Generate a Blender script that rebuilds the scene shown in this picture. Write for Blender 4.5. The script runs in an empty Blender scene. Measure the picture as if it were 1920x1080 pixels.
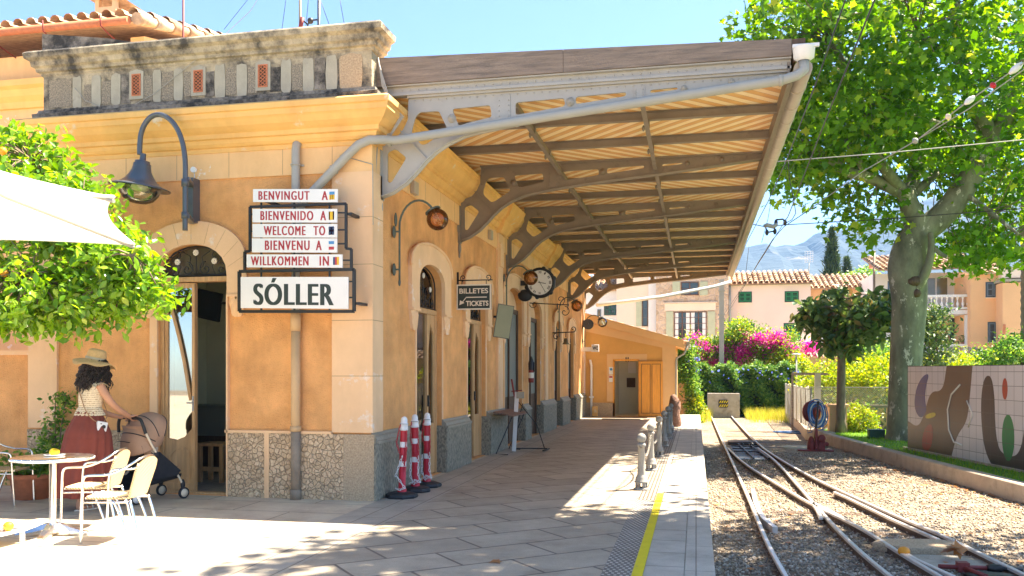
import bpy, bmesh, math, random
import numpy as np
from mathutils import Vector, Matrix
from mathutils.geometry import tessellate_polygon
R = math.radians
PI = math.pi
sc = bpy.context.scene
COL = sc.collection

# ---------------------------------------------------------------- camera
F, HX, HY, EYE = 1620.0, 960.0, 697.0, 1.5
TH = math.atan(345 / F)
SN, CS = math.sin(TH), math.cos(TH)
cam = bpy.data.cameras.new('camera')
camo = bpy.data.objects.new('camera', cam)
COL.objects.link(camo)
camo.location = (0, 0, EYE)
camo.rotation_euler = (R(90), 0, TH)
cam.sensor_width = 36
cam.lens = 36 * F / 1920
cam.shift_y = (HY - 540) / 1920
cam.clip_end = 6000
sc.camera = camo

# ---------------------------------------------------------------- light
SUN_EL, SUN_DX, SUN_DY = R(57), 0.86, 0.50
sc.world = bpy.data.worlds.new('World')
sc.world.use_nodes = True
nt = sc.world.node_tree
bg = nt.nodes['Background']
sky = nt.nodes.new('ShaderNodeTexSky')
sky.sky_type = 'NISHITA'
sky.sun_disc = False
sky.sun_elevation = SUN_EL
sky.sun_rotation = math.atan2(SUN_DX, SUN_DY)
sky.altitude = 100
sky.air_density = 0.7
sky.dust_density = 0.4
sky.ozone_density = 3.0
nt.links.new(sky.outputs[0], bg.inputs['Color'])
bg.inputs['Strength'].default_value = 0.058
sl = bpy.data.lights.new('sun', 'SUN')
sl.energy = 4.5
sl.angle = R(0.5)
sl.color = (1.0, 0.88, 0.71)
so = bpy.data.objects.new('sun', sl)
COL.objects.link(so)
sd = Vector((SUN_DX, SUN_DY, 0)).normalized() * math.cos(SUN_EL) + Vector((0, 0, math.sin(SUN_EL)))
so.rotation_euler = sd.to_track_quat('Z', 'Y').to_euler()
so.location = sd * 60
sc.view_settings.view_transform = 'Standard'
sc.view_settings.look = 'None'
sc.view_settings.gamma = 1
sc.view_settings.exposure = 2.65
HAZE = 0.00024
sc.render.engine = 'CYCLES'

# ---------------------------------------------------------------- picture to place
def ray(px, py):
    u = (px - HX) / F
    return (-SN + u * CS, CS + u * SN, (HY - py) / F)
def gnd(px, py, z=0.0):
    r = ray(px, py); t = (z - EYE) / r[2]
    return Vector((r[0] * t, r[1] * t, z))
def aty(px, py, Y):
    r = ray(px, py); t = Y / r[1]
    return Vector((r[0] * t, Y, EYE + r[2] * t))
def atx(px, py, X):
    r = ray(px, py); t = X / r[0]
    return Vector((X, r[1] * t, EYE + r[2] * t))

# ---------------------------------------------------------------- materials
MATS = {}
def pm(name, col, rough=0.7, var=0.12, scale=6.0, bump=0.15, bscale=60.0, metal=0.0, streak=0, col2=None, stain=None,
       stain_scale=1.2, stain_lo=0.52, stain_hi=0.68, spec=0.4, dist=0.01, stretch=None, detail=6):
    if name in MATS: return MATS[name]
    m = bpy.data.materials.new(name); m.use_nodes = True
    n = m.node_tree; b = n.nodes['Principled BSDF']; L = n.links.new
    geo = n.nodes.new('ShaderNodeNewGeometry')
    pos = geo.outputs['Position']
    if stretch:
        mp = n.nodes.new('ShaderNodeMapping'); mp.inputs['Scale'].default_value = stretch
        L(pos, mp.inputs[0]); pos = mp.outputs[0]
    nz = n.nodes.new('ShaderNodeTexNoise'); nz.inputs['Scale'].default_value = scale
    nz.inputs['Detail'].default_value = detail; nz.inputs['Roughness'].default_value = 0.62
    L(pos, nz.inputs['Vector'])
    cr = n.nodes.new('ShaderNodeValToRGB')
    c2 = col2 or [min(1, c * (1 + var)) for c in col]
    c1 = [c * (1 - var) for c in col] if not col2 else col
    cr.color_ramp.elements[0].position = 0.32; cr.color_ramp.elements[1].position = 0.68
    cr.color_ramp.elements[0].color = (*c1, 1); cr.color_ramp.elements[1].color = (*c2, 1)
    L(nz.outputs['Fac'], cr.inputs[0]); out = cr.outputs[0]
    if stain:
        s = n.nodes.new('ShaderNodeTexNoise'); s.inputs['Scale'].default_value = stain_scale
        s.inputs['Detail'].default_value = 9; s.inputs['Roughness'].default_value = 0.7
        L(pos, s.inputs['Vector'])
        r2 = n.nodes.new('ShaderNodeValToRGB')
        r2.color_ramp.elements[0].position = stain_lo; r2.color_ramp.elements[1].position = stain_hi
        L(s.outputs['Fac'], r2.inputs[0])
        mx = n.nodes.new('ShaderNodeMix'); mx.data_type = 'RGBA'
        L(r2.outputs[0], mx.inputs[0]); L(out, mx.inputs[6]); mx.inputs[7].default_value = (*stain, 1)
        out = mx.outputs[2]
    if streak:
        mp2 = n.nodes.new('ShaderNodeMapping'); mp2.inputs['Scale'].default_value = (1.6, 1.6, 0.45); L(geo.outputs['Position'], mp2.inputs[0])
        s2 = n.nodes.new('ShaderNodeTexNoise'); s2.inputs['Scale'].default_value = 1.6; s2.inputs['Detail'].default_value = 8; s2.inputs['Roughness'].default_value = 0.65
        L(mp2.outputs[0], s2.inputs['Vector'])
        r3 = n.nodes.new('ShaderNodeMapRange'); r3.inputs[1].default_value = 0.45; r3.inputs[2].default_value = 0.7; r3.inputs[3].default_value = 0; r3.inputs[4].default_value = streak
        L(s2.outputs['Fac'], r3.inputs[0])
        m3 = n.nodes.new('ShaderNodeMix'); m3.data_type = 'RGBA'; m3.blend_type = 'MULTIPLY'; L(r3.outputs[0], m3.inputs[0]); L(out, m3.inputs[6]); m3.inputs[7].default_value = (0.55, 0.42, 0.32, 1)
        out = m3.outputs[2]
    L(out, b.inputs['Base Color'])
    b.inputs['Roughness'].default_value = rough
    b.inputs['Metallic'].default_value = metal
    b.inputs['Specular IOR Level'].default_value = spec
    if bump:
        bn = n.nodes.new('ShaderNodeTexNoise'); bn.inputs['Scale'].default_value = bscale
        bn.inputs['Detail'].default_value = 5
        L(pos, bn.inputs['Vector'])
        bp = n.nodes.new('ShaderNodeBump'); bp.inputs['Strength'].default_value = bump
        bp.inputs['Distance'].default_value = dist
        L(bn.outputs['Fac'], bp.inputs['Height']); L(bp.outputs[0], b.inputs['Normal'])
    MATS[name] = m
    return m

def nodes_of(name):
    m = bpy.data.materials.new(name); m.use_nodes = True
    MATS[name] = m
    return m, m.node_tree, m.node_tree.nodes['Principled BSDF'], m.node_tree.links.new

def cell_mat(name, c_lo, c_hi, joint, scale, jw=0.06, bump=0.8, dist=0.02, rough=0.85, noise_amt=0.35):
    """stones set in mortar: voronoi cells with sunken joints"""
    m, n, b, L = nodes_of(name)
    geo = n.nodes.new('ShaderNodeNewGeometry')
    nz = n.nodes.new('ShaderNodeTexNoise'); nz.inputs['Scale'].default_value = scale * 1.3; nz.inputs['Detail'].default_value = 3
    L(geo.outputs['Position'], nz.inputs['Vector'])
    sub = n.nodes.new('ShaderNodeVectorMath'); sub.operation = 'MULTIPLY_ADD'
    L(nz.outputs['Color'], sub.inputs[0]); sub.inputs[1].default_value = (noise_amt / scale * 1.2,) * 3
    L(geo.outputs['Position'], sub.inputs[2])
    v = n.nodes.new('ShaderNodeTexVoronoi'); v.feature = 'DISTANCE_TO_EDGE'; v.inputs['Scale'].default_value = scale
    v2 = n.nodes.new('ShaderNodeTexVoronoi'); v2.inputs['Scale'].default_value = scale
    L(sub.outputs[0], v.inputs['Vector']); L(sub.outputs[0], v2.inputs['Vector'])
    cr = n.nodes.new('ShaderNodeValToRGB')
    cr.color_ramp.elements[0].color = (*c_lo, 1); cr.color_ramp.elements[1].color = (*c_hi, 1)
    sp = n.nodes.new('ShaderNodeSeparateColor'); L(v2.outputs['Color'], sp.inputs[0]); L(sp.outputs[0], cr.inputs[0])
    r2 = n.nodes.new('ShaderNodeValToRGB'); r2.color_ramp.elements[0].position = jw * 0.4; r2.color_ramp.elements[1].position = jw
    L(v.outputs['Distance'], r2.inputs[0])
    mx = n.nodes.new('ShaderNodeMix'); mx.data_type = 'RGBA'
    L(r2.outputs[0], mx.inputs[0]); mx.inputs[6].default_value = (*joint, 1); L(cr.outputs[0], mx.inputs[7])
    f = n.nodes.new('ShaderNodeTexNoise'); f.inputs['Scale'].default_value = 45; f.inputs['Detail'].default_value = 6
    L(geo.outputs['Position'], f.inputs['Vector'])
    m2 = n.nodes.new('ShaderNodeMix'); m2.data_type = 'RGBA'; m2.blend_type = 'OVERLAY'; m2.inputs[0].default_value = 0.6
    L(mx.outputs[2], m2.inputs[6]); L(f.outputs['Fac'], m2.inputs[7])
    L(m2.outputs[2], b.inputs['Base Color']); b.inputs['Roughness'].default_value = rough
    r3 = n.nodes.new('ShaderNodeMapRange'); r3.inputs[1].default_value = 0; r3.inputs[2].default_value = jw * 3
    L(v.outputs['Distance'], r3.inputs[0])
    ad = n.nodes.new('ShaderNodeMath'); ad.operation = 'MULTIPLY_ADD'; L(f.outputs['Fac'], ad.inputs[0]); ad.inputs[1].default_value = 0.35
    L(r3.outputs[0], ad.inputs[2])
    bp = n.nodes.new('ShaderNodeBump'); bp.inputs['Strength'].default_value = bump; bp.inputs['Distance'].default_value = dist
    L(ad.outputs[0], bp.inputs['Height']); L(bp.outputs[0], b.inputs['Normal'])
    return m

def tile_mat(name, angle, bw, bh, c1, c2, mortar, offset=0.5, ms=0.012, shift=(0, 0, 0), rough=0.6, bump=0.3):
    """paving: brick texture laid out in the ground plane"""
    m, n, b, L = nodes_of(name)
    geo = n.nodes.new('ShaderNodeNewGeometry')
    mp = n.nodes.new('ShaderNodeMapping'); mp.inputs['Rotation'].default_value = (0, 0, angle); mp.inputs['Location'].default_value = shift
    L(geo.outputs['Position'], mp.inputs[0])
    br = n.nodes.new('ShaderNodeTexBrick')
    br.inputs['Scale'].default_value = 1; br.inputs['Brick Width'].default_value = bw; br.inputs['Row Height'].default_value = bh
    br.inputs['Mortar Size'].default_value = ms; br.inputs['Mortar Smooth'].default_value = 0.3; br.offset = offset
    br.inputs['Color1'].default_value = (*c1, 1); br.inputs['Color2'].default_value = (*c2, 1); br.inputs['Mortar'].default_value = (*mortar, 1)
    L(mp.outputs[0], br.inputs['Vector'])
    f = n.nodes.new('ShaderNodeTexNoise'); f.inputs['Scale'].default_value = 2.3; f.inputs['Detail'].default_value = 10; f.inputs['Roughness'].default_value = 0.7
    L(geo.outputs['Position'], f.inputs['Vector'])
    m2 = n.nodes.new('ShaderNodeMix'); m2.data_type = 'RGBA'; m2.blend_type = 'OVERLAY'; m2.inputs[0].default_value = 0.55
    L(br.outputs['Color'], m2.inputs[6]); L(f.outputs['Fac'], m2.inputs[7])
    st1 = n.nodes.new('ShaderNodeTexNoise'); st1.inputs['Scale'].default_value = 1.3; st1.inputs['Detail'].default_value = 12; st1.inputs['Roughness'].default_value = 0.78
    L(geo.outputs['Position'], st1.inputs['Vector'])
    rs = n.nodes.new('ShaderNodeMapRange'); rs.inputs[1].default_value = 0.52; rs.inputs[2].default_value = 0.68; rs.inputs[4].default_value = 0.5; L(st1.outputs['Fac'], rs.inputs[0])
    m4 = n.nodes.new('ShaderNodeMix'); m4.data_type = 'RGBA'; m4.blend_type = 'MULTIPLY'; L(rs.outputs[0], m4.inputs[0]); L(m2.outputs[2], m4.inputs[6]); m4.inputs[7].default_value = (0.52, 0.46, 0.40, 1)
    m2 = m4
    g = n.nodes.new('ShaderNodeTexNoise'); g.inputs['Scale'].default_value = 90; g.inputs['Detail'].default_value = 4
    L(geo.outputs['Position'], g.inputs['Vector'])
    m3 = n.nodes.new('ShaderNodeMix'); m3.data_type = 'RGBA'; m3.blend_type = 'OVERLAY'; m3.inputs[0].default_value = 0.3
    L(m2.outputs[2], m3.inputs[6]); L(g.outputs['Fac'], m3.inputs[7])
    L(m3.outputs[2], b.inputs['Base Color']); b.inputs['Roughness'].default_value = rough
    bp = n.nodes.new('ShaderNodeBump'); bp.inputs['Strength'].default_value = bump; bp.inputs['Distance'].default_value = 0.006
    sub = n.nodes.new('ShaderNodeMath'); sub.operation = 'SUBTRACT'; sub.inputs[0].default_value = 1; L(br.outputs['Fac'], sub.inputs[1])
    ad = n.nodes.new('ShaderNodeMath'); ad.operation = 'MULTIPLY_ADD'; L(g.outputs['Fac'], ad.inputs[0]); ad.inputs[1].default_value = 0.25; L(sub.outputs[0], ad.inputs[2])
    L(ad.outputs[0], bp.inputs['Height']); L(bp.outputs[0], b.inputs['Normal'])
    return m

def leaf_mat(name, stops, trans=0.35, rough=0.45, spec=0.35):
    m, n, b, L = nodes_of(name)
    geo = n.nodes.new('ShaderNodeNewGeometry')
    cr = n.nodes.new('ShaderNodeValToRGB')
    el = cr.color_ramp.elements
    while len(el) < len(stops): el.new(0.5)
    for e, (p, c) in zip(el, stops): e.position = p; e.color = (*c, 1)
    L(geo.outputs['Random Per Island'], cr.inputs[0])
    L(cr.outputs[0], b.inputs['Base Color']); b.inputs['Roughness'].default_value = rough
    b.inputs['Specular IOR Level'].default_value = spec
    tr = n.nodes.new('ShaderNodeBsdfTranslucent')
    hs = n.nodes.new('ShaderNodeHueSaturation'); hs.inputs['Value'].default_value = 1.7; hs.inputs['Hue'].default_value = 0.485; hs.inputs['Saturation'].default_value = 1.1
    L(cr.outputs[0], hs.inputs['Color']); L(hs.outputs[0], tr.inputs[0])
    mx = n.nodes.new('ShaderNodeMixShader'); mx.inputs[0].default_value = trans
    L(b.outputs[0], mx.inputs[1]); L(tr.outputs[0], mx.inputs[2])
    L(mx.outputs[0], n.nodes['Material Output'].inputs[0])
    return m

def glass_mat(name, tint=(0.9, 0.95, 0.92), alpha=0.35, rough=0.02):
    m, n, b, L = nodes_of(name)
    t = n.nodes.new('ShaderNodeBsdfTransparent'); t.inputs[0].default_value = (*tint, 1)
    g = n.nodes.new('ShaderNodeBsdfGlossy'); g.inputs['Roughness'].default_value = rough
    fr = n.nodes.new('ShaderNodeFresnel'); fr.inputs[0].default_value = 1.5
    mr = n.nodes.new('ShaderNodeMath'); mr.operation = 'MAXIMUM'; mr.inputs[1].default_value = alpha; L(fr.outputs[0], mr.inputs[0])
    mx = n.nodes.new('ShaderNodeMixShader'); L(mr.outputs[0], mx.inputs[0]); L(t.outputs[0], mx.inputs[1]); L(g.outputs[0], mx.inputs[2])
    L(mx.outputs[0], n.nodes['Material Output'].inputs[0])
    return m

# ---------------------------------------------------------------- mesh builder
class MB:
    def __init__(s): s.v = []; s.f = []; s.m = []; s.sm = []
    def add(s, vs, fs, mi=0, smooth=False):
        o = len(s.v); s.v.extend([tuple(p) for p in vs])
        for f in fs:
            s.f.append([i + o for i in f]); s.m.append(mi); s.sm.append(smooth)
        return s
    def box(s, a, b, mi=0):
        x0, y0, z0 = [min(p, q) for p, q in zip(a, b)]; x1, y1, z1 = [max(p, q) for p, q in zip(a, b)]
        return s.add([(x0, y0, z0), (x1, y0, z0), (x1, y1, z0), (x0, y1, z0), (x0, y0, z1), (x1, y0, z1), (x1, y1, z1), (x0, y1, z1)],
                     [(3, 2, 1, 0), (4, 5, 6, 7), (0, 1, 5, 4), (1, 2, 6, 5), (2, 3, 7, 6), (3, 0, 4, 7)], mi)
    def obox(s, c, size, mat, mi=0):
        """box of full size `size`, centre c, oriented by a 3x3 (or 4x4) matrix"""
        h = [x / 2 for x in size]; c = Vector(c); mat = mat.to_3x3()
        vs = [c + mat @ Vector((sx * h[0], sy * h[1], sz * h[2])) for sz in (-1, 1) for sx, sy in ((-1, -1), (1, -1), (1, 1), (-1, 1))]
        return s.add(vs, [(3, 2, 1, 0), (4, 5, 6, 7), (0, 1, 5, 4), (1, 2, 6, 5), (2, 3, 7, 6), (3, 0, 4, 7)], mi)
    def bar(s, p, q, w, h, up=(0, 0, 1), mi=0):
        p = Vector(p); q = Vector(q); d = (q - p); l = d.length; d.normalize()
        u = Vector(up); x = d.cross(u)
        if x.length < 1e-4: x = d.cross(Vector((1, 0, 0)))
        x.normalize(); z = x.cross(d)
        return s.obox((p + q) / 2, (w, l, h), Matrix((x, d, z)).transposed(), mi)
    def tube(s, path, r, n=8, caps=True, closed=False, mi=0, smooth=True, flat=1.0):
        P = [Vector(p) for p in path]; k = len(P)
        rs = r if isinstance(r, (list, tuple)) else [r] * k
        vs = []; prev = None
        for i in range(k):
            if closed: t = P[(i + 1) % k] - P[i - 1]
            else: t = P[min(i + 1, k - 1)] - P[max(i - 1, 0)]
            if t.length < 1e-9: t = Vector((0, 0, 1))
            t.normalize()
            if prev is None:
                a = Vector((0, 0, 1)) if abs(t.z) < 0.9 else Vector((1, 0, 0))
                x = t.cross(a).normalized()
            else:
                x = prev - t * prev.dot(t)
                if x.length < 1e-6: x = t.orthogonal()
                x.normalize()
            prev = x; y = t.cross(x)
            for j in range(n):
                an = 2 * PI * j / n
                vs.append(P[i] + (x * math.cos(an) + y * math.sin(an) * flat) * rs[i])
        fs = []
        for i in range(k if closed else k - 1):
            a, b2 = i * n, ((i + 1) % k) * n
            for j in range(n): fs.append((a + j, a + (j + 1) % n, b2 + (j + 1) % n, b2 + j))
        s.add(vs, fs, mi, smooth)
        if caps and not closed:
            s.add(vs[:n], [tuple(range(n))[::-1]], mi); s.add(vs[-n:], [tuple(range(n))], mi)
        return s
    def lathe(s, prof, c=(0, 0, 0), n=24, mat=None, mi=0, smooth=True, a0=0, a1=2 * PI):
        c = Vector(c); vs = []; full = abs(a1 - a0 - 2 * PI) < 1e-6; k = n if full else n + 1
        for (r, z) in prof:
            for j in range(k):
                an = a0 + (a1 - a0) * j / n
                p = Vector((r * math.cos(an), r * math.sin(an), z))
                vs.append(c + (mat.to_3x3() @ p if mat else p))
        fs = []
        for i in range(len(prof) - 1):
            for j in range(n):
                j2 = (j + 1) % k
                fs.append((i * k + j, i * k + j2, (i + 1) * k + j2, (i + 1) * k + j))
        return s.add(vs, fs, mi, smooth)
    def ball(s, c, r, n=16, m=10, mi=0, mat=None, jit=0.0):
        rr = r if isinstance(r, (list, tuple)) else (r, r, r)
        c = Vector(c); vs = []
        for i in range(m + 1):
            ph = PI * i / m
            for j in range(n):
                an = 2 * PI * j / n
                k = 1 + random.uniform(-jit, jit) if 0 < i < m else 1
                p = Vector((rr[0] * math.sin(ph) * math.cos(an) * k, rr[1] * math.sin(ph) * math.sin(an) * k, rr[2] * math.cos(ph) * k))
                vs.append(c + (mat.to_3x3() @ p if mat else p))
        fs = [(i * n + j, (i + 1) * n + j, (i + 1) * n + (j + 1) % n, i * n + (j + 1) % n) for i in range(m) for j in range(n)]
        return s.add(vs, fs, mi, True)
    def grid(s, fn, nu, nv, mi=0, smooth=True):
        vs = [fn(i / nu, j / nv) for i in range(nu + 1) for j in range(nv + 1)]
        k = nv + 1
        return s.add(vs, [(i * k + j, (i + 1) * k + j, (i + 1) * k + j + 1, i * k + j + 1) for i in range(nu) for j in range(nv)], mi, smooth)
    def plate(s, outer, holes, fmap, t0, t1, mi=0):
        """polygon with holes in (a,b), extruded t0..t1; fmap(a,b,t) -> xyz"""
        loops = [list(outer)] + [list(h) for h in holes]
        tri = tessellate_polygon([[Vector((a, b, 0)) for a, b in lp] for lp in loops])
        flat = [p for lp in loops for p in lp]
        s.add([fmap(a, b, t0) for a, b in flat], [tuple(t) for t in tri], mi)
        s.add([fmap(a, b, t1) for a, b in flat], [tuple(t)[::-1] for t in tri], mi)
        for lp in loops:
            n = len(lp)
            s.add([fmap(a, b, t0) for a, b in lp] + [fmap(a, b, t1) for a, b in lp],
                  [(i, (i + 1) % n, n + (i + 1) % n, n + i) for i in range(n)], mi)
        return s
    def sweep(s, path, prof, mi=0, caps=True, closed=False):
        """path: (x,y) points; prof: (outward offset to the right of travel, z); mitred corners"""
        P = [Vector((x, y)) for x, y in path]; k = len(P); vs = []
        for i in range(k):
            d0 = (P[i] - P[i - 1]).normalized() if i > 0 or closed else (P[1] - P[0]).normalized()
            d1 = (P[(i + 1) % k] - P[i]).normalized() if i < k - 1 or closed else d0
            n0 = Vector((d0.y, -d0.x)); n1 = Vector((d1.y, -d1.x))
            b = (n0 + n1); b /= max(0.2, (1 + n0.dot(n1)))
            for o, z in prof: vs.append((P[i].x + b.x * o, P[i].y + b.y * o, z))
        m = len(prof); fs = []
        for i in range(k if closed else k - 1):
            for j in range(m - 1): fs.append((i * m + j, ((i + 1) % k) * m + j, ((i + 1) % k) * m + j + 1, i * m + j + 1))
        s.add(vs, fs, mi)
        if caps and not closed:
            s.add(vs[:m], [tuple(range(m))], mi); s.add(vs[-m:], [tuple(range(m))[::-1]], mi)
        return s
    def text(s, body, origin, xd, yd, w=None, h=None, depth=0.004, bold=0.0, mi=0, spacing=1.0, thick=0):
        """lettering filling a w x h box; origin = lower left, xd/yd = unit directions"""
        cu = bpy.data.curves.new('t', 'FONT'); cu.body = body; cu.size = 1; cu.offset = bold; cu.space_character = spacing
        ob = bpy.data.objects.new('t', cu); COL.objects.link(ob)
        dg = bpy.context.evaluated_depsgraph_get(); me = ob.evaluated_get(dg).to_mesh()
        vs = np.array([v.co[:] for v in me.vertices]); fs = [tuple(p.vertices) for p in me.polygons]
        lo = vs.min(0); hi = vs.max(0)
        sx = w / (hi[0] - lo[0]) if w else None; sy = h / (hi[1] - lo[1]) if h else None
        sx = sx or sy; sy = sy or sx
        xd = Vector(xd).normalized(); yd = Vector(yd).normalized(); nn = xd.cross(yd); o = Vector(origin)
        pts = [o + xd * float((p[0] - lo[0]) * sx) + yd * float((p[1] - lo[1]) * sy) + nn * depth for p in vs]
        s.add(pts, fs, mi)
        if thick:
            for q_ in (-1, 1): s.add([p + xd * (thick * q_) + nn * (-.0004 * (q_ + 2)) for p in pts], fs, mi)
        ob.evaluated_get(dg).to_mesh_clear(); bpy.data.objects.remove(ob); bpy.data.curves.remove(cu)
        return s
    def build(s, name, mats, parent=None, bevel=0, loc=None):
        base = Vector((0, 0, 0)); p = parent
        while p is not None: base = base + p.location; p = p.parent
        if loc is not None: base = base + Vector(loc)
        me = bpy.data.meshes.new(name)
        me.from_pydata([(x - base.x, y - base.y, z - base.z) for x, y, z in s.v], [], s.f)
        if not isinstance(mats, (list, tuple)): mats = [mats]
        for m in mats: me.materials.append(m)
        me.polygons.foreach_set('material_index', s.m)
        me.polygons.foreach_set('use_smooth', s.sm)
        me.update()
        bm = bmesh.new(); bm.from_mesh(me)
        bmesh.ops.remove_doubles(bm, verts=bm.verts, dist=0.00005)
        bmesh.ops.recalc_face_normals(bm, faces=bm.faces)
        bm.to_mesh(me); bm.free()
        o = bpy.data.objects.new(name, me); COL.objects.link(o)
        if loc is not None: o.location = loc
        if parent: o.parent = parent
        if bevel:
            b = o.modifiers.new('bevel', 'BEVEL'); b.width = bevel; b.segments = 2; b.limit_method = 'ANGLE'; b.angle_limit = R(40)
        return o
    def each(s, name, mats, parent):
        """one object for every separate piece collected so far"""
        key = {}; par = list(range(len(s.f)))
        def root(i):
            while par[i] != i: par[i] = par[par[i]]; i = par[i]
            return i
        for i, f in enumerate(s.f):
            for v in f:
                k = tuple(round(c, 4) for c in s.v[v])
                if k in key: par[root(i)] = root(key[k])
                else: key[k] = i
        grp = {}
        for i in range(len(s.f)): grp.setdefault(root(i), []).append(i)
        out = []
        for fs in grp.values():
            b = MB()
            for i in fs: b.add([s.v[v] for v in s.f[i]], [tuple(range(len(s.f[i])))], s.m[i], s.sm[i])
            out.append(b.build(name, mats, parent))
        return out

def curve(P, it=2):
    P = [Vector(p) for p in P]
    for _ in range(it):
        Q = [P[0]]
        for k in range(len(P) - 1): Q += [P[k].lerp(P[k + 1], .25), P[k].lerp(P[k + 1], .75)]
        P = Q + [P[-1]]
    return P
def tag(o, label=None, cat=None, group=None, kind=None):
    if label: o['label'] = label
    if cat: o['category'] = cat
    if group: o['group'] = group
    if kind: o['kind'] = kind
    return o
def thing(name, label, cat, loc=(0, 0, 0), group=None):
    o = bpy.data.objects.new(name, None); COL.objects.link(o)
    o.location = loc; o.empty_display_size = 0.1
    return tag(o, label, cat, group)
def dup(root, loc, rz=None, label=None, group=None):
    def cp(o, par):
        c = o.copy(); COL.objects.link(c); c.parent = par
        for ch in kids[o.name]: cp(ch, c)
        return c
    kids = {}
    def walk(o):
        kids[o.name] = list(o.children)
        for c in o.children: walk(c)
    bpy.context.view_layer.update()
    walk(root)
    r = cp(root, None); r.location = loc
    if rz is not None: r.rotation_euler = (0, 0, rz)
    if label: r['label'] = label
    if group: r['group'] = group
    return r

LEAF = {
 'oval': ([(0, 0, 0), (.2, .28, .05), (.24, .58, .06), (0, 1, -.04), (-.24, .58, .06), (-.2, .28, .05)], [(0, 1, 2, 3), (0, 3, 4, 5)]),
 'maple': ([(0, 0, 0), (.34, -.12, .02), (.28, .12, 0), (.62, .3, -.05), (.3, .48, .02), (0, 1, -.08), (-.3, .48, .02), (-.62, .3, -.05), (-.28, .12, 0), (-.34, -.12, .02), (0, .32, .05)],
           [(0, 1, 2, 10), (2, 3, 4, 10), (4, 5, 6, 10), (6, 7, 8, 10), (8, 9, 0, 10)]),
 'tri': ([(-.3, 0, 0), (.3, 0, 0), (.18, .8, .1), (-.12, 1, 0)], [(0, 1, 2, 3)]),
 'strap': ([(-.05, 0, 0), (.05, 0, 0), (.09, .5, .08), (-.09, .5, .08), (.03, 1, -.05), (-.03, 1, -.05)], [(0, 1, 2, 3), (3, 2, 4, 5)]),
}
def leaves(name, pts, size, shape, mat, parent=None, up=0.6, jit=0.3, seed=1, outward=None, out_w=0.5, base_obj=None, hang=0.0):
    rng = np.random.default_rng(seed); P = np.asarray(pts, float); N = len(P)
    tv, tf = LEAF[shape]; tv = np.array(tv, float); k = len(tv)
    nrm = rng.normal(size=(N, 3)); nrm /= np.linalg.norm(nrm, axis=1)[:, None]
    nrm = nrm * (1 - up) + np.array([0, 0, 1.0]) * up
    if outward is not None:
        d = P - np.asarray(outward); d /= np.linalg.norm(d, axis=1)[:, None] + 1e-9; nrm = nrm + d * out_w
    nrm /= np.linalg.norm(nrm, axis=1)[:, None] + 1e-9
    t = rng.normal(size=(N, 3)); t[:, 2] -= hang * 2
    t -= nrm * (t * nrm).sum(1)[:, None]; t /= np.linalg.norm(t, axis=1)[:, None] + 1e-9
    b = np.cross(t, nrm)
    sz = size * (1 + rng.uniform(-jit, jit, N))
    V = P[:, None, :] + sz[:, None, None] * (tv[None, :, 0:1] * b[:, None, :] + tv[None, :, 1:2] * t[:, None, :] + tv[None, :, 2:3] * nrm[:, None, :])
    V = V.reshape(-1, 3)
    base = np.zeros(3); p = parent
    while p is not None: base += np.array(p.location[:]); p = p.parent
    V -= base
    me = bpy.data.meshes.new(name)
    nf = len(tf); fl = [len(f) for f in tf]; li = np.concatenate([np.array(f) for f in tf]); ll = len(li)
    loops = (li[None, :] + (np.arange(N) * k)[:, None]).ravel()
    starts = (np.concatenate([[0], np.cumsum(fl)[:-1]])[None, :] + (np.arange(N) * ll)[:, None]).ravel()
    me.vertices.add(N * k); me.vertices.foreach_set('co', V.ravel())
    me.loops.add(len(loops)); me.loops.foreach_set('vertex_index', loops.astype(np.int32))
    me.polygons.add(N * nf); me.polygons.foreach_set('loop_start', starts.astype(np.int32))
    me.polygons.foreach_set('loop_total', np.tile(fl, N).astype(np.int32))
    me.update(calc_edges=True); me.validate()
    me.materials.append(mat)
    o = bpy.data.objects.new(name, me); COL.objects.link(o)
    if parent: o.parent = parent
    return o
def clump_pts(centres, n, spread, seed=0, squash=0.7):
    rng = np.random.default_rng(seed); C = np.asarray(centres, float)
    k = np.repeat(np.arange(len(C)), n)
    d = rng.normal(size=(len(k), 3)) * spread; d[:, 2] *= squash
    return C[k] + d
def shell_pts(c, r, n, seed=0, inner=0.55, lump=0.18, zmin=-1.0, freq=3.0):
    """points through an ellipsoid's volume, thicker toward an uneven skin"""
    rng = np.random.default_rng(seed); d = rng.normal(size=(n * 3, 3)); d /= np.linalg.norm(d, axis=1)[:, None]
    d = d[d[:, 2] > zmin][:n]
    ph = rng.uniform(0, 6, 6)
    w = 1 + lump * (np.sin(freq * d[:, 0] * 2 + ph[0]) * np.sin(freq * d[:, 1] * 2 + ph[1]) + np.sin(freq * 1.7 * d[:, 2] + ph[2] + d[:, 0] * 3) * 0.7)
    rad = (inner + (1 - inner) * rng.uniform(0, 1, len(d)) ** 0.6) * w
    return np.asarray(c) + d * rad[:, None] * np.asarray(r)
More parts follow.
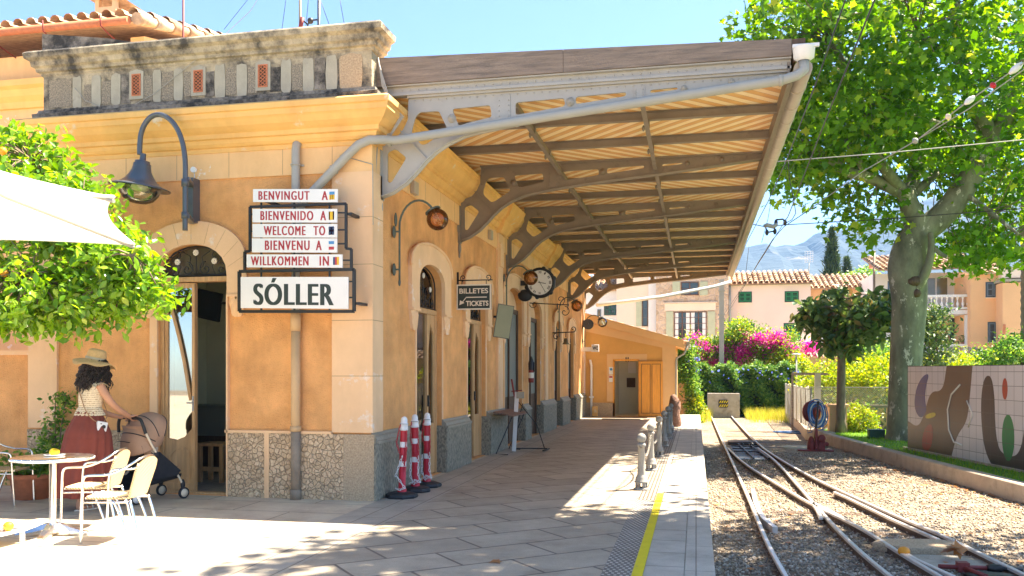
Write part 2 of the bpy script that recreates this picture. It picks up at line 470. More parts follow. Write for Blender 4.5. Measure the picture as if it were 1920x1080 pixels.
# ---------------------------------------------------------------- material library
M_stucco = pm('ochre_stucco', (0.78, 0.40, 0.15), 0.9, 0.16, 2.6, 0.85, 55, stain=(0.64, 0.30, 0.095), stain_scale=1.1, stain_lo=0.5, stain_hi=0.75, dist=0.02, streak=0.32)
M_pink = pm('pink_stone_blocks', (0.84, 0.55, 0.31), 0.85, 0.06, 2.2, 0.12, 40, stain=(0.86, 0.70, 0.58), stain_scale=3.1, stain_lo=0.6, stain_hi=0.66, streak=0.2)
M_band = pm('peeling_peach_plaster', (0.84, 0.53, 0.25), 0.85, 0.06, 2.0, 0.3, 30, stain=(0.86, 0.78, 0.68), stain_scale=2.4, stain_lo=0.64, stain_hi=0.66, streak=0.22)
M_cornice = pm('yellow_painted_cornice', (0.84, 0.50, 0.17), 0.8, 0.08, 1.8, 0.15, 30, stain=(0.80, 0.66, 0.46), stain_scale=2.2, stain_lo=0.6, stain_hi=0.66, streak=0.3)
M_parapet = pm('weathered_limestone', (0.46, 0.39, 0.27), 0.95, 0.25, 7, 0.8, 70, stain=(0.07, 0.065, 0.058), stain_scale=2.6, stain_lo=0.44, stain_hi=0.62, dist=0.02)
M_parapet2 = pm('black_lichened_limestone', (0.26, 0.23, 0.19), 0.95, 0.35, 9, 0.9, 60, stain=(0.045, 0.043, 0.04), stain_scale=3.5, stain_lo=0.42, stain_hi=0.58, dist=0.02)
M_patch = pm('pale_render_patch', (0.40, 0.37, 0.29), 0.9, 0.12, 5, 0.3, 50, stain=(0.25, 0.23, 0.2), stain_scale=4, stain_lo=0.6, stain_hi=0.75)
M_pebble = pm('speckled_rough_render', (0.16, 0.14, 0.115), 0.95, 0.3, 60, 1.0, 90, col2=(0.48, 0.41, 0.30), dist=0.02, detail=3)
M_terra = pm('terracotta', (0.55, 0.20, 0.10), 0.85, 0.15, 12, 0.2, 60)
M_plinth = pm('grey_green_granite', (0.10, 0.098, 0.075), 0.75, 0.1, 45, 0.9, 75, col2=(0.36, 0.33, 0.25), dist=0.012, detail=3, stretch=(1, 1, 0.45))
M_plinthcap = pm('smooth_grey_granite', (0.28, 0.265, 0.21), 0.6, 0.1, 20, 0.2, 60)
M_rubble = cell_mat('rubble_stone_facing', (0.50, 0.35, 0.21), (0.68, 0.50, 0.32), (0.36, 0.26, 0.16), 18, 0.026, 0.8, 0.025)
M_render = pm('coarse_brown_render', (0.38, 0.27, 0.17), 0.9, 0.2, 50, 0.9, 80, col2=(0.60, 0.46, 0.30), dist=0.015, detail=3)
M_wood = pm('honey_varnished_wood', (0.55, 0.33, 0.15), 0.45, 0.2, 5, 0.2, 40, stretch=(6, 6, 0.6), stain=(0.40, 0.22, 0.09), stain_scale=3, stain_lo=0.5, stain_hi=0.8)
M_wood_or = pm('orange_varnished_wood', (0.82, 0.36, 0.05), 0.4, 0.14, 5, 0.15, 30, stretch=(8, 8, 0.6))
M_wood_dk = pm('dark_brown_wood', (0.10, 0.06, 0.035), 0.6, 0.25, 8, 0.2, 50, stretch=(4, 4, 0.7))
M_wood_grey = pm('weathered_grey_boards', (0.27, 0.21, 0.165), 0.9, 0.22, 3, 0.7, 30, stretch=(0.7, 3, 9), stain=(0.13, 0.11, 0.10), stain_scale=2.5, stain_lo=0.5, stain_hi=0.72)
M_iron_grey = pm('grey_and_skylit_iron', (0.40, 0.385, 0.35), 0.5, 0.06, 5, 0.08, 30, stain=(0.30, 0.26, 0.21), stain_scale=4, stain_lo=0.6, stain_hi=0.74)
M_iron_br = pm('brown_painted_iron', (0.235, 0.195, 0.155), 0.55, 0.08, 5, 0.08, 30, stain=(0.13, 0.095, 0.07), stain_scale=4, stain_lo=0.58, stain_hi=0.74)
M_black = pm('black_painted_iron', (0.02, 0.021, 0.024), 0.45, 0.1, 8, 0.05, 40)
M_green_iron = pm('verdigris_iron', (0.11, 0.13, 0.10), 0.55, 0.2, 14, 0.1, 40)
M_lampgrey = pm('slate_grey_enamel', (0.085, 0.095, 0.115), 0.3, 0.05, 4, 0, 30, spec=0.6)
M_pipe = pm('grey_plastic_pipe', (0.38, 0.37, 0.33), 0.45, 0.05, 4, 0.03, 30)
M_pipe_tan = pm('tan_painted_gutter', (0.48, 0.40, 0.31), 0.38, 0.07, 4, 0.03, 30)
M_pipe_or = pm('ochre_painted_pipe', (0.62, 0.40, 0.20), 0.6, 0.08, 4, 0.05, 30)
M_pipe_rust = pm('rusty_iron_pipe', (0.27, 0.21, 0.15), 0.7, 0.2, 8, 0.2, 40)
M_white = pm('white_enamel', (0.82, 0.81, 0.78), 0.4, 0.03, 3, 0, 30)
M_red_t = pm('red_sign_paint', (0.42, 0.035, 0.045), 0.5, 0.08, 6, 0)
M_blk_t = pm('black_sign_paint', (0.03, 0.045, 0.04), 0.5, 0.1, 6, 0)
M_cream_t = pm('cream_sign_paint', (0.78, 0.72, 0.60), 0.5, 0.05, 6, 0)
M_yellow = pm('yellow_line_paint', (0.72, 0.56, 0.012), 0.7, 0.08, 5, 0.2, 90, stain=(0.42, 0.34, 0.14), stain_scale=14, stain_lo=0.6, stain_hi=0.68)
M_joint = pm('brown_mortar_joint', (0.46, 0.29, 0.16), 0.9, 0.1, 9, 0)
M_conc = pm('old_concrete', (0.42, 0.38, 0.31), 0.9, 0.12, 5, 0.5, 50, stain=(0.24, 0.20, 0.15), stain_scale=3, stain_lo=0.5, stain_hi=0.7)
M_kerb = pm('pale_concrete_kerb', (0.45, 0.37, 0.29), 0.9, 0.12, 4, 0.4, 60, stain=(0.27, 0.22, 0.17), stain_scale=3, stain_lo=0.5, stain_hi=0.75)
M_rail = pm('polished_rail_head', (0.62, 0.58, 0.54), 0.32, 0.1, 6, 0.05, 40, metal=0.2, spec=0.8)
M_rail_side = pm('rusty_rail_web', (0.13, 0.085, 0.06), 0.8, 0.25, 12, 0.3, 50)
M_steel = pm('greasy_steel', (0.05, 0.045, 0.042), 0.45, 0.3, 10, 0.2, 40, metal=0.4)
M_redox = pm('red_oxide_paint', (0.22, 0.035, 0.03), 0.55, 0.2, 10, 0.1, 40)
M_alu = pm('polished_aluminium', (0.86, 0.85, 0.83), 0.22, 0.03, 5, 0, 30, metal=1.0)
M_green_sh = pm('green_shutter_paint', (0.02, 0.19, 0.075), 0.5, 0.1, 6, 0)
M_dkglass = pm('dark_window_glass', (0.035, 0.045, 0.045), 0.08, 0.2, 2, 0, spec=0.8)
M_inner = pm('pale_green_interior_plaster', (0.74, 0.72, 0.56), 0.9, 0.05, 2, 0)
M_grey_in = pm('grey_green_door_panel', (0.20, 0.22, 0.19), 0.5, 0.06, 2, 0)
M_skin = pm('skin', (0.50, 0.26, 0.16), 0.5, 0.06, 9, 0.05, 90)
M_rubber = pm('black_rubber', (0.025, 0.027, 0.03), 0.6, 0.15, 8, 0.1, 60)
M_redplast = pm('red_plastic', (0.52, 0.02, 0.035), 0.38, 0.08, 5, 0.05, 30)
M_whplast = pm('white_plastic', (0.80, 0.79, 0.77), 0.4, 0.04, 5, 0.03, 30)
M_orange = pm('orange_peel', (0.85, 0.32, 0.02), 0.45, 0.1, 12, 0.3, 220)
M_lemon = pm('yellow_peel', (0.88, 0.55, 0.02), 0.45, 0.08, 12, 0.3, 220)
M_bark = pm('brown_bark', (0.20, 0.145, 0.10), 0.9, 0.3, 9, 0.7, 30, stretch=(1, 1, 0.35), dist=0.02)
M_plane = pm('mottled_plane_bark', (0.19, 0.185, 0.12), 0.85, 0.42, 3.4, 0.5, 16, stretch=(1, 1, 0.5), stain=(0.52, 0.48, 0.38), stain_scale=5.0, stain_lo=0.585, stain_hi=0.60, dist=0.02)
G_orange = leaf_mat('orange_tree_leaf', [(0, (0.065, 0.18, 0.012)), (0.5, (0.17, 0.33, 0.02)), (0.85, (0.25, 0.42, 0.03)), (1, (0.34, 0.42, 0.05))], 0.38, 0.3, 0.5)
G_plane = leaf_mat('plane_tree_leaf', [(0, (0.05, 0.14, 0.012)), (0.55, (0.11, 0.25, 0.02)), (0.9, (0.18, 0.33, 0.03)), (1, (0.34, 0.38, 0.05))], 0.55)
G_loquat = leaf_mat('loquat_leaf', [(0, (0.045, 0.10, 0.03)), (0.6, (0.11, 0.18, 0.045)), (0.93, (0.20, 0.27, 0.07)), (1, (0.28, 0.17, 0.06))], 0.25, 0.4, 0.5)
G_hedge = leaf_mat('hedge_leaf', [(0, (0.05, 0.15, 0.025)), (0.6, (0.13, 0.27, 0.04)), (1, (0.30, 0.42, 0.07))], 0.4)
G_bright = leaf_mat('yellow_green_leaf', [(0, (0.10, 0.20, 0.015)), (0.5, (0.24, 0.34, 0.025)), (1, (0.48, 0.46, 0.04))], 0.4)
G_cypress = leaf_mat('cypress_leaf', [(0, (0.022, 0.055, 0.02)), (0.6, (0.045, 0.09, 0.025)), (1, (0.09, 0.13, 0.03))], 0.15)
G_magenta = leaf_mat('magenta_bract', [(0, (0.45, 0.01, 0.22)), (0.6, (0.68, 0.03, 0.36)), (1, (0.78, 0.16, 0.42))], 0.4)
G_blue = leaf_mat('blue_flower', [(0, (0.10, 0.10, 0.55)), (1, (0.22, 0.24, 0.75))], 0.3)
G_dry = leaf_mat('fallen_brown_leaf', [(0, (0.16, 0.07, 0.03)), (0.6, (0.36, 0.17, 0.07)), (1, (0.55, 0.25, 0.06))], 0.2)
G_grass = leaf_mat('grass_blade', [(0, (0.10, 0.27, 0.012)), (0.6, (0.21, 0.42, 0.02)), (1, (0.30, 0.38, 0.04))], 0.35)
G_drygrass = leaf_mat('dry_grass_blade', [(0, (0.22, 0.28, 0.03)), (0.6, (0.50, 0.48, 0.06)), (1, (0.68, 0.58, 0.14))], 0.35)
GL_clear = glass_mat('window_glass', (0.85, 0.9, 0.86), 0.16)
GL_refl = glass_mat('reflecting_door_glass', (0.6, 0.68, 0.6), 0.42)

def roof_mat():
    m, n, b, L = nodes_of('old_roof_tile')
    geo = n.nodes.new('ShaderNodeNewGeometry'); cr = n.nodes.new('ShaderNodeValToRGB'); el = cr.color_ramp.elements
    el.new(0.5); el.new(0.8)
    for e, (p, c) in zip(el, [(0, (0.28, 0.17, 0.10)), (0.4, (0.50, 0.33, 0.20)), (0.75, (0.62, 0.46, 0.31)), (1, (0.40, 0.33, 0.27))]): e.position = p; e.color = (*c, 1)
    L(geo.outputs['Random Per Island'], cr.inputs[0])
    nz = n.nodes.new('ShaderNodeTexNoise'); nz.inputs['Scale'].default_value = 9; nz.inputs['Detail'].default_value = 8; L(geo.outputs['Position'], nz.inputs['Vector'])
    mx = n.nodes.new('ShaderNodeMix'); mx.data_type = 'RGBA'; mx.blend_type = 'OVERLAY'; mx.inputs[0].default_value = 0.8
    L(cr.outputs[0], mx.inputs[6]); L(nz.outputs['Fac'], mx.inputs[7]); L(mx.outputs[2], b.inputs['Base Color'])
    b.inputs['Roughness'].default_value = 0.9
    return m
M_tile = roof_mat()

def tile_roof(mb, o, ax, up, w, l, tw=0.21, tl=0.36, seed=3):
    """barrel tiles: columns along ax (unit), each tile up the slope `up` (unit); o = lower eave corner"""
    rng = random.Random(seed); o = Vector(o); ax = Vector(ax).normalized(); up = Vector(up).normalized(); nn = ax.cross(up)
    if nn.z < 0: nn = -nn
    nc = max(1, int(round(w / tw))); nr = max(1, int(round(l / tl))); tw = w / nc; tl = l / nr
    for i in range(nc):
        for j in range(nr):
            c = o + ax * (tw * (i + 0.5) + rng.uniform(-.012, .012)); s0 = tl * j; s1 = tl * (j + 1) + 0.05
            r0 = tw * 0.40; r1 = tw * 0.31; vs = []
            lift = rng.uniform(0, 0.012)
            for s, r, h in ((s0, r0, 0.045 + lift), (s1, r1, 0.02)):
                for k in range(6):
                    a = PI * k / 5
                    vs.append(c + up * s + ax * (math.cos(a) * r) + nn * (math.sin(a) * r * 0.95 + h - 0.02))
            mb.add(vs, [(k, k + 1, 7 + k, 6 + k) for k in range(5)], 0, False)
    # channels under the barrels
    vs = [o - nn * 0.02, o + ax * w - nn * 0.02, o + ax * w + up * l - nn * 0.02, o + up * l - nn * 0.02]
    vs += [v - nn * 0.08 for v in vs]
    mb.add(vs, [(0, 1, 2, 3), (7, 6, 5, 4), (0, 4, 5, 1), (1, 5, 6, 2), (2, 6, 7, 3), (3, 7, 4, 0)], 0)
    return mb
# ================================================================ SETTING
GZ = -0.42      # ballast level
RZ = -0.33      # top of rail
LZ = -0.20      # lawn
def gravel_mat():
    m, n, b, L = nodes_of('ballast_gravel')
    geo = n.nodes.new('ShaderNodeNewGeometry')
    v = n.nodes.new('ShaderNodeTexVoronoi'); v.inputs['Scale'].default_value = 46
    L(geo.outputs['Position'], v.inputs['Vector'])
    sp = n.nodes.new('ShaderNodeSeparateColor'); L(v.outputs['Color'], sp.inputs[0])
    cr = n.nodes.new('ShaderNodeValToRGB'); e = cr.color_ramp.elements
    e.new(0.5); e[0].color = (0.12, 0.095, 0.07, 1); e[1].color = (0.33, 0.27, 0.195, 1); e[2].color = (0.54, 0.46, 0.36, 1)
    e[1].position = 0.5; e[2].position = 1
    L(sp.outputs[0], cr.inputs[0])
    nz = n.nodes.new('ShaderNodeTexNoise'); nz.inputs['Scale'].default_value = 0.9; nz.inputs['Detail'].default_value = 8; nz.inputs['Roughness'].default_value = 0.65
    L(geo.outputs['Position'], nz.inputs['Vector'])
    r2 = n.nodes.new('ShaderNodeValToRGB'); r2.color_ramp.elements[0].position = 0.35; r2.color_ramp.elements[1].position = 0.65
    r2.color_ramp.elements[0].color = (0.75, 0.68, 0.60, 1); r2.color_ramp.elements[1].color = (1.0, 0.97, 0.93, 1)
    L(nz.outputs['Fac'], r2.inputs[0])
    mx = n.nodes.new('ShaderNodeMix'); mx.data_type = 'RGBA'; mx.blend_type = 'MULTIPLY'; mx.inputs[0].default_value = 1
    L(cr.outputs[0], mx.inputs[6]); L(r2.outputs[0], mx.inputs[7])
    # oil-black patches between the rails
    mp = n.nodes.new('ShaderNodeTexNoise'); mp.inputs['Scale'].default_value = 1.7; mp.inputs['Detail'].default_value = 5
    L(geo.outputs['Position'], mp.inputs['Vector'])
    r4 = n.nodes.new('ShaderNodeValToRGB'); r4.color_ramp.elements[0].position = 0.62; r4.color_ramp.elements[1].position = 0.70
    L(mp.outputs['Fac'], r4.inputs[0])
    m5 = n.nodes.new('ShaderNodeMix'); m5.data_type = 'RGBA'; L(r4.outputs[0], m5.inputs[0]); L(mx.outputs[2], m5.inputs[6]); m5.inputs[7].default_value = (0.10, 0.085, 0.07, 1)
    L(m5.outputs[2], b.inputs['Base Color']); b.inputs['Roughness'].default_value = 0.95
    bp = n.nodes.new('ShaderNodeBump'); bp.inputs['Strength'].default_value = 1; bp.inputs['Distance'].default_value = 0.025
    L(v.outputs['Distance'], bp.inputs['Height']); bp.invert = True; L(bp.outputs[0], b.inputs['Normal'])
    return m
M_gravel = gravel_mat()
mb = MB(); mb.add([(-2500, -60, GZ), (2500, -60, GZ), (2500, 4000, GZ), (-2500, 4000, GZ)], [(0, 1, 2, 3)])
tag(mb.build('ground', M_gravel), kind='structure')

M_slabA = tile_mat('axis_laid_pale_slabs', 0, 1.35, 0.62, (0.54, 0.45, 0.32), (0.60, 0.50, 0.37), (0.22, 0.17, 0.12), ms=0.009, shift=(0.2, 0.13, 0))
M_slabB = tile_mat('diagonal_pale_slabs', R(-41), 0.86, 0.52, (0.34, 0.285, 0.215), (0.41, 0.345, 0.26), (0.14, 0.115, 0.095), ms=0.014, shift=(0.1, 0.2, 0))
M_slabC = tile_mat('border_slabs', R(90), 1.2, 0.30, (0.37, 0.325, 0.26), (0.41, 0.36, 0.29), (0.17, 0.145, 0.115), ms=0.008, shift=(0, 0.06, 0))
M_slabD = tile_mat('edge_strip_slabs', 0, 0.36, 0.52, (0.42, 0.375, 0.31), (0.48, 0.43, 0.355), (0.20, 0.175, 0.145), offset=0, ms=0.008, shift=(0.03, 0, 0))
M_coping = tile_mat('platform_coping_stone', 0, 3.0, 0.95, (0.45, 0.40, 0.33), (0.50, 0.445, 0.365), (0.26, 0.22, 0.18), offset=0, ms=0.007)
M_tact = tile_mat('tactile_ribbed_slabs', 0, 0.045, 0.06, (0.50, 0.46, 0.39), (0.54, 0.50, 0.43), (0.16, 0.14, 0.12), offset=0.5, ms=0.014, bump=0.9)
mb = MB(); mb.box((-60, -30, GZ - 0.3), (0.14, 30.9, -0.006)); plat = mb.build('platform', M_conc); tag(plat, kind='structure')
def sheet(name, x0, x1, y0, y1, z, m):
    b = MB(); b.box((x0, y0, z - 0.003), (x1, y1, z)); o = b.build(name, m); return tag(o, kind='structure')
sheet('plaza_paving', -60, -3.62, -30, 30.9, 0.0, M_slabA)
sheet('platform_border_paving', -3.62, -3.02, -30, 30.9, 0.0, M_slabC)
sheet('platform_paving', -3.02, -0.69, -30, 30.9, 0.0, M_slabB)
sheet('tactile_strip', -0.69, -0.47, -30, 30.9, 0.001, M_tact)
sheet('edge_paving', -0.47, -0.09, -30, 30.9, 0.0, M_slabD)
sheet('platform_coping', -0.082, 0.14, -30, 30.9, 0.0, M_coping)
sheet('yellow_safety_line', -0.465, -0.385, -30, 10.8, 0.005, M_yellow)
# four dark grooves beyond the yellow line
mb = MB()
for x in (-0.655, -0.61, -0.565, -0.52, -0.475): mb.box((x - 0.005, 10.2, 0.0011), (x + 0.005, 30.6, 0.004))
tag(mb.build('platform_groove_lines', M_wood_dk), kind='structure')

# lawn, kerb
kpts = [(9.0, 2.0), (6.2, 8.0), (4.66, 13.81), (4.05, 18.24), (3.55, 22.6), (3.32, 24.62)]
mb = MB(); xs = kpts + [(3.32, 27), (60, 27), (60, 2)]
mb.plate(xs, [], lambda a, b, t: (a, b, t), GZ - 0.1, LZ)
M_lawn = pm('lawn_soil_green', (0.05, 0.13, 0.012), 0.95, 0.3, 6, 0.5, 40, col2=(0.14, 0.27, 0.02))
tag(mb.build('lawn', M_lawn), kind='structure')
mb = MB(); mb.sweep(kpts[::-1], [(0.03, GZ - 0.1), (0.03, LZ + 0.045), (0.01, LZ + 0.06), (-0.16, LZ + 0.06), (-0.16, GZ - 0.1)])
tag(mb.build('kerb', M_kerb), kind='structure')
def inpoly(x, y, poly):
    c = False; n = len(poly)
    for i in range(n):
        x1, y1 = poly[i]; x2, y2 = poly[i - 1]
        if (y1 > y) != (y2 > y) and x < (x2 - x1) * (y - y1) / (y2 - y1) + x1: c = not c
    return c
rng = random.Random(5); pts = []
while len(pts) < 36000:
    y = 10 + 16.5 * rng.random() ** 1.3; x = rng.uniform(3.4, 8.5)
    if inpoly(x - 0.17, y, xs): pts.append((x, y, LZ))
LEAF['blade'] = ([(-.12, 0, 0), (.12, 0, 0), (.02, 1, .25)], [(0, 1, 2)])
def blades(name, pts, size, mat, seed=1, parent=None):
    rng = np.random.default_rng(seed); P = np.asarray(pts, float); N = len(P)
    h = size * rng.uniform(.5, 1.3, N); an = rng.uniform(0, 2 * PI, N); ln = rng.uniform(0, 0.6, N)
    w = np.stack([np.cos(an), np.sin(an), np.zeros(N)], 1); d = np.stack([-np.sin(an), np.cos(an), np.zeros(N)], 1)
    A = P - w * 0.006 - [0, 0, .01]; B = P + w * 0.006 - [0, 0, .01]; C = P + d * (h * ln)[:, None] + np.stack([np.zeros(N), np.zeros(N), h], 1)
    V = np.stack([A, B, C], 1).reshape(-1, 3)
    me = bpy.data.meshes.new(name); me.vertices.add(3 * N); me.vertices.foreach_set('co', V.ravel())
    me.loops.add(3 * N); me.loops.foreach_set('vertex_index', np.arange(3 * N, dtype=np.int32))
    me.polygons.add(N); me.polygons.foreach_set('loop_start', (np.arange(N) * 3).astype(np.int32)); me.polygons.foreach_set('loop_total', np.full(N, 3, np.int32))
    me.update(calc_edges=True); me.materials.append(mat)
    o = bpy.data.objects.new(name, me); COL.objects.link(o)
    if parent: o.parent = parent
    return o
tag(blades('grass', pts, 0.055, G_grass, 4), 'short bright green grass covering the lawn behind the concrete kerb', 'grass', kind='stuff')
# loose stones
LEAF['stone'] = ([(1, 0, 0), (0, 1, 0), (-1, 0, 0), (0, -1, 0), (0, 0, .7), (.1, .1, -.6)], [(0, 1, 4), (1, 2, 4), (2, 3, 4), (3, 0, 4), (1, 0, 5), (2, 1, 5), (3, 2, 5), (0, 3, 5)])
G_stone = leaf_mat('loose_stone', [(0, (0.15, 0.12, 0.09)), (0.5, (0.36, 0.29, 0.22)), (1, (0.60, 0.53, 0.43))], 0.0, 0.9)
P = []
for _ in range(30000):
    y = 7.5 + 14 * rng.random() ** 1.9; x = rng.uniform(0.16, 6)
    kx = np.interp(y, [p[1] for p in kpts], [p[0] for p in kpts])
    if x < kx - 0.02: P.append((x, y, GZ + 0.004))
tag(leaves('gravel', P, 0.0155, 'stone', G_stone, up=0.3, jit=0.75, seed=9), 'loose grey and buff gravel around the rails', 'gravel', kind='stuff')

# mountains, far
def ridge(name, pxs, Y, mat, depth, seed):
    rng = np.random.default_rng(seed); mb = MB()
    xs = np.array([p[0] for p in pxs], float); ys = np.array([p[1] for p in pxs], float)
    n = 240; gx = np.linspace(xs[0], xs[-1], n); gy = np.interp(gx, xs, ys)
    gy += np.convolve(rng.normal(size=n), np.ones(3) / 3, 'same') * 2.2
    top = [aty(a, b, Y) for a, b in zip(gx, gy)]
    rows = 26; ph = rng.uniform(0, 6, 12); vs = []
    for j in range(rows + 1):
        t = j / rows
        for i in range(n):
            p = top[i]; h = p.z * (1 - t) ** 0.85
            q = 0.0
            for k in range(5):
                fr = 0.05 * 2 ** k
                q += math.sin(i * fr * 1.9 + ph[k] + t * (3 + k)) * math.sin(t * 5 * (k + 1) + ph[k + 5] + i * fr) / (1.6 ** k)
            vs.append((p.x + q * 6, Y - depth * t + q * depth * 0.05, max(GZ, h + q * p.z * 0.05 * min(1, 4 * t) * (1 - t))))
    # back slope
    for i in range(n): vs.append((top[i].x, Y + depth * 0.6, GZ))
    fs = [(j * n + i, j * n + i + 1, (j + 1) * n + i + 1, (j + 1) * n + i) for j in range(rows) for i in range(n - 1)]
    b0 = (rows + 1) * n; fs += [(i + 1, i, b0 + i, b0 + i + 1) for i in range(n - 1)]
    mb.add(vs, fs)
    return tag(mb.build(name, mat), kind='structure')
M_mtn = pm('limestone_mountain', (0.012, 0.026, 0.03), 0.95, 0.3, 0.012, 0.6, 0.05, col2=(0.035, 0.05, 0.05), stain=(0.15, 0.14, 0.13), stain_scale=0.011, stain_lo=0.60, stain_hi=0.68, dist=8, detail=12)
ridge('mountains', [(-900, 560), (300, 560), (900, 540), (1200, 500), (1340, 470), (1385, 464), (1410, 469), (1425, 462), (1438, 459), (1452, 464), (1465, 471), (1473, 464), (1490, 466), (1505, 468), (1520, 452), (1530, 442), (1545, 436), (1562, 440), (1600, 425), (1625, 415), (1680, 392), (1750, 372), (1830, 350), (1920, 335), (2100, 300), (2700, 380), (3400, 520)], 1500, M_mtn, 700, 2)

# ================================================================ STATION BUILDING
FX = -3.7; FY = 9.49; BEND = 29.0
st = thing('station_building', 'ochre railway station building with peach stone trim, arched doors and stained stone parapet', 'building', (FX, FY, 0))
OPEN = [(11.15, 12.35, 2.73, .28, .33), (13.82, 15.08, 2.73, .28, .30), (16.65, 18.40, 2.85, .38, .30), (19.15, 20.65, 2.80, .34, .28), (22.75, 23.75, 2.62, .28, .26), (25.3, 26.45, 2.55, .28, .26)]
def arch(y0, y1, zs, rise, n=12):
    c = (y0 + y1) / 2; w = (y1 - y0) / 2
    return [(c + w * math.cos(PI * (1 - i / n)), zs + rise * math.sin(PI * i / n) ** 0.85) for i in range(n + 1)]
def hole(y0, y1, zs, rise, z0=0.005): return [(y0, z0)] + arch(y0, y1, zs, rise) + [(y1, z0)]
WX = lambda a, b, t: (t, a, b)      # plates lying in the facade plane
WY = lambda a, b, t: (a, t, b)      # plates lying in the front plane
mb = MB(); mb.plate([(FY + .35, -0.01), (BEND, -0.01), (BEND, 4.65), (FY + .35, 4.65)], [hole(*o[:4]) for o in OPEN], WX, FX, FX - 0.35)
mb.build('side_wall', M_stucco, st)
DX0, DX1 = -6.47, -5.52
mb = MB(); mb.plate([(-8.3, -0.01), (FX, -0.01), (FX, 4.65), (-8.3, 4.65)], [hole(DX0, DX1, 2.66, .39)], WY, FY, FY + 0.35)
mb.build('front_wall', M_stucco, st)
# flat roof, back and interior
mb = MB(); mb.box((-8.28, FY + .05, 4.655), (FX - .02, BEND, 4.78)); mb.build('flat_roof', M_conc, st)
mb = MB(); mb.box((-8.3, FY + .35, -0.01), (-8.0, BEND, 4.65)); mb.box((-8.0, BEND - .3, -0.01), (FX - .35, BEND, 4.65)); mb.build('rear_wall', M_stucco, st)
mb = MB(); mb.box((-7.99, 12.95, 0), (FX - .36, 13.1, 3.9)); mb.box((-7.99, FY + .36, 3.9), (FX - .36, BEND - .31, 4.0)); mb.box((-7.99, FY + .36, 0), (-7.93, 28.6, 3.9))
mb.box((-7.99, 15.8, 0), (FX - .36, 15.95, 3.9)); mb.box((-6.6, 16, 0), (-6.5, 28.6, 3.9)); mb.build('interior_partition', M_inner, st)
# smooth bands + pilasters
mb = MB(); mb.sweep([(-8.3, FY), (FX, FY), (FX, BEND)], [(0, 3.83), (0.025, 3.83), (0.025, 4.17), (0, 4.17)]); mb.build('frieze_band', M_band, st)
mb = MB()
for x in (-7.6, -6.9, -6.2, -5.5, -4.8, -4.17): mb.box((x - .003, FY - .027, 3.84), (x + .003, FY - .02, 4.16))
for k in range(26):
    y = 10.0 + k * .74; mb.box((FX + .02, y - .003, 3.84), (FX + .027, y + .003, 4.16))
mb.each('frieze_joint', M_joint, st)
mb = MB(); prof = [(0, .79), (.035, .79), (.035, 3.829), (0, 3.829)]
mb.sweep([(-4.17, FY), (FX, FY), (FX, 9.80)], prof); mb.build('corner_pilaster', M_pink, st)
mb = MB(); mb.sweep([(-8.3, FY), (-7.88, FY)], prof); mb.build('left_pilaster', M_pink, st)
mb = MB()
for z in (1.45, 2.1, 2.75, 3.3):
    mb.sweep([(-4.17, FY), (FX, FY), (FX, 9.80)], [(.0345, z - .004), (.0358, z - .004), (.0358, z + .004), (.0345, z + .004)])
mb.build('pilaster_joint', M_joint, st)
for y in (16.12, 21.35, 28.7):
    mb = MB(); mb.box((FX - .01, y - .2, .79), (FX + .05, y + .2, 4.17)); mb.box((FX + .05, y - .14, 3.5), (FX + .08, y + .14, 3.95)); mb.build('pilaster', M_pink, st, bevel=.006)
# cornice
CP = [(0, 4.14), (.04, 4.14), (.04, 4.19), (.07, 4.20), (.10, 4.23), (.115, 4.27), (.15, 4.28), (.155, 4.33), (.19, 4.35), (.245, 4.39), (.29, 4.45), (.315, 4.47), (.32, 4.53), (.345, 4.54), (.35, 4.60), (.30, 4.63), (0, 4.64)]
mb = MB(); mb.sweep([(-8.3, FY), (FX, FY), (FX, BEND)], CP); mb.build('cornice', M_cornice, st)
for y in (16.12, 21.35):
    mb = MB(); mb.sweep([(FX, y - .24), (FX + .07, y - .24), (FX + .07, y + .24), (FX, y + .24)], [(0, 4.12), (.04, 4.13), (.12, 4.25), (.15, 4.33), (.25, 4.40), (.32, 4.52), (.35, 4.61), (0, 4.63)]); mb.build('cornice_break', M_cornice, st)
# parapet: base courses, body, top mouldings
pa = MB(); q = [(-8.12, FY + .33), (-8.12, FY), (-3.67, FY), (-3.67, FY + .33)]
pa.sweep(q, [(-.02, 4.62), (.10, 4.62), (.105, 4.69), (.08, 4.70), (.085, 4.75), (.04, 4.77), (.03, 4.81), (-.02, 4.81)])
pa.build('parapet_base', M_parapet2, st)
pa = MB(); pa.box((-8.10, FY + .0, 4.81), (-3.69, FY + .3, 5.25)); pbody = pa.build('parapet', M_parapet, st)
pa = MB(); pa.sweep(q, [(-.02, 5.24), (.0, 5.24), (.015, 5.28), (.05, 5.29), (.055, 5.33), (.09, 5.35), (.10, 5.41), (.15, 5.44), (.16, 5.50), (.13, 5.53), (-.02, 5.54)])
pa.box((-8.13, FY - .01, 5.25), (-3.66, FY + .32, 5.538)); pa.build('parapet_coping', M_parapet, st)
pa = MB(); a = aty(90, 70, FY); pa.plate([(-8.14, 5.54), (-8.14, 5.80), (-7.2, 5.67), (-6.6, 5.545)], [], WY, FY + .02, FY + .3); pa.build('parapet_upstand', M_parapet2, st)
M_pspk = M_pebble
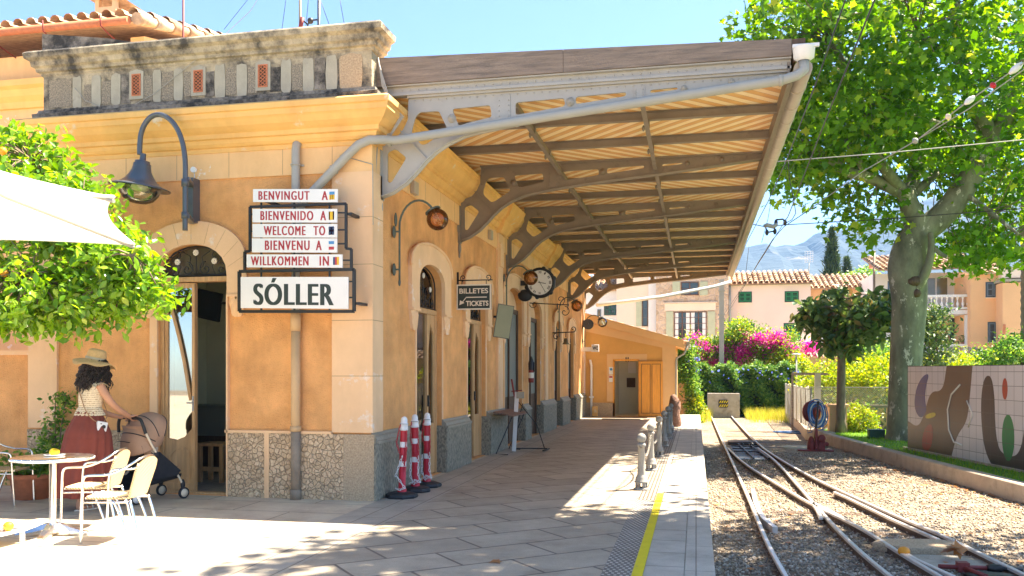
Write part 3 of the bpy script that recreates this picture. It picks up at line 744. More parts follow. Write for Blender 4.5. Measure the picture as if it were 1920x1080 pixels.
for (xa, xb, m, zt, zb) in [(93, 135, M_pebble, 5.19, 4.84), (158, 171, M_pebble, 5.1, 4.86), (191, 208, M_pebble, 5.12, 4.84), (228, 245, M_parapet2, 5.2, 4.83), (268, 286, M_pebble, 5.15, 4.84), (304, 325, M_pebble, 5.18, 4.83), (345, 361, M_pebble, 5.16, 4.86), (384, 402, M_parapet2, 5.14, 4.84), (424, 443, M_pebble, 5.17, 4.84), (465, 482, M_pebble, 5.16, 4.84), (506, 526, M_parapet2, 5.13, 4.84), (548, 567, M_pebble, 5.15, 4.84), (590, 610, M_parapet2, 5.2, 4.83)]:
    p0 = aty(xa, 150, FY); p1 = aty(xb, 150, FY); b = MB(); b.box((p0.x, FY - .006, zb), (p1.x, FY + .01, zt)); b.build('rough_panel', m, st)
rr = random.Random(3)
for (xa, xb) in [(137, 154), (172, 190), (209, 227), (287, 303), (326, 344), (403, 423), (444, 464), (527, 547), (568, 589), (611, 633), (636, 680)]:
    p0 = aty(xa, 150, FY).x; p1 = aty(xb, 150, FY).x; w = p1 - p0; big = xb - xa > 30
    out = []
    for k in range(16):
        t = k / 16 * 2 * PI; cx = math.copysign(abs(math.cos(t)) ** .35, math.cos(t)); cz = math.copysign(abs(math.sin(t)) ** .3, math.sin(t))
        out.append(((p0 + p1) / 2 + cx * w * .5 * rr.uniform(.9, 1.04), (5.01 if not big else 5.0) + cz * (.205 if not big else .22) * rr.uniform(.9, 1.06)))
    b = MB(); b.plate(out, [], WY, FY + .005, FY - .010); b.build('render_patch', M_patch if not big else M_render, st)
for cx, cy in ((257, 160), (373, 153), (494, 143)):
    c = aty(cx, cy, FY); b = MB(); w = .062; h = .135
    b.plate([(c.x - w - .035, c.z - h - .04), (c.x + w + .035, c.z - h - .04), (c.x + w + .035, c.z + h + .03), (c.x, c.z + h + .06), (c.x - w - .035, c.z + h + .03)], [[(c.x - w, c.z - h), (c.x + w, c.z - h), (c.x + w, c.z + h), (c.x - w, c.z + h)]], WY, FY + .005, FY - .016)
    fr = b.build('vent_surround', M_patch, st)
    b = MB(); b.box((c.x - w, FY - .007, c.z - h), (c.x + w, FY + .005, c.z + h)); b.build('vent_hollow', M_wood_dk, fr)
    b = MB(); b.plate([(c.x - w, c.z - h), (c.x + w, c.z - h), (c.x + w, c.z + h), (c.x - w, c.z + h)], [[(c.x - w + .012, c.z - h + .012), (c.x + w - .012, c.z - h + .012), (c.x + w - .012, c.z + h - .012), (c.x - w + .012, c.z + h - .012)]], WY, FY - .010, FY - .024)
    for k in range(-6, 8):
        z0 = c.z - h + k * .042
        for sgn in (1, -1):
            pts = []
            for t in np.linspace(0, 1, 9):
                z = z0 + t * .1; x = c.x + sgn * (-w + 2 * w * t)
                if c.z - h < z < c.z + h: pts.append((x, FY - .018, z))
            if len(pts) > 1: b.tube(pts, .0055, 4)
    b.build('vent_grille', M_terra, fr)
# front plinth
mb = MB(); mb.box((DX1 + .005, FY - .05, 0), (-5.02, FY + .01, .77)); mb.box((-4.96, FY - .05, 0), (-4.02, FY + .01, .77)); mb.each('rubble_plinth', M_rubble, st)
mb = MB(); mb.box((-4.02, FY - .048, 0), (FX + .055, FY + .01, .77)); mb.build('corner_plinth', M_render, st)
mb = MB(); mb.box((-5.02, FY - .058, 0), (-4.96, FY + .01, .775)); mb.box((DX1 - .02, FY - .06, .77), (-4.17, FY + .01, .80)); mb.each('plinth_trim', M_pink, st)
mb = MB(); mb.box((-8.3, FY - .05, 0), (DX0 - .12, FY + .01, .77)); mb.build('left_plinth', M_rubble, st)
# side plinths
ys = [(FY - .045, 11.1), (12.36, 13.76), (15.16, 16.6), (18.44, 19.1), (20.7, 22.7), (23.8, 25.25), (26.5, BEND)]
for a, b_ in ys:
    b = MB(); b.box((FX - .02, a, 0), (FX + .085, b_, .66)); pl = b.build('granite_plinth', M_plinth, st, bevel=.008)
    b = MB(); b.sweep([(FX, a - (.0 if a > 10 else -.05)), (FX, b_)], [(-.01, .66), (.10, .66), (.10, .69), (.075, .70), (.06, .74), (.03, .76), (.02, .79), (-.01, .79)]); b.build('plinth_cap', M_plinthcap, pl)
for (y0, y1, zs, rise, w) in OPEN:
    b = MB(); b.box((FX - .345, y0 - .012, 0), (FX + .07, y0 + .012, .70)); b.box((FX - .345, y1 - .012, 0), (FX + .07, y1 + .012, .70)); b.each('granite_reveal', M_plinth, st)
def corbel(bm, c, w, h, d, plane):
    """fan shell bracket: c = top centre on the wall face, fans down from the top"""
    n = 22; vs = []
    for i in range(n + 1):
        a = PI * i / n
        fl = 1 - 0.10 * abs(math.sin(a * 3.0))
        e = 1.0
        for s, dd in ((0.12, d), (0.55, d * (0.9 + .12 * (i % 4 > 1))), (0.98, d * (.55 + .12 * (i % 4 > 1))), (1.0, 0)):
            x = -math.cos(a) * w / 2 * s * fl; z = -math.sin(a) * h * s * fl
            vs.append(plane(c[0] + x, c[1] + z, dd))
    bm.add(vs, [(i * 4 + j, (i + 1) * 4 + j, (i + 1) * 4 + j + 1, i * 4 + j + 1) for i in range(n) for j in range(3)], 0, False)
    bm.add([plane(c[0] - w / 2 * 1.05, c[1], 0), plane(c[0] + w / 2 * 1.05, c[1], 0), plane(c[0] + w / 2 * 1.05, c[1], d * 1.1), plane(c[0] - w / 2 * 1.05, c[1], d * 1.1),
            plane(c[0] - w / 2 * 1.05, c[1] + .03, 0), plane(c[0] + w / 2 * 1.05, c[1] + .03, 0), plane(c[0] + w / 2 * 1.05, c[1] + .03, d * 1.1), plane(c[0] - w / 2 * 1.05, c[1] + .03, d * 1.1)],
           [(3, 2, 1, 0), (4, 5, 6, 7), (0, 1, 5, 4), (1, 2, 6, 5), (2, 3, 7, 6), (3, 0, 4, 7)])
def surround(y0, y1, zs, rise, w, zb, plane, back, fr, mat, hood=True):
    ar_in = arch(y0, y1, zs, rise); ar_out = arch(y0 - w, y1 + w, zs + .22, rise + .05)
    poly = [(y0 - w, zb)] + ar_out + [(y1 + w, zb), (y1, zb)] + ar_in[::-1] + [(y0, zb)]
    b = MB(); b.plate(poly, [], lambda a, c, t: plane(a, c, t), back, fr); s_ = b.build('door_surround', mat, st)
    for yy in (y0 - w / 2, y1 + w / 2):
        b = MB(); corbel(b, (yy, zb), w * .92, .30, fr + .012, plane); b.build('shell_corbel', mat, s_)
    if hood:
        b = MB(); b.tube([plane(a, c + .008, fr + .004) for a, c in [(y0 - w - .02, zs + .17)] + arch(y0 - w - .02, y1 + w + .02, zs + .22, rise + .05) + [(y1 + w + .02, zs + .17)]], .022, 6); b.build('hood_mould', mat, s_)
    b = MB()
    for yy0, yy1 in ((y0 - .05, y0), (y1, y1 + .05)): b.plate([(yy0, .79), (yy1, .79), (yy1, zb), (yy0, zb)], [], lambda a, c, t: plane(a, c, t), 0, .012)
    b.each('jamb_strip', mat, s_)
    return s_
PX_ = lambda a, c, t: (FX + t, a, c)
PY_ = lambda a, c, t: (a, FY - t, c)
for (y0, y1, zs, rise, w) in OPEN: surround(y0, y1, zs, rise, w, 2.32, PX_, -.001, .055, M_pink)
b = MB(); ar_in = arch(DX0, DX1, 2.66, .39); ar_out = arch(DX0 - .26, DX1 + .26, 2.78, .55, 20)
b.plate([(DX0 - .26, 2.40)] + ar_out + [(DX1 + .26, 2.40), (DX1, 2.40)] + ar_in[::-1] + [(DX0, 2.40)], [], PY_, -.001, .045); s_ = b.build('door_surround', M_pink, st)
for yy in (DX0 - .13, DX1 + .13):
    b = MB(); corbel(b, (yy, 2.40), .24, .27, .06, PY_); b.build('shell_corbel', M_pink, s_)
b = MB()
for k in range(9):
    t = PI * (k + .5) / 9.0; cx = (DX0 + DX1) / 2
    p = (cx - math.cos(t) * .50, 2.70 + math.sin(t) * .36); q2 = (cx - math.cos(t) * .72, 2.80 + math.sin(t) * .53)
    b.bar((p[0], FY - .0455, p[1]), (q2[0], FY - .0455, q2[1]), .004, .002)
b.build('voussoir_joint', M_joint, s_)
b = MB(); b.plate([(DX0 - .1, 0), (DX0, 0), (DX0, 2.4), (DX0 - .1, 2.4)], [], PY_, -.001, .03); b.plate([(DX1, 0), (DX1 + .02, 0), (DX1 + .02, 2.4), (DX1, 2.4)], [], PY_, -.001, .06); b.each('jamb_strip', M_pink, s_)

def scroll(bm, c, r, a0, turns, rad, plane, d, n=26, sgn=1):
    pts = []
    for i in range(n + 1):
        t = i / n; a = a0 + sgn * turns * 2 * PI * t; rr_ = r * (1 - t) + .004
        pts.append(plane(c[0] + rr_ * math.cos(a), c[1] + rr_ * math.sin(a), d))
    bm.tube(pts, rad, 5)
# front door
dr = MB(); YD = 9.55
def wyb(bm, x0, x1, z0, z1, y0=YD, y1=YD + .05): bm.box((x0, y0, z0), (x1, y1, z1))
wyb(dr, DX0, DX0 + .05, 0.0, 2.66, YD - .02, YD + .09); wyb(dr, DX1 - .03, DX1, 0, 2.66, YD - .02, YD + .09); wyb(dr, DX0 + .05, DX1 - .03, 2.60, 2.66, YD - .03, YD + .09); wyb(dr, DX0 + .05, DX1 - .03, 0.0, .03, YD - .02, YD + .09)
door = dr.build('front_door', M_wood, st, bevel=.004)
L0, L1 = DX0 + .052, DX0 + .47
lf = MB()
gl = [(L0 + .04, .68), (L0 + .16, .66), (L0 + .27, .70), (L1 - .05, .80), (L1 - .05, 2.53), (L0 + .04, 2.53)]
lf.plate([(L0, .03), (L1, .03), (L1, 2.59), (L0, 2.59)], [gl], WY, YD, YD + .045)
leaf_ = lf.build('door_leaf', M_wood, door)
lf = MB()
pts = [(L0 + .04, 2.42), (L0 + .12, 2.20), (L0 + .20, 1.92), (L0 + .27, 1.62), (L0 + .32, 1.35), (L1 - .06, 1.15)]
lf.tube([(x, YD - .006, z) for x, z in pts], .022, 8)
lf.plate([(L0 + .06, .18), (L1 - .08, .18), (L1 - .08, .52), (L1 - .14, .57), (L0 + .14, .55), (L0 + .06, .48)], [[(L0 + .08, .20), (L1 - .10, .20), (L1 - .10, .50), (L1 - .15, .545), (L0 + .15, .53), (L0 + .08, .46)]], WY, YD - .012, YD)
lf.box((L1 - .035, YD - .02, .05), (L1, YD - .001, 2.57)); lf.box((L0 + .005, YD - .018, .06), (L1 - .04, YD - .001, .13)); lf.build('door_moulding', M_wood, leaf_)
lf = MB(); lf.box((L0 + .03, YD + .018, .64), (L1 - .04, YD + .026, 2.54)); lf.build('glass_pane', GL_refl, leaf_)
lf = MB(); lf.box((L1 - .028, YD - .035, 1.02), (L1 - .008, YD - .02, 1.2)); lf.tube([(L1 - .018, YD - .03, 1.12), (L1 - .018, YD - .07, 1.12), (L1 - .075, YD - .07, 1.12)], .009, 8); lf.build('handle', M_iron_grey, leaf_)
def fanlight(parent, y0, y1, zs, rise, plane, d, zb, ros=True, glass=True):
    b = MB(); w = y1 - y0; c = (y0 + y1) / 2
    b.tube([plane(a, z - .015, d) for a, z in [(y0 + .012, zb)] + arch(y0 + .012, y1 - .012, zs, rise) + [(y1 - .012, zb)]], .010, 5)
    b.tube([plane(y0, zb + .012, d), plane(y1, zb + .012, d)], .010, 5)
    b.tube([plane(c, zb, d), plane(c, zs + rise - .10, d)], .006, 5)
    for sg in (-1, 1):
        scroll(b, (c + sg * w * .13, zb + .09), .085, PI / 2, 1.4, .007, plane, d, sgn=sg)
        scroll(b, (c + sg * w * .36, zb + .08), .075, PI / 2, 1.4, .007, plane, d, sgn=-sg)
        b.tube([plane(c, zb + .02, d), plane(c + sg * w * .10, zb + .14, d), plane(c + sg * w * .08, zb + .24, d), plane(c + sg * w * .20, zb + .31, d)], .006, 5)
        scroll(b, (c + sg * w * .27, zb + .25), .09, -PI / 2, 1.2, .007, plane, d, sgn=sg)
        b.tube([plane(c + sg * w * .27, zb + .02, d), plane(c + sg * w * .22, zb + .12, d), plane(c + sg * w * .30, zb + .2, d)], .006, 5)
    o = b.build('fanlight_ironwork', M_black, parent)
    if ros:
        for (dx, dz) in ((0, .32), (-.25, .20), (.25, .20)):
            b = MB(); cc = (c + dx * w / .95, zb + dz * (zs + rise - zb) / .42)
            for k in range(8):
                a = 2 * PI * k / 8; b.ball(plane(cc[0] + .026 * math.cos(a), cc[1] + .026 * math.sin(a), d + .012), .014, 8, 5)
            b.ball(plane(cc[0], cc[1], d + .016), .013, 8, 5); b.build('rosette', M_cream_t, o)
    return o
fanlight(door, DX0, DX1, 2.66, .39, PY_, -.07, 2.67)
lf = MB(); lf.plate([(DX0 + .01, 2.67)] + [(a, z - .01) for a, z in arch(DX0 + .01, DX1 - .01, 2.66, .39)] + [(DX1 - .01, 2.67)], [], WY, YD + .06, YD + .066); lf.build('fanlight_glass', pm('brown_tinted_glass', (0.10, 0.075, 0.05), 0.15, 0.05, 3, 0, spec=.8), door)
# side doors
for i, (y0, y1, zs, rise, w) in enumerate(OPEN):
    if i in (0, 1):
        b = MB(); X = FX - .15; zt = 2.40
        for (a, c, z0, z1) in ((y0, y0 + .07, 0, zt), (y1 - .07, y1, 0, zt), (y0 + .07, y1 - .07, zt - .07, zt)): b.box((X, a, z0), (X + .08, c, z1))
        d = b.build('side_door', M_wood, st, bevel=.004)
        b = MB(); a, c = y0 + .75, y1 - .072
        b.plate([(a, .02), (c, .02), (c, zt - .072), (a, zt - .072)], [[(a + .07, .75), (c - .06, .75), (c - .06, zt - .35), (a + .16, zt - .20), (a + .07, zt - .6)]], WX, X + .02, X + .065)
        lfd = b.build('door_leaf', M_wood, d)
        b = MB(); b.box((X + .04, a + .06, .72), (X + .046, c - .05, zt - .16)); b.build('glass_pane', GL_clear, lfd)
        b = MB(); b.box((X + .03, y0 + .075, .05), (X + .036, y0 + .74, zt - .08)); b.build('glass_pane', GL_clear, d)
        b = MB(); b.box((X + .065, a + .015, 1.0), (X + .09, a + .045, 1.16)); b.build('handle', M_black, lfd)
        fanlight(d, y0, y1, zs, rise, PX_, -.10, 2.41, ros=True)
        b = MB(); b.plate([(y0 + .01, 2.41)] + [(p, z - .01) for p, z in arch(y0 + .01, y1 - .01, zs, rise)] + [(y1 - .01, 2.41)], [], WX, X + .01, X + .016); b.build('fanlight_glass', GL_clear, d)
    else:
        X = FX - .17; zt = zs - .03
        b = MB()
        for (a, c, z0, z1) in ((y0, y0 + .06, 0, zt), (y1 - .06, y1, 0, zt), (y0 + .06, y1 - .06, zt - .09, zt)): b.box((X, a, z0), (X + .09, c, z1))
        b.box((X, (y0 + y1) / 2 - .03, 0), (X + .085, (y0 + y1) / 2 + .03, zt - .09))
        d = b.build('side_door', M_wood_dk, st, bevel=.004)
        for a, c in ((y0 + .062, (y0 + y1) / 2 - .032), ((y0 + y1) / 2 + .032, y1 - .062)):
            b = MB(); b.box((X + .02, a, .98), (X + .05, c, zt - .092)); b.build('roller_blind', M_grey_in, d)
            b = MB(); b.box((X + .015, a, .02), (X + .045, c, .975)); b.build('lower_panel', M_wood_dk, d)
        b = MB(); b.plate([(y0 + .01, zt + .002)] + [(p, z - .01) for p, z in arch(y0 + .01, y1 - .01, zs, rise)] + [(y1 - .01, zt + .002)], [], WX, X + .01, X + .05); b.build('tympanum', M_pink, d)
# downpipes on the front wall
def pp(px, py, Y): return aty(px, py, Y)
b = MB(); x = -4.6
b.tube([(x, FY - .09, .42), (x, FY - .09, 2.0)], .055, 14); b.tube([(x, FY - .09, 1.98), (x, FY - .09, 2.2)], .062, 14); b.tube([(x, FY - .09, .80), (x, FY - .09, .86)], .066, 14); b.build('downpipe', M_pipe_or, st)
b = MB(); b.tube([(x, FY - .09, 0), (x, FY - .09, .80)], .058, 14); b.tube([(x, FY - .09, 0), (x, FY - .09, .12)], .066, 14); b.build('iron_pipe_foot', M_pipe_rust, st)
b = MB(); b.tube([(x, FY - .09, 2.2), (x, FY - .09, 4.10), (x, FY - .07, 4.17), (x, FY - .0, 4.20)], .05, 14)
for z in (3.45, 3.92): b.tube([(x, FY - .09, z), (x, FY - .09, z + .02)], .06, 12); b.box((x - .08, FY - .05, z), (x + .08, FY - .03, z + .02))
b.build('grey_downpipe', M_pipe, st)
b = MB(); b.tube([(x + .26, FY - .005, 4.12), (FX + .04, FY - .045, 3.9), (FX + .045, FY - .045, 3.2)], .006, 4)
b.tube([aty(140, 165, FY - .03), aty(160, 188, FY - .03), aty(200, 206, FY - .03), aty(240, 203, FY - .03), aty(290, 175, FY - .03), aty(345, 130, FY - .03), aty(400, 85, FY - .05), aty(470, 20, FY - .2), aty(500, -30, FY - .4)], .004, 4)
b.build('loose_cable', M_pipe, st)
b = MB(); b.tube([(-5.96, FY, 3.95), (-5.96, FY - .06, 3.95)], .035, 12); b.tube([(-5.96, FY - .03, 3.93), (-5.95, FY - .04, 3.84), (-5.98, FY - .02, 3.80)], .006, 5); b.build('cable_cap', M_white, st)
for p in ((775, 352), (918, 440)):
    q = atx(p[0], p[1], FX + .04); b = MB(); b.box((FX + .027, q.y - .09, q.z - .09), (FX + .09, q.y + .09, q.z + .08)); o = b.build('emergency_light', M_pipe_tan, None, bevel=.01, loc=(FX, q.y, q.z))
    tag(o, 'beige emergency light box on the frieze ' + ('just above the first globe lamp' if p[0] < 800 else 'beside the pilaster over the tickets sign'), 'light', 'emergency light boxes under the canopy')

# interior fittings seen through the doors
b = MB(); b.box((-7.9, 11.6, .95), (-6.4, 12.1, 1.0)); b.box((-7.85, 11.62, .55), (-6.45, 12.08, .945)); cnt = b.build('bar_counter', M_grey_in, None, loc=(-7.1, 11.8, 0)); tag(cnt, 'pale topped serving counter inside the open front door', 'counter')
b = MB(); b.box((-7.84, 11.605, .05), (-6.45, 12.0, .549)); b.build('counter_front', M_wood_dk, cnt)
p0 = aty(376, 545, 11.3); b = MB(); rm = Matrix.Rotation(R(12), 3, 'Y') @ Matrix.Rotation(R(8), 3, 'X')
tv = thing('television', 'black flat television hung high inside the front door', 'television', (-7.15, 11.5, 2.6)); b = MB(); b.obox((-7.12, 11.5, 2.50), (.62, .05, .42), rm); b.build('casing', M_black, tv)
b = MB(); b.obox((-7.12, 11.473, 2.50), (.57, .004, .37), rm); b.build('screen', M_dkglass, tv); b = MB(); b.tube([(-7.12, 11.52, 2.5), (-7.15, 12.5, 2.6), (-7.15, 12.95, 2.6)], .02, 6); b.build('wall_arm', M_black, tv)
sx, sy = -6.38, 10.65; sto = thing('wooden_stool', 'plain honey wood stool standing just inside the front door', 'stool', (sx, sy, 0))
b = MB(); b.box((sx - .2, sy - .17, .50), (sx + .2, sy + .17, .54)); b.build('seat', M_wood, sto, bevel=.006)
for dx in (-.16, .16):
    for dy in (-.13, .13):
        b = MB(); b.box((sx + dx - .025, sy + dy - .025, 0), (sx + dx + .025, sy + dy + .025, .5)); b.build('leg', M_wood, sto)
b = MB(); b.box((sx - .16, sy - .14, .16), (sx + .16, sy - .12, .22)); b.build('stretcher', M_wood, sto)
sheet_f = MB(); sheet_f.box((-7.98, FY + .2, .003), (FX - .2, 28.6, .012)); sheet_f.build('interior_floor', M_slabC, st)

# garden wall at the far left, joined on
b = MB(); b.box((-16, 9.75, 0), (-8.31, 9.95, 1.72)); gw = b.build('garden_wall', M_stucco, None, loc=(-10, 9.85, 0)); tag(gw, 'low ochre rendered wall running off to the left of the station', 'wall')
b = MB(); b.box((-16, 9.72, 1.72), (-8.31, 9.98, 1.78)); b.build('coping', M_pink, gw)

# ================================================================ taller house behind
YH = 12.6; e0 = aty(283, 60, YH); XC = -8.85
hb = thing('station_house', 'taller peach station house with barrel tiled roof rising behind the stone parapet', 'building', (XC, YH, 0))
ZE = 7.17
b = MB(); b.box((-26, YH, 4.3), (XC, 22, 6.85)); b.box((-26, YH, -.01), (XC, YH + .3, 4.3))
b.plate([(YH, 6.85), (22, 6.85), (22, 6.86), (18.0, 8.25), (YH, 7.0)], [], WX, XC, XC - .25); b.build('wall', M_band, hb)
b = MB(); b.sweep([(-26, YH), (XC, YH), (XC, 22)], [(0, 5.95), (.06, 5.95), (.08, 6.05), (.16, 6.12), (.2, 6.22), (.28, 6.26), (.28, 6.36), (0, 6.42)]); b.build('cornice', M_cornice, hb)
b = MB(); b.box((-26, YH - .02, 4.9), (XC, YH - .001, 5.25)); b.build('plaster_band', M_pink, hb)
sl_ = math.atan2(8.25 - 7.0, 18.0 - YH)
b = MB(); tile_roof(b, (-20, YH - .42, ZE + .0), (1, 0, 0), (0, math.cos(sl_), math.sin(sl_)), 20 + XC + .22, 6.0, .235, .42, 5); b.build('roof', M_tile, hb)
b = MB(); 
for k in range(12):
    y = YH - .42 + k * .45 * math.cos(sl_) * 1.05; z = ZE - .06 + (y - YH + .42) * math.tan(sl_)
    b.tube([(XC + .16, y, z), (XC + .16, y + .45, z + .45 * math.tan(sl_))], [.10, .075], 8)
b.build('verge_tile', M_tile, hb)
b = MB(); b.tube([(-26, YH - .48, ZE - .10), (XC + .06, YH - .48, ZE - .10)], .062, 10); gut = b.build('gutter', M_terra, hb)
b = MB()
for k in range(12):
    x = XC - .35 - k * 1.05; b.tube([(x, YH - .62, ZE - .03), (x, YH - .60, ZE - .2), (x, YH - .42, ZE - .26), (x, YH, ZE - .34)], .012, 5)
b.each('gutter_bracket', M_redox, gut)
ch0 = aty(178, 40, 14.0); ch1 = aty(217, 40, 14.0)
b = MB(); b.box((ch0.x, 14.0, 7.0), (ch1.x, 14.55, 8.22)); 
for (xx, yy) in ((ch0.x, 14.0), (ch1.x - .08, 14.0), (ch0.x, 14.47), (ch1.x - .08, 14.47)): b.box((xx, yy, 8.22), (xx + .08, yy + .08, 8.38))
chm = b.build('chimney', M_pink, hb)
b = MB(); xm = (ch0.x + ch1.x) / 2
b.add([(ch0.x - .12, 13.88, 8.38), (ch1.x + .12, 13.88, 8.38), (ch1.x + .12, 14.67, 8.38), (ch0.x - .12, 14.67, 8.38), (xm, 13.88, 8.6), (xm, 14.67, 8.6)], [(0, 1, 4), (1, 2, 5, 4), (2, 3, 5), (3, 0, 4, 5), (3, 2, 1, 0)]); b.build('chimney_cap', M_tile, chm)

# rooftop masts
def mast(px, ytop, ybot, Y, r, label, mat, cat='antenna', name='radio_mast'):
    a = aty(px, ybot, Y); t = aty(px + 1, ytop, Y); o = thing(name, label, cat, (a.x, Y, 4.78)); b = MB(); b.tube([(a.x, Y, 4.78), t], r, 8); b.build('pole', mat, o); return o, t
m1, t1 = mast(343, -60, 80, 11.6, .016, 'thin dark red mast standing on the flat roof at left', M_redox)
m2, t2 = mast(562, -60, 55, 11.2, .018, 'rusty brown mast on the flat roof, left one of the close pair', M_pipe_rust)
b = MB(); b.tube([aty(562, 58, 11.2), aty(567, 33, 11.2)], .03, 8); b.build('stay_stub', M_redox, m2)
m3, t3 = mast(597, -60, 53, 11.2, .022, 'blue grey mast on the flat roof, right one of the close pair', M_lampgrey)
b = MB(); b.tube([aty(578, 55, 11.2), aty(577, 46, 11.2), aty(570, 40, 11.2)], .012, 6); b.tube([aty(577, 46, 11.2), aty(583, 38, 11.2), aty(597, 37, 11.2)], .012, 6); b.ball(aty(582, 39, 11.2), .045, 8, 6); b.build('clamp_bracket', M_steel, m3)
for i, (a, c) in enumerate((((540, -30), (528, 60)), ((581, -30), (573, 55)), ((590, -30), (619, 51)), ((632, -30), (646, 48)), ((480, -20), (420, 55)))):
    b = MB(); b.tube([aty(a[0], a[1], 11.1), aty(c[0], c[1], 11.1)], .004, 4)
    o = b.build('guy_wire', M_steel, None, loc=aty(c[0], c[1], 11.1)); tag(o, ['thin stay wire left of the brown rooftop mast', 'thin stay wire between the two close rooftop masts', 'thin stay wire sloping right from the blue grey mast', 'rightmost thin stay wire above the parapet corner', 'leftmost thin stay wire sloping down to the parapet'][i], 'wire', 'stay wires of the rooftop masts')
# ================================================================ PLATFORM CANOPY
MAINS = [9.78, 13.3, 16.86, 21.7, 25.2, 28.8]
RAFT = [9.78, 10.95, 12.12, 13.3, 14.49, 15.67, 16.86, 18.07, 19.28, 20.49, 21.7, 22.87, 24.03, 25.2, 26.4, 27.6, 28.8]
cn = thing('platform_canopy', 'iron and timber station canopy with riveted arched brackets and striped board ceiling over the platform', 'canopy', (-3.6, 9.7, 4.7))
BR_OUT = [(-3.69, 4.24), (-3.59, 4.25), (-3.48, 4.29), (-3.40, 4.38), (-3.345, 4.49), (-3.335, 4.735), (.95, 4.755), (.95, 4.655), (-.51, 4.505), (-1.41, 4.43), (-2.04, 4.36), (-2.45, 4.30), (-2.64, 4.26), (-2.84, 4.18), (-2.99, 4.09), (-3.12, 3.98), (-3.23, 3.86), (-3.36, 3.74), (-3.52, 3.64), (-3.69, 3.58)]
BR_H = [[(-3.60, 4.12), (-3.50, 4.155), (-3.36, 4.04), (-3.55, 3.75), (-3.60, 3.76)],
        [(-3.25, 4.52), (-3.2, 4.57), (-2.96, 4.57), (-2.86, 4.36), (-2.88, 4.33), (-3.11, 4.19), (-3.17, 4.18), (-3.29, 4.30), (-3.30, 4.36)],
        [(-2.80, 4.585), (-2.34, 4.60), (-2.32, 4.46), (-2.60, 4.41), (-2.72, 4.38)],
        [(-2.04, 4.61), (-1.47, 4.625), (-1.46, 4.53), (-2.04, 4.465)],
        [(-1.34, 4.63), (-.77, 4.645), (-.77, 4.60), (-1.34, 4.545)],
        [(-.50, 4.65), (-.20, 4.66), (-.20, 4.635), (-.50, 4.615)]]
def rnd(poly, r=.035):
    out = []; n = len(poly)
    for i in range(n):
        p = Vector(poly[i]); a = Vector(poly[i - 1]); b = Vector(poly[(i + 1) % n])
        da = (a - p); db = (b - p); ra = min(r, da.length * .4); rb = min(r, db.length * .4)
        A = p + da.normalized() * ra; B = p + db.normalized() * rb
        for t in (0, .33, .67, 1): q = A * (1 - t) ** 2 + p * 2 * t * (1 - t) + B * t * t; out.append((q.x, q.y))
    return out
for i, Y in enumerate(MAINS):
    mat = M_iron_grey if i == 0 else M_iron_br  # front truss: paler iron with its sky-lit tone put into the colour
    b = MB(); b.plate(BR_OUT, [rnd(h) for h in BR_H], WY, Y - .012, Y + .012)
    # flanges
    lowc = BR_OUT[7:]
    b.tube([(x, Y, z) for x, z in lowc], .03, 4, flat=1)
    for k in range(len(lowc) - 1): b.bar((lowc[k][0], Y, lowc[k][1]), (lowc[k + 1][0], Y, lowc[k + 1][1]), .11, .012)
    b.box((-3.72, Y - .06, 3.55), (-3.665, Y + .06, 4.25)); b.box((-3.34, Y - .05, 4.735), (.96, Y + .05, 4.76))
    b.bar((-3.43, Y, 4.36), (-3.10, Y, 4.0), .07, .012, up=(1, 0, 1))
    b.box((-2.25, Y - .02, 4.37), (-2.10, Y + .02, 4.70)); b.box((-.68, Y - .02, 4.52), (-.56, Y + .02, 4.70))
    tr = b.build('bracket_truss', mat, cn)
    b = MB()
    for x, z in ((-2.80, 4.47), (-1.40, 4.575), (-.13, 4.64), (.38, 4.675)):
        rr_ = .05 if x < -.5 else .036
        b.lathe([(0.0, .03), (rr_ * .35, .028), (rr_ * .45, .016), (rr_, .014), (rr_, 0)], (x, Y - .012, z), 14, Matrix.Rotation(R(90), 3, 'X'))
    b.each('rosette', M_conc if i == 0 else M_iron_br, tr)
    b = MB()
    b.ball((-3.71, Y - .07, 3.78), (.03, .03, .07), 8, 6); b.ball((-3.705, Y - .07, 4.0), (.025, .025, .05), 8, 6); b.ball((-3.69, Y, 3.47), (.03, .05, .10), 8, 8); b.ball((-3.69, Y, 3.36), (.018, .03, .05), 8, 6); b.each('wall_ornament', mat, tr)
    if i < 2:
        b = MB(); yy = Y - .014
        for x in np.arange(-3.25, .92, .095): b.ball((x, yy - .004, 4.705), .008, 6, 4)
        for k in range(len(lowc) - 1):
            p = Vector(lowc[k]); q_ = Vector(lowc[k + 1]); n = max(1, int((q_ - p).length / .075))
            for j in range(n): w_ = p.lerp(q_, j / n); b.ball((w_.x, yy - .004, w_.y + .045), .007, 6, 4)
        for x0, x1, z0, z1 in ((-2.25, -2.10, 4.40, 4.64), (-.68, -.56, 4.54, 4.66)):
            for x in (x0 + .02, x1 - .02):
                for z in np.linspace(z0, z1, 5): b.ball((x, Y - .022, z), .008, 6, 4)
        b.build('rivets', mat, tr)
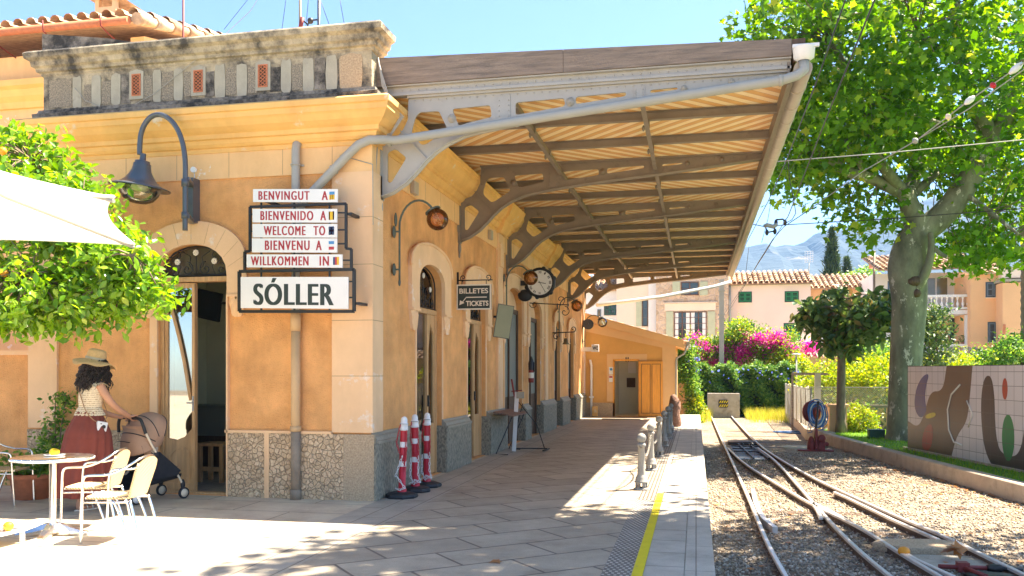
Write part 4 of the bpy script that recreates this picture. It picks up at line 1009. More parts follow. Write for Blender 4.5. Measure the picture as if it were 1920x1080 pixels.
# top angle over the front truss
b = MB(); b.box((-3.72, 9.70, 4.76), (1.0, 9.80, 4.79)); b.box((-3.72, 9.735, 4.79), (1.0, 9.75, 4.865)); b.box((-3.72, 9.68, 4.865), (1.0, 9.80, 4.88))
for x in np.arange(-3.6, .97, .10): b.ball((x, 9.733, 4.825), .008, 6, 4)
b.build('riveted_angle', M_iron_grey, cn)
for Y in RAFT:
    if Y in MAINS: continue
    b = MB(); b.box((-3.68, Y - .012, 4.662), (.96, Y + .012, 4.745)); b.box((-3.68, Y - .04, 4.65), (.96, Y + .04, 4.662)); b.box((-3.68, Y - .045, 4.745), (.96, Y + .045, 4.757)); b.build('rafter', M_iron_br, cn)
for X in (-2.05, -.60):
    b = MB(); b.box((X - .01, 9.8, 4.56), (X + .01, 28.8, 4.645)); b.box((X - .028, 9.8, 4.552), (X + .028, 28.8, 4.56)); o = b.build('tie_beam', M_iron_br, cn)
    b = MB()
    for Y in RAFT[1:]:
        if Y in MAINS: continue
        b.box((X - .03, Y - .035, 4.56), (X + .03, Y + .035, 4.65)); b.ball((X - .045, Y + .02, 4.56), (.02, .03, .04), 7, 5)
    b.each('bolted_cleat', M_iron_br, o)
def board_mat(name, sg):
    m, n, b, L = nodes_of(name)
    geo = n.nodes.new('ShaderNodeNewGeometry'); sx = n.nodes.new('ShaderNodeSeparateXYZ'); L(geo.outputs['Position'], sx.inputs[0])
    a = n.nodes.new('ShaderNodeMath'); a.operation = 'MULTIPLY_ADD'; L(sx.outputs['Y'], a.inputs[0]); a.inputs[1].default_value = sg; L(sx.outputs['X'], a.inputs[2])
    s = n.nodes.new('ShaderNodeMath'); s.operation = 'MULTIPLY'; L(a.outputs[0], s.inputs[0]); s.inputs[1].default_value = 1 / .27
    fr = n.nodes.new('ShaderNodeMath'); fr.operation = 'FRACT'; ad = n.nodes.new('ShaderNodeMath'); ad.inputs[1].default_value = 100; L(s.outputs[0], ad.inputs[0]); L(ad.outputs[0], fr.inputs[0])
    cr = n.nodes.new('ShaderNodeValToRGB'); e = cr.color_ramp.elements  # pale and dark stripes: shading of the bevelled boards put into the colour
    e[0].position = 0; e[0].color = (.93, .72, .44, 1); e[1].position = .48; e[1].color = (.95, .74, .46, 1)
    for p, c in ((.5, (.20, .10, .04)), (.515, (.74, .41, .14)), (.97, (.78, .44, .16)), (.99, (.22, .11, .05))): q = e.new(p); q.color = (*c, 1)
    L(fr.outputs[0], cr.inputs[0])
    nz = n.nodes.new('ShaderNodeTexNoise'); nz.inputs['Scale'].default_value = 5; nz.inputs['Detail'].default_value = 7; L(geo.outputs['Position'], nz.inputs['Vector'])
    mx = n.nodes.new('ShaderNodeMix'); mx.data_type = 'RGBA'; mx.blend_type = 'OVERLAY'; mx.inputs[0].default_value = .35; L(cr.outputs[0], mx.inputs[6]); L(nz.outputs['Fac'], mx.inputs[7])
    L(mx.outputs[2], b.inputs['Base Color']); b.inputs['Roughness'].default_value = .6
    tri = n.nodes.new('ShaderNodeMath'); tri.operation = 'PINGPONG'; L(s.outputs[0], tri.inputs[0]); tri.inputs[1].default_value = .5
    bp = n.nodes.new('ShaderNodeBump'); bp.inputs['Strength'].default_value = .25; bp.inputs['Distance'].default_value = .02; L(tri.outputs[0], bp.inputs['Height']); L(bp.outputs[0], b.inputs['Normal'])
    return m
M_bA = board_mat('diagonal_bevel_shaded_boards', -1.0); M_bB = board_mat('opposite_diagonal_boards', 1.0)
for i in range(len(RAFT) - 1):
    b = MB(); b.box((-3.68, RAFT[i] + .001, 4.76), (.96, RAFT[i + 1], 4.785)); b.build('ceiling_boards', M_bA if i % 2 == 0 else M_bB, cn)
b = MB(); b.box((.96, 9.70, 4.585), (.985, 28.9, 4.83)); b.box((.985, 9.70, 4.60), (1.02, 28.9, 4.62)); b.build('edge_beam', M_iron_br, cn)
b = MB(); b.add([(-3.69, 9.72, 5.16), (1.10, 9.72, 5.03), (1.10, 28.95, 5.03), (-3.69, 28.95, 5.16), (-3.69, 9.72, 5.12), (1.10, 9.72, 4.99), (1.10, 28.95, 4.99), (-3.69, 28.95, 5.12)], [(0, 1, 2, 3), (7, 6, 5, 4), (0, 4, 5, 1), (1, 5, 6, 2), (2, 6, 7, 3), (3, 7, 4, 0)]); b.build('roof_sheet', M_tile, cn)
for x0, x1 in ((-3.76, -1.47), (-1.465, 1.0)):
    zt = lambda x: 5.21 - (x + 3.76) * .031
    b = MB(); b.plate([(x0, 4.882), (x1, 4.885), (x1, zt(x1)), (x0, zt(x0))], [], WY, 9.66, 9.70); b.build('fascia_board', M_wood_grey, cn)
b = MB(); b.plate([(1.005, 4.90), (1.14, 4.97), (1.14, 5.06), (1.005, 5.055)], [], WY, 9.655, 9.70); b.box((1.02, 9.70, 4.83), (1.045, 28.9, 5.05)); b.build('fascia_end', M_wood_dk, cn)
b = MB(); b.box((-3.78, 9.64, 4.86), (-3.60, 9.72, 4.90)); b.box((-3.86, 9.655, 4.90), (-3.80, 9.70, 5.1)); b.build('fascia_packing', M_wood_grey, cn)
# gutter: half round running the whole length, ringed with joints
b = MB(); b.tube([(1.12, 9.66, 4.74), (1.12, 29.1, 4.70)], .095, 16)
for y in np.arange(10.2, 29, .62): b.tube([(1.12, y, 4.739), (1.12, y + .035, 4.739)], .103, 16)
gt = b.build('gutter', M_pipe_tan, cn)
b = MB(); b.lathe([(.06, 0), (.105, .03), (.115, .13), (.12, .14), (.10, .145), (.02, .145)], (1.12, 9.62, 4.80), 16); b.box((1.0, 9.56, 4.93), (1.27, 9.60, 4.965)); b.build('gutter_outlet', M_white, gt)
b = MB(); A = Vector((1.12, 9.62, 4.80)); b.tube([A, (1.12, 9.60, 4.70), (1.05, 9.58, 4.64), (.90, 9.58, 4.60), (-3.42, 9.56, 4.195), (-3.55, 9.46, 4.185), (-3.68, 9.39, 4.17), (-3.80, 9.37, 4.12), (-3.92, 9.37, 4.02), (-4.48, 9.37, 3.50), (-4.56, 9.37, 3.38), (-4.56, 9.37, 3.0)], .052, 14); dp = b.build('gutter_downpipe', M_pipe, cn)
b = MB()
for p, q_ in (((-2.0, 4.33), (-1.97, 4.333)), ((-3.52, 4.19), (-3.49, 4.193)), ((.86, 4.596), (.9, 4.60))): b.tube([(p[0], 9.58, p[1]), (q_[0], 9.58, q_[1])], .06, 14)
b.tube([(-4.12, 9.42, 3.866), (-4.14, 9.418, 3.846)], .062, 14); b.box((-4.16, 9.42, 3.83), (-4.12, 9.49, 3.87)); b.build('pipe_collar', M_pipe, dp)
# far thin stay tube between the canopy end and the pole
# cables by the corner
b = MB()
for k in range(3): b.tube([(-3.66, 9.62, 5.2 - k * .02), (-3.60 + k * .02, 9.60, 4.85), (-3.48, 9.58, 4.62), (-3.38 + .02 * k, 9.6, 4.48), (-3.5, 9.62, 4.30 - k * .015), (-3.66, 9.62, 4.26), (-3.68, 9.60, 3.9), (-3.69, 9.58, 3.6)], .008, 5)
b.build('electric_cable', M_iron_grey, cn)

# ================================================================ SIGNS
sg = thing('station_name_sign', 'black framed station name board reading SÓLLER under five white welcome strips', 'sign', (-4.6, 9.2, 2.1))
YS = 9.22
def s_(px, py): p = aty(px, py, YS); return p.x, p.z
def framebar(b, pts, r=.014):
    for k in range(len(pts) - 1):
        a = s_(*pts[k]); c = s_(*pts[k + 1]); b.bar((a[0], YS, a[1]), (c[0], YS, c[1]), r * 2, r * 2, up=(0, 1, 0))
b = MB()
framebar(b, [(449, 509), (664, 505), (664, 584), (449, 584), (449, 509)], .017)
framebar(b, [(459, 508), (459, 472), (469, 471), (469, 388), (649, 382), (649, 466), (659, 467), (659, 505)], .014)
for x in (490, 552, 618): framebar(b, [(x, 380), (x, 584)], .009)
for y in (402, 434, 460): framebar(b, [(469, y), (480, y)], .008); framebar(b, [(634, y - 3), (649, y - 3)], .008)
framebar(b, [(459, 492), (468, 492)], .008); framebar(b, [(643, 488), (659, 488)], .008)
framebar(b, [(449, 530), (456, 530)], .008); framebar(b, [(655, 528), (664, 528)], .008); framebar(b, [(449, 560), (456, 560)], .008); framebar(b, [(655, 558), (664, 558)], .008)
for px, py in ((655, 400), (670, 568), (500, 376), (612, 372)):
    a = s_(px, py); b.box((a[0] - .02, YS, a[1] - .02), (a[0] + .03, FY - .001, a[1] + .01))
b.build('frame', M_black, sg)
def board(l, t, r_, bt, txt, mat, tx, th, bold, flag=None, slope=0.0, w_=None):
    a = s_(l, bt); c = s_(r_, t); b = MB()
    x0, x1, z0, z1 = a[0], c[0], a[1], s_(l, t)[1]
    up = (c[1] - z1)
    b.plate([(x0, z0), (x1, z0 + up), (x1, z1 + up), (x0, z1)], [], WY, YS - .045, YS - .03)
    bd = b.build('board', M_white, sg)
    xd = Vector((x1 - x0, 0, up)).normalized(); yd = Vector((0, 0, 1))
    W = x1 - x0; H = z1 - z0
    for (word, f0, f1) in tx:
        b = MB(); o = Vector((x0, YS - .0455, z0)) + xd * (W * f0) + yd * (H * (1 - th) / 2)
        b.text(word, o, xd, yd, W * (f1 - f0), H * th * (1.08 if 'Ó' in word else 1), .002, bold if 'Ó' in word else 0, 0, 1.12 if 'Ó' in word else 1.25, .013 if 'Ó' in word else .0045); b.build('lettering', mat, bd)
    if flag:
        fx = x0 + W * .905; fw = W * .06; fz = z0 + H * .2 + up * .93; fh = H * .6
        for (u0, v0, u1, v1, cm) in flag:
            b = MB(); b.box((fx + fw * u0, YS - .0485, fz + fh * v0), (fx + fw * u1, YS - .0455, fz + fh * v1)); b.build('flag', cm, bd)
fy_ = pm('flag_yellow', (.80, .48, .03), .5, .05, 5, 0); fr_ = pm('flag_red', (.50, .05, .06), .5, .05, 5, 0); fb_ = pm('flag_blue', (.08, .28, .55), .5, .05, 5, 0); fn_ = pm('flag_navy', (.05, .07, .16), .5, .05, 5, 0)
board(478, 356, 636, 380, '', M_red_t, [('BENVINGUT', .07, .67), ('A', .82, .885)], .68, .018, [(0, .0, 1, .62, fy_), (0, .62, 1, 1, fb_), (.2, 0, .32, .62, fr_), (.55, 0, .67, .62, fr_)])
board(477, 393, 635, 418, '', M_red_t, [('BIENVENIDO', .10, .72), ('A', .81, .87)], .68, .018, [(0, 0, 1, 1, fy_), (0, 0, .22, 1, fr_), (.78, 0, 1, 1, fr_)])
board(477, 421, 635, 446, '', M_red_t, [('WELCOME', .14, .63), ('TO', .73, .86)], .68, .018, [(0, 0, 1, 1, fn_), (.4, 0, .6, 1, M_red_t), (0, .4, 1, .6, M_red_t), (.1, .1, .3, .3, M_white), (.7, .7, .9, .9, M_white), (.1, .7, .3, .9, M_white), (.7, .1, .9, .3, M_white)])
board(476, 448, 635, 474, '', M_red_t, [('BIENVENU', .16, .68), ('A', .76, .82)], .68, .018, [(0, .65, 1, 1, fb_), (0, 0, 1, .35, fr_)])
board(466, 478, 645, 502, '', M_red_t, [('WILLKOMMEN', .05, .65), ('IN', .77, .86)], .70, .018, [(0, 0, .34, 1, fn_), (.34, 0, .67, 1, fr_), (.67, 0, 1, 1, fy_)])
board(455, 520, 656, 578, '', M_blk_t, [('SÓLLER', .13, .86)], .80, .0)

# tickets sign
tk = thing('tickets_sign', 'small black hanging sign reading BILLETES and TICKETS with a white arrow', 'sign', (-3.4, 13.2, 2.45))
YT = 13.2; a = aty(857, 581, YT); c = aty(921, 533, YT)
b = MB(); b.box((a.x, YT - .02, a.z), (c.x, YT + .02, c.z)); bo = b.build('board', M_blk_t, tk)
b = MB(); W = c.x - a.x; H = c.z - a.z; fw = .018
for q_ in (((a.x - .004, a.z - .004), (c.x + .004, a.z + fw)), ((a.x - .004, c.z - fw), (c.x + .004, c.z + .004)), ((a.x - .004, a.z + fw), (a.x + fw, c.z - fw)), ((c.x - fw, a.z + fw), (c.x + .004, c.z - fw))): b.box((q_[0][0], YT - .026, q_[0][1]), (q_[1][0], YT - .0205, q_[1][1]))
b.build('white_border', M_cream_t, bo)
b = MB(); b.text('BILLETES', (a.x + W * .08, YT - .0205, a.z + H * .64), (1, 0, 0), (0, 0, 1), W * .84, H * .21, .002, .02); b.text('TICKETS', (a.x + W * .27, YT - .0205, a.z + H * .14), (1, 0, 0), (0, 0, 1), W * .66, H * .21, .002, .03)
b.box((a.x + W * .28, YT - .023, a.z + H * .47), (a.x + W * .88, YT - .0205, a.z + H * .51)); b.bar((a.x + W * .28, YT - .0218, a.z + H * .49), (a.x + W * .15, YT - .0218, a.z + H * .27), .012, .002, up=(0, 1, 0)); 
b.add([(a.x + W * .08, YT - .023, a.z + H * .18), (a.x + W * .23, YT - .023, a.z + H * .27), (a.x + W * .10, YT - .023, a.z + H * .38)], [(0, 1, 2)]); b.build('lettering', M_cream_t, bo)
b = MB(); b.tube([(FX + .01, YT, a.z + .02), (FX + .01, YT, c.z + .20)], .02, 6); b.tube([(FX, YT, c.z + .07), (c.x + .02, YT, c.z + .07)], .010, 6)
for xx, sgn in ((c.x - .05, 1), (a.x + .10, -1)): scroll(b, (xx, c.z + .11), .05, -PI / 2, 1.2, .007, lambda u, v, d: (u, YT, v), 0, sgn=sgn)
for xx in (a.x + .08, c.x - .08): b.tube([(xx, YT, c.z), (xx, YT, c.z + .07)], .006, 5)
b.build('bracket', M_black, tk)

# clock
ckc = Vector((-3.22, 18.0, 3.38)); ck = thing('station_clock', 'round white faced station clock with roman hours in a scalloped black case on the wall', 'clock', ckc); rw = Matrix.Rotation(R(90), 3, 'X') ; Rk = .27
b = MB(); b.lathe([(0, -.1), (Rk + .03, -.1), (Rk + .05, -.06), (Rk + .05, .06), (Rk + .0, .075), (Rk - .01, .06)], ckc, 32, rw)
for k in range(6):
    an = k * PI / 3 + .3; b.ball(ckc + Vector((math.cos(an) * (Rk + .035), 0, math.sin(an) * (Rk + .035))), (.05, .06, .05), 10, 6)
b.box((FX, ckc.y - .03, ckc.z - .05), (ckc.x - Rk, ckc.y + .03, ckc.z + .05)); b.ball((FX + .15, ckc.y, ckc.z - .26), (.16, .06, .13), 10, 8); b.build('case', M_black, ck)
b = MB(); b.lathe([(0, .062), (Rk - .005, .062)], ckc, 32, rw); fc = b.build('face', M_white, ck)
b = MB()
for k, rm_ in enumerate(['XII', 'I', 'II', 'III', 'IIII', 'V', 'VI', 'VII', 'VIII', 'IX', 'X', 'XI']):
    an = PI / 2 - k * PI / 6; rad = Vector((math.cos(an), 0, math.sin(an))); tg = Vector((math.sin(an), 0, -math.cos(an))); w = .022 * len(rm_) ** .8 + .008
    b.text(rm_, ckc + Vector((0, -.0635, 0)) + rad * (Rk * .72) - tg * (w / 2), tg, rad, w, .05, .001, .02)
for an, l, w in ((R(-60), .20, .009), (R(-62) + PI * .0 + .9, .13, .013)): d_ = Vector((math.cos(an), 0, math.sin(an))); b.bar(ckc + Vector((0, -.067, 0)) - d_ * .04, ckc + Vector((0, -.067, 0)) + d_ * l, w, .003, up=(0, 1, 0))
b.build('numerals_and_hands', M_black, fc)

# tilted board / mirror on the pilaster
mr = thing('tilted_mirror', 'tall greenish mirror panel tilted out from the pilaster above the wooden bench', 'mirror', (-3.5, 15.6, 2.4))
rm_ = Matrix.Rotation(R(-52), 3, 'Z') @ Matrix.Rotation(R(-14), 3, 'Y') @ Matrix.Rotation(R(9), 3, 'X')
b = MB(); b.obox((-3.48, 15.6, 2.43), (.30, .03, .62), Matrix.Rotation(R(20), 3, 'Z') @ Matrix.Rotation(R(9), 3, 'Y')); b.build('backing', M_black, mr)
b = MB(); b.obox(Vector((-3.48, 15.6, 2.43)) + Matrix.Rotation(R(20), 3, 'Z') @ Vector((0, -.017, 0)), (.285, .004, .60), Matrix.Rotation(R(20), 3, 'Z') @ Matrix.Rotation(R(9), 3, 'Y')); b.build('mirror_glass', pm('greenish_mirror', (.24, .23, .13), .35, .1, 2, 0, metal=.3), mr)
b = MB(); b.box((FX + .03, 15.58, 2.5), (-3.5, 15.62, 2.54)); b.build('arm', M_black, mr)

# globe lamps
M_amber = pm('amber_smoked_glass', (.45, .20, .07), .08, .05, 3, 0, spec=.6)
def amber():
    m, n, b, L = nodes_of('amber_globe_glass')
    t = n.nodes.new('ShaderNodeBsdfTransparent'); t.inputs[0].default_value = (.92, .66, .40, 1); g = n.nodes.new('ShaderNodeBsdfGlossy'); g.inputs['Roughness'].default_value = .06; g.inputs[0].default_value = (.9, .75, .6, 1)
    d = n.nodes.new('ShaderNodeBsdfTranslucent'); d.inputs[0].default_value = (.80, .42, .16, 1)
    fr = n.nodes.new('ShaderNodeFresnel'); fr.inputs[0].default_value = 1.6
    m1 = n.nodes.new('ShaderNodeMixShader'); m1.inputs[0].default_value = .3; L(t.outputs[0], m1.inputs[1]); L(d.outputs[0], m1.inputs[2])
    m2 = n.nodes.new('ShaderNodeMixShader'); L(fr.outputs[0], m2.inputs[0]); L(m1.outputs[0], m2.inputs[1]); L(g.outputs[0], m2.inputs[2]); L(m2.outputs[0], n.nodes['Material Output'].inputs[0]); return m
M_amberg = amber()
def globe(Y, gx, gz, r, label, X0=FX + .03, Yg=None, clear=False):
    t = thing('globe_wall_lamp', label, 'lamp', (X0, Y, gz - .4), 'globe lamps on curved wall brackets')
    Yg = Yg or Y; b = MB(); z0 = gz - .10
    pts = [(X0 + .07, Y, gz - .75), (X0 + .07, Y, z0)]
    for k in range(1, 13):
        an = PI * (1 - k / 12.0 * .86); cx = (X0 + .07 + gx) / 2; rx = (gx - X0 - .07) / 2 * 1.02
        pts.append((cx + rx * math.cos(an), Y + (Yg - Y) * k / 12, z0 + .34 * math.sin(an)))
    b.tube(pts, .014, 8)
    for zz in (gz - .15, gz - .62): b.tube([(X0 - .02, Y, zz), (X0 + .07, Y, zz)], .012, 6); b.ball((X0 + .0, Y, zz), (.02, .05, .08), 8, 6)
    b.ball((X0 + .07, Y, gz - .78), (.018, .018, .05), 8, 6); b.ball((X0 + .02, Y, gz - .0), (.02, .03, .09), 8, 6)
    b.build('bracket_arm', M_green_iron, t)
    c_ = Vector((gx, Yg, gz)); b = MB(); rt = Matrix.Rotation(R(-28), 3, 'Y')
    b.lathe([(.02, r * 1.22), (.05, r * 1.15), (.10, r * 1.02), (.105, r * .9), (.09, r * .88)], c_, 16, rt); b.build('cap', M_green_iron, t)
    b = MB(); b.ball(c_, r, 32, 20); b.build('glass_globe', GL_clear if clear else M_amberg, t)
    b = MB(); hp = [c_ + rt @ Vector((.022 * math.cos(a * .9), .022 * math.sin(a * .9), .09 - a * .0035)) for a in range(52)]; b.tube(hp, .006, 5); b.build('bulb', M_cream_t, t)
    return t
globe(10.2, -3.14, 3.39, .135, 'amber globe lamp on an arched bracket, nearest to the corner of the building', Yg=10.3)
globe(16.4, -3.14, 3.32, .14, 'amber globe lamp hanging in front of the station clock', Yg=16.5)
globe(23.0, -3.12, 3.26, .15, 'amber globe lamp beyond the clock, over the far doors')
globe(28.5, -3.02, 3.13, .16, 'clear glass globe lamp at the far end of the facade beside the loudspeaker', clear=True)
# iron sign arm without its board, bell
b = MB(); Y = 19.0; z = 2.98
b.tube([(FX + .03, Y, z + .06), (-2.75, Y, z)], .012, 6); b.tube([(FX + .02, Y, z - .7), (FX + .02, Y, z + .1)], .014, 6)
scroll(b, (-3.55, z + .03), .09, PI, 1.2, .008, lambda u, v, d: (u, Y, v), 0); scroll(b, (-2.85, z - .15), .12, PI / 2, 1.2, .008, lambda u, v, d: (u, Y, v), 0, sgn=-1); scroll(b, (-2.95, z + .12), .12, -PI / 2, 1.0, .008, lambda u, v, d: (u, Y, v), 0)
o = b.build('iron_sign_arm', M_black, None, loc=(FX, Y, z)); tag(o, 'scrolled black iron arm without a board, reaching out below the clock', 'bracket')
bl = thing('station_bell', 'small bronze bell hung from a scrolled black iron arm by the fifth door', 'bell', (-3.4, 22.4, 2.2)); Y = 22.4
b = MB(); b.tube([(FX + .02, Y, 2.52), (-3.1, Y, 2.54)], .016, 6); scroll(b, (-3.14, 2.62), .08, -PI / 2, 1.1, .012, lambda u, v, d: (u, Y, v), 0, sgn=1); scroll(b, (-3.58, 2.42), .09, PI / 2, 1.1, .012, lambda u, v, d: (u, Y, v), 0); b.tube([(-3.33, Y, 2.54), (-3.33, Y, 2.40)], .01, 6); b.build('bracket', M_black, bl)
b = MB(); b.lathe([(.0, .16), (.04, .155), (.055, .11), (.065, .04), (.10, 0), (.09, 0)], (-3.33, Y, 2.22), 16); b.build('bell_body', pm('dull_bronze', (.20, .16, .09), .4, .2, 8, .05, 40, metal=.7), bl)
# fire extinguisher
p = aty(990, 700, 19.0); fe = thing('fire_extinguisher', 'red fire extinguisher with dark cover hung between the third and fourth doors', 'extinguisher', (-3.56, 18.8, 1.5))
b = MB(); b.lathe([(.0, 0), (.055, 0), (.06, .03), (.06, .34), (.04, .40), (.02, .42)], (-3.57, 18.8, 1.26), 16); b.build('cylinder', M_redox, fe)
b = MB(); b.lathe([(.062, .28), (.065, .42), (.04, .52), (.015, .58)], (-3.57, 18.8, 1.26), 16); b.tube([(-3.57, 18.8, 1.75), (-3.5, 18.78, 1.7), (-3.5, 18.78, 1.5)], .012, 6); b.build('hood', M_black, fe)
b = MB(); b.lathe([(.062, .1), (.062, .22)], (-3.57, 18.8, 1.26), 16); b.build('paper_label', M_cream_t, fe)
# loudspeaker + WC sign at the far end
ls = thing('loudspeaker', 'round dark loudspeaker facing the platform at the far corner of the facade', 'loudspeaker', (-3.45, 28.2, 3.06))
b = MB(); b.lathe([(0.03, -.02), (.05, 0), (.14, .05), (.17, .07), (.17, .13), (.10, .15)], (-3.46, 28.2, 3.06), 24, rw.inverted() @ Matrix.Rotation(0, 3, 'X')); b.build('horn', M_black, ls)
b = MB(); b.lathe([(0, 0), (.16, 0)], (-3.46, 28.06, 3.06), 24, rw); b.ball((-3.46, 28.05, 3.06), .035, 10, 6); b.build('grille', M_lampgrey, ls)
wc = thing('wc_sign', 'small white sign reading WC on a short arm at the far end of the facade', 'sign', (-3.3, 28.4, 2.3))
a = aty(1109, 660, 28.4); c = aty(1123, 646, 28.4)
b = MB(); b.box((a.x, 28.36, a.z), (c.x, 28.44, c.z)); bo = b.build('board', M_white, wc, bevel=.012)
b = MB(); b.text('WC', (a.x + .035, 28.357, a.z + .07), (1, 0, 0), (0, 0, 1), .185, .115, .002, .04); b.build('lettering', M_black, bo)
b = MB(); b.box((FX, 28.37, a.z + .02), (a.x, 28.43, a.z + .16)); b.build('arm', M_white, wc)

# ================================================================ WC BUILDING
YW = 29.02
w0 = thing('wc_building', 'small orange lean to toilet block at the platform end with open wooden door', 'building', (-2.2, YW, 0))
M_wcst = pm('bright_orange_plaster', (.72, .39, .115), .85, .08, 1.8, .5, 50); M_wctrim = pm('pale_orange_trim', (.80, .50, .24), .85, .05, 2, .1, 40)
def w_(px, py): p = aty(px, py, YW); return p.x, p.z
x0 = -3.66; x1 = w_(1266, 700)[0]; dl = w_(1152, 680); drr = w_(1197, 680)
b = MB(); b.plate([(x0, 0), (x1, 0), (x1, 2.42), (x0, 3.20)], [[(dl[0], .005), (drr[0], .005), (drr[0], 1.86), (dl[0], 1.86)]], WY, YW, YW + .25); b.box((x1 - .25, YW + .25, 0), (x1, YW + 4, 2.42)); b.box((x0, YW + 1.9, 0), (x1 - .25, YW + 2.1, 2.4)); b.build('wall', M_wcst, w0)
b = MB(); tl = w_(1138, 664); tr = w_(1213, 664)
b.plate([(tl[0], .5), (tl[0], tl[1]), (tr[0], tl[1]), (tr[0], 1.87), (dl[0], 1.87), (dl[0], .5)], [], WY, YW - .02, YW + .001)
b.plate([(x1 - .42, 0), (x1 + .01, 0), (x1 + .01, 2.44), (x0, 3.2), (x0, 2.86), (x1 - .42, 2.30)], [], WY, YW - .022, YW + .002); b.build('trim', M_wctrim, w0)
b = MB(); b.box((x0, YW - .03, 0), (dl[0] - .0, YW + .001, .46)); b.build('plinth', M_render, w0)
b = MB(); b.box((dl[0] - .05, YW - .03, 0), (dl[0], YW + .1, 1.9)); b.box((drr[0], YW - .03, 0), (drr[0] + .03, YW + .1, 1.9)); b.box((dl[0] - .05, YW - .03, 1.86), (drr[0] + .03, YW + .1, 1.92)); fr = b.build('door_frame', M_wood_or, w0)
lr = w_(1243, 680)[0]
b = MB(); b.box((drr[0] + .031, YW - .09, .02), (lr, YW - .045, 1.84)); lfw = b.build('door_leaf', M_wood_or, w0, bevel=.004)
b = MB(); xm = (drr[0] + lr) / 2 + .02
for q0, q1 in ((drr[0] + .10, xm - .02), (xm + .02, lr - .07)): b.plate([(q0, .12), (q1, .12), (q1, 1.76), (q0, 1.76)], [[(q0 + .015, .135), (q1 - .015, .135), (q1 - .015, 1.745), (q0 + .015, 1.745)]], WY, YW - .1, YW - .0899)
b.build('door_moulding', M_wood_dk, lfw)
b = MB(); b.box((dl[0] - .3, YW + .26, 0), (drr[0] + .5, YW + 1.88, .012)); b.box((dl[0] - .3, YW + 1.80, 0), (drr[0] + .4, YW + 1.89, 2.3)); b.box((dl[0] - .05, YW + .26, 0), (dl[0] - .02, YW + 1.8, 2.3)); b.box((drr[0] + .2, YW + .26, 0), (drr[0] + .23, YW + 1.8, 2.3)); b.build('interior_wall', M_inner, w0)
b = MB(); b.box((-2.35, YW + 1.76, 1.45), (-2.08, YW + 1.79, 1.85)); b.box((-1.95, YW + 1.76, 1.45), (-1.85, YW + 1.79, 1.8)); b.each('notice', M_white, w0)
b = MB(); b.box((-2.40, YW + 1.77, .95), (-2.10, YW + 1.79, 1.28)); b.build('mirror_frame', M_wood_dk, w0)
for a_, c_, nm in (((1142, 688), (1150, 702), 0), ((1142, 704), (1149, 716), 1)):
    p = w_(a_[0], c_[1]); q_ = w_(c_[0], a_[1]); b = MB(); b.box((p[0], YW - .03, p[1]), (q_[0], YW - .0205, q_[1])); nt_ = b.build('notice', M_white, w0)
    b = MB()
    if nm == 0: b.lathe([(0, 0), (.045, 0)], ((p[0] + q_[0]) / 2, YW - .0315, q_[1] - .08), 16, rw)
    else: b.box((p[0] + .01, YW - .032, q_[1] - .08), (q_[0] - .01, YW - .0305, q_[1] - .02))
    b.build('notice_symbol', fb_ if nm == 0 else fr_, nt_)
b = MB(); p = w_(1174, 676)
for dx in (0, .07): b.ball((p[0] + dx, YW - .026, p[1] + .10), (.018, .004, .02), 8, 6); b.box((p[0] + dx - .02, YW - .028, p[1] - .04), (p[0] + dx + .02, YW - .022, p[1] + .08))
b.build('toilet_symbol', M_black, w0)
b = MB(); e_ = w_(1285, 648); sl2 = (3.28 - 2.42) / (x1 + 3.66)
def rz_(x, dz=0): return 3.22 + dz - (x + 3.66) * .29
b.add([(x0, YW - .16, rz_(x0)), (x1 + .28, YW - .16, rz_(x1 + .28)), (x1 + .28, YW + 4, rz_(x1 + .28)), (x0, YW + 4, rz_(x0)), (x0, YW - .16, rz_(x0, .26)), (x1 + .28, YW - .16, rz_(x1 + .28, .26)), (x1 + .28, YW + 4, rz_(x1 + .28, .26)), (x0, YW + 4, rz_(x0, .26))],
      [(3, 2, 1, 0), (4, 5, 6, 7), (0, 1, 5, 4), (1, 2, 6, 5), (2, 3, 7, 6), (3, 0, 4, 7)]); rf = b.build('roof', M_wctrim, w0)
b = MB(); tile_roof(b, (x1 + .42, YW - .14, rz_(x1 + .42, .17)), (0, 1, 0), Vector((-1, 0, .29)).normalized(), 4.0, x1 + .42 + 3.6, .22, .36, 8); b.build('roof_tiles', M_tile, rf)
b = MB(); b.tube([(x1 + .42, YW - .2, 2.44), (x1 + .42, YW + 4, 2.44)], .06, 8); b.tube([(x1 + .40, YW - .15, 2.40), (x1 + .30, YW - .17, 2.1), (x1 + .05, YW - .12, 1.95), (x1 + .03, YW - .1, 1.85), (x1 + .03, YW - .1, 0)], .035, 10); b.build('drainpipe', M_pipe, w0)
b = MB(); b.tube([(x0 + .22, YW - .08, 0), (x0 + .22, YW - .08, 1.7), (x0 + .18, YW - .08, 1.9)], .04, 10); b.box((x0 + .15, YW - .12, .62), (x0 + .30, YW - .05, .68)); b.build('white_pipe', M_white, w0)
b = MB(); b.box((x0 + .26, YW - .2, .01), (x0 + .44, YW - .05, .34)); tag(b.build('utility_box', M_cornice, None, bevel=.006, loc=(x0 + .35, YW - .1, 0)), 'small ochre utility box low on the wall left of the toilet door', 'box')
b = MB(); p = gnd(1165, 786); b.box((p.x - .6, p.y - .25, .004), (p.x + .6, p.y + .1, .02)); tag(b.build('door_mat', M_plinth, None, loc=p), 'grey green mat lying on the sunny platform before the toilet door', 'mat')

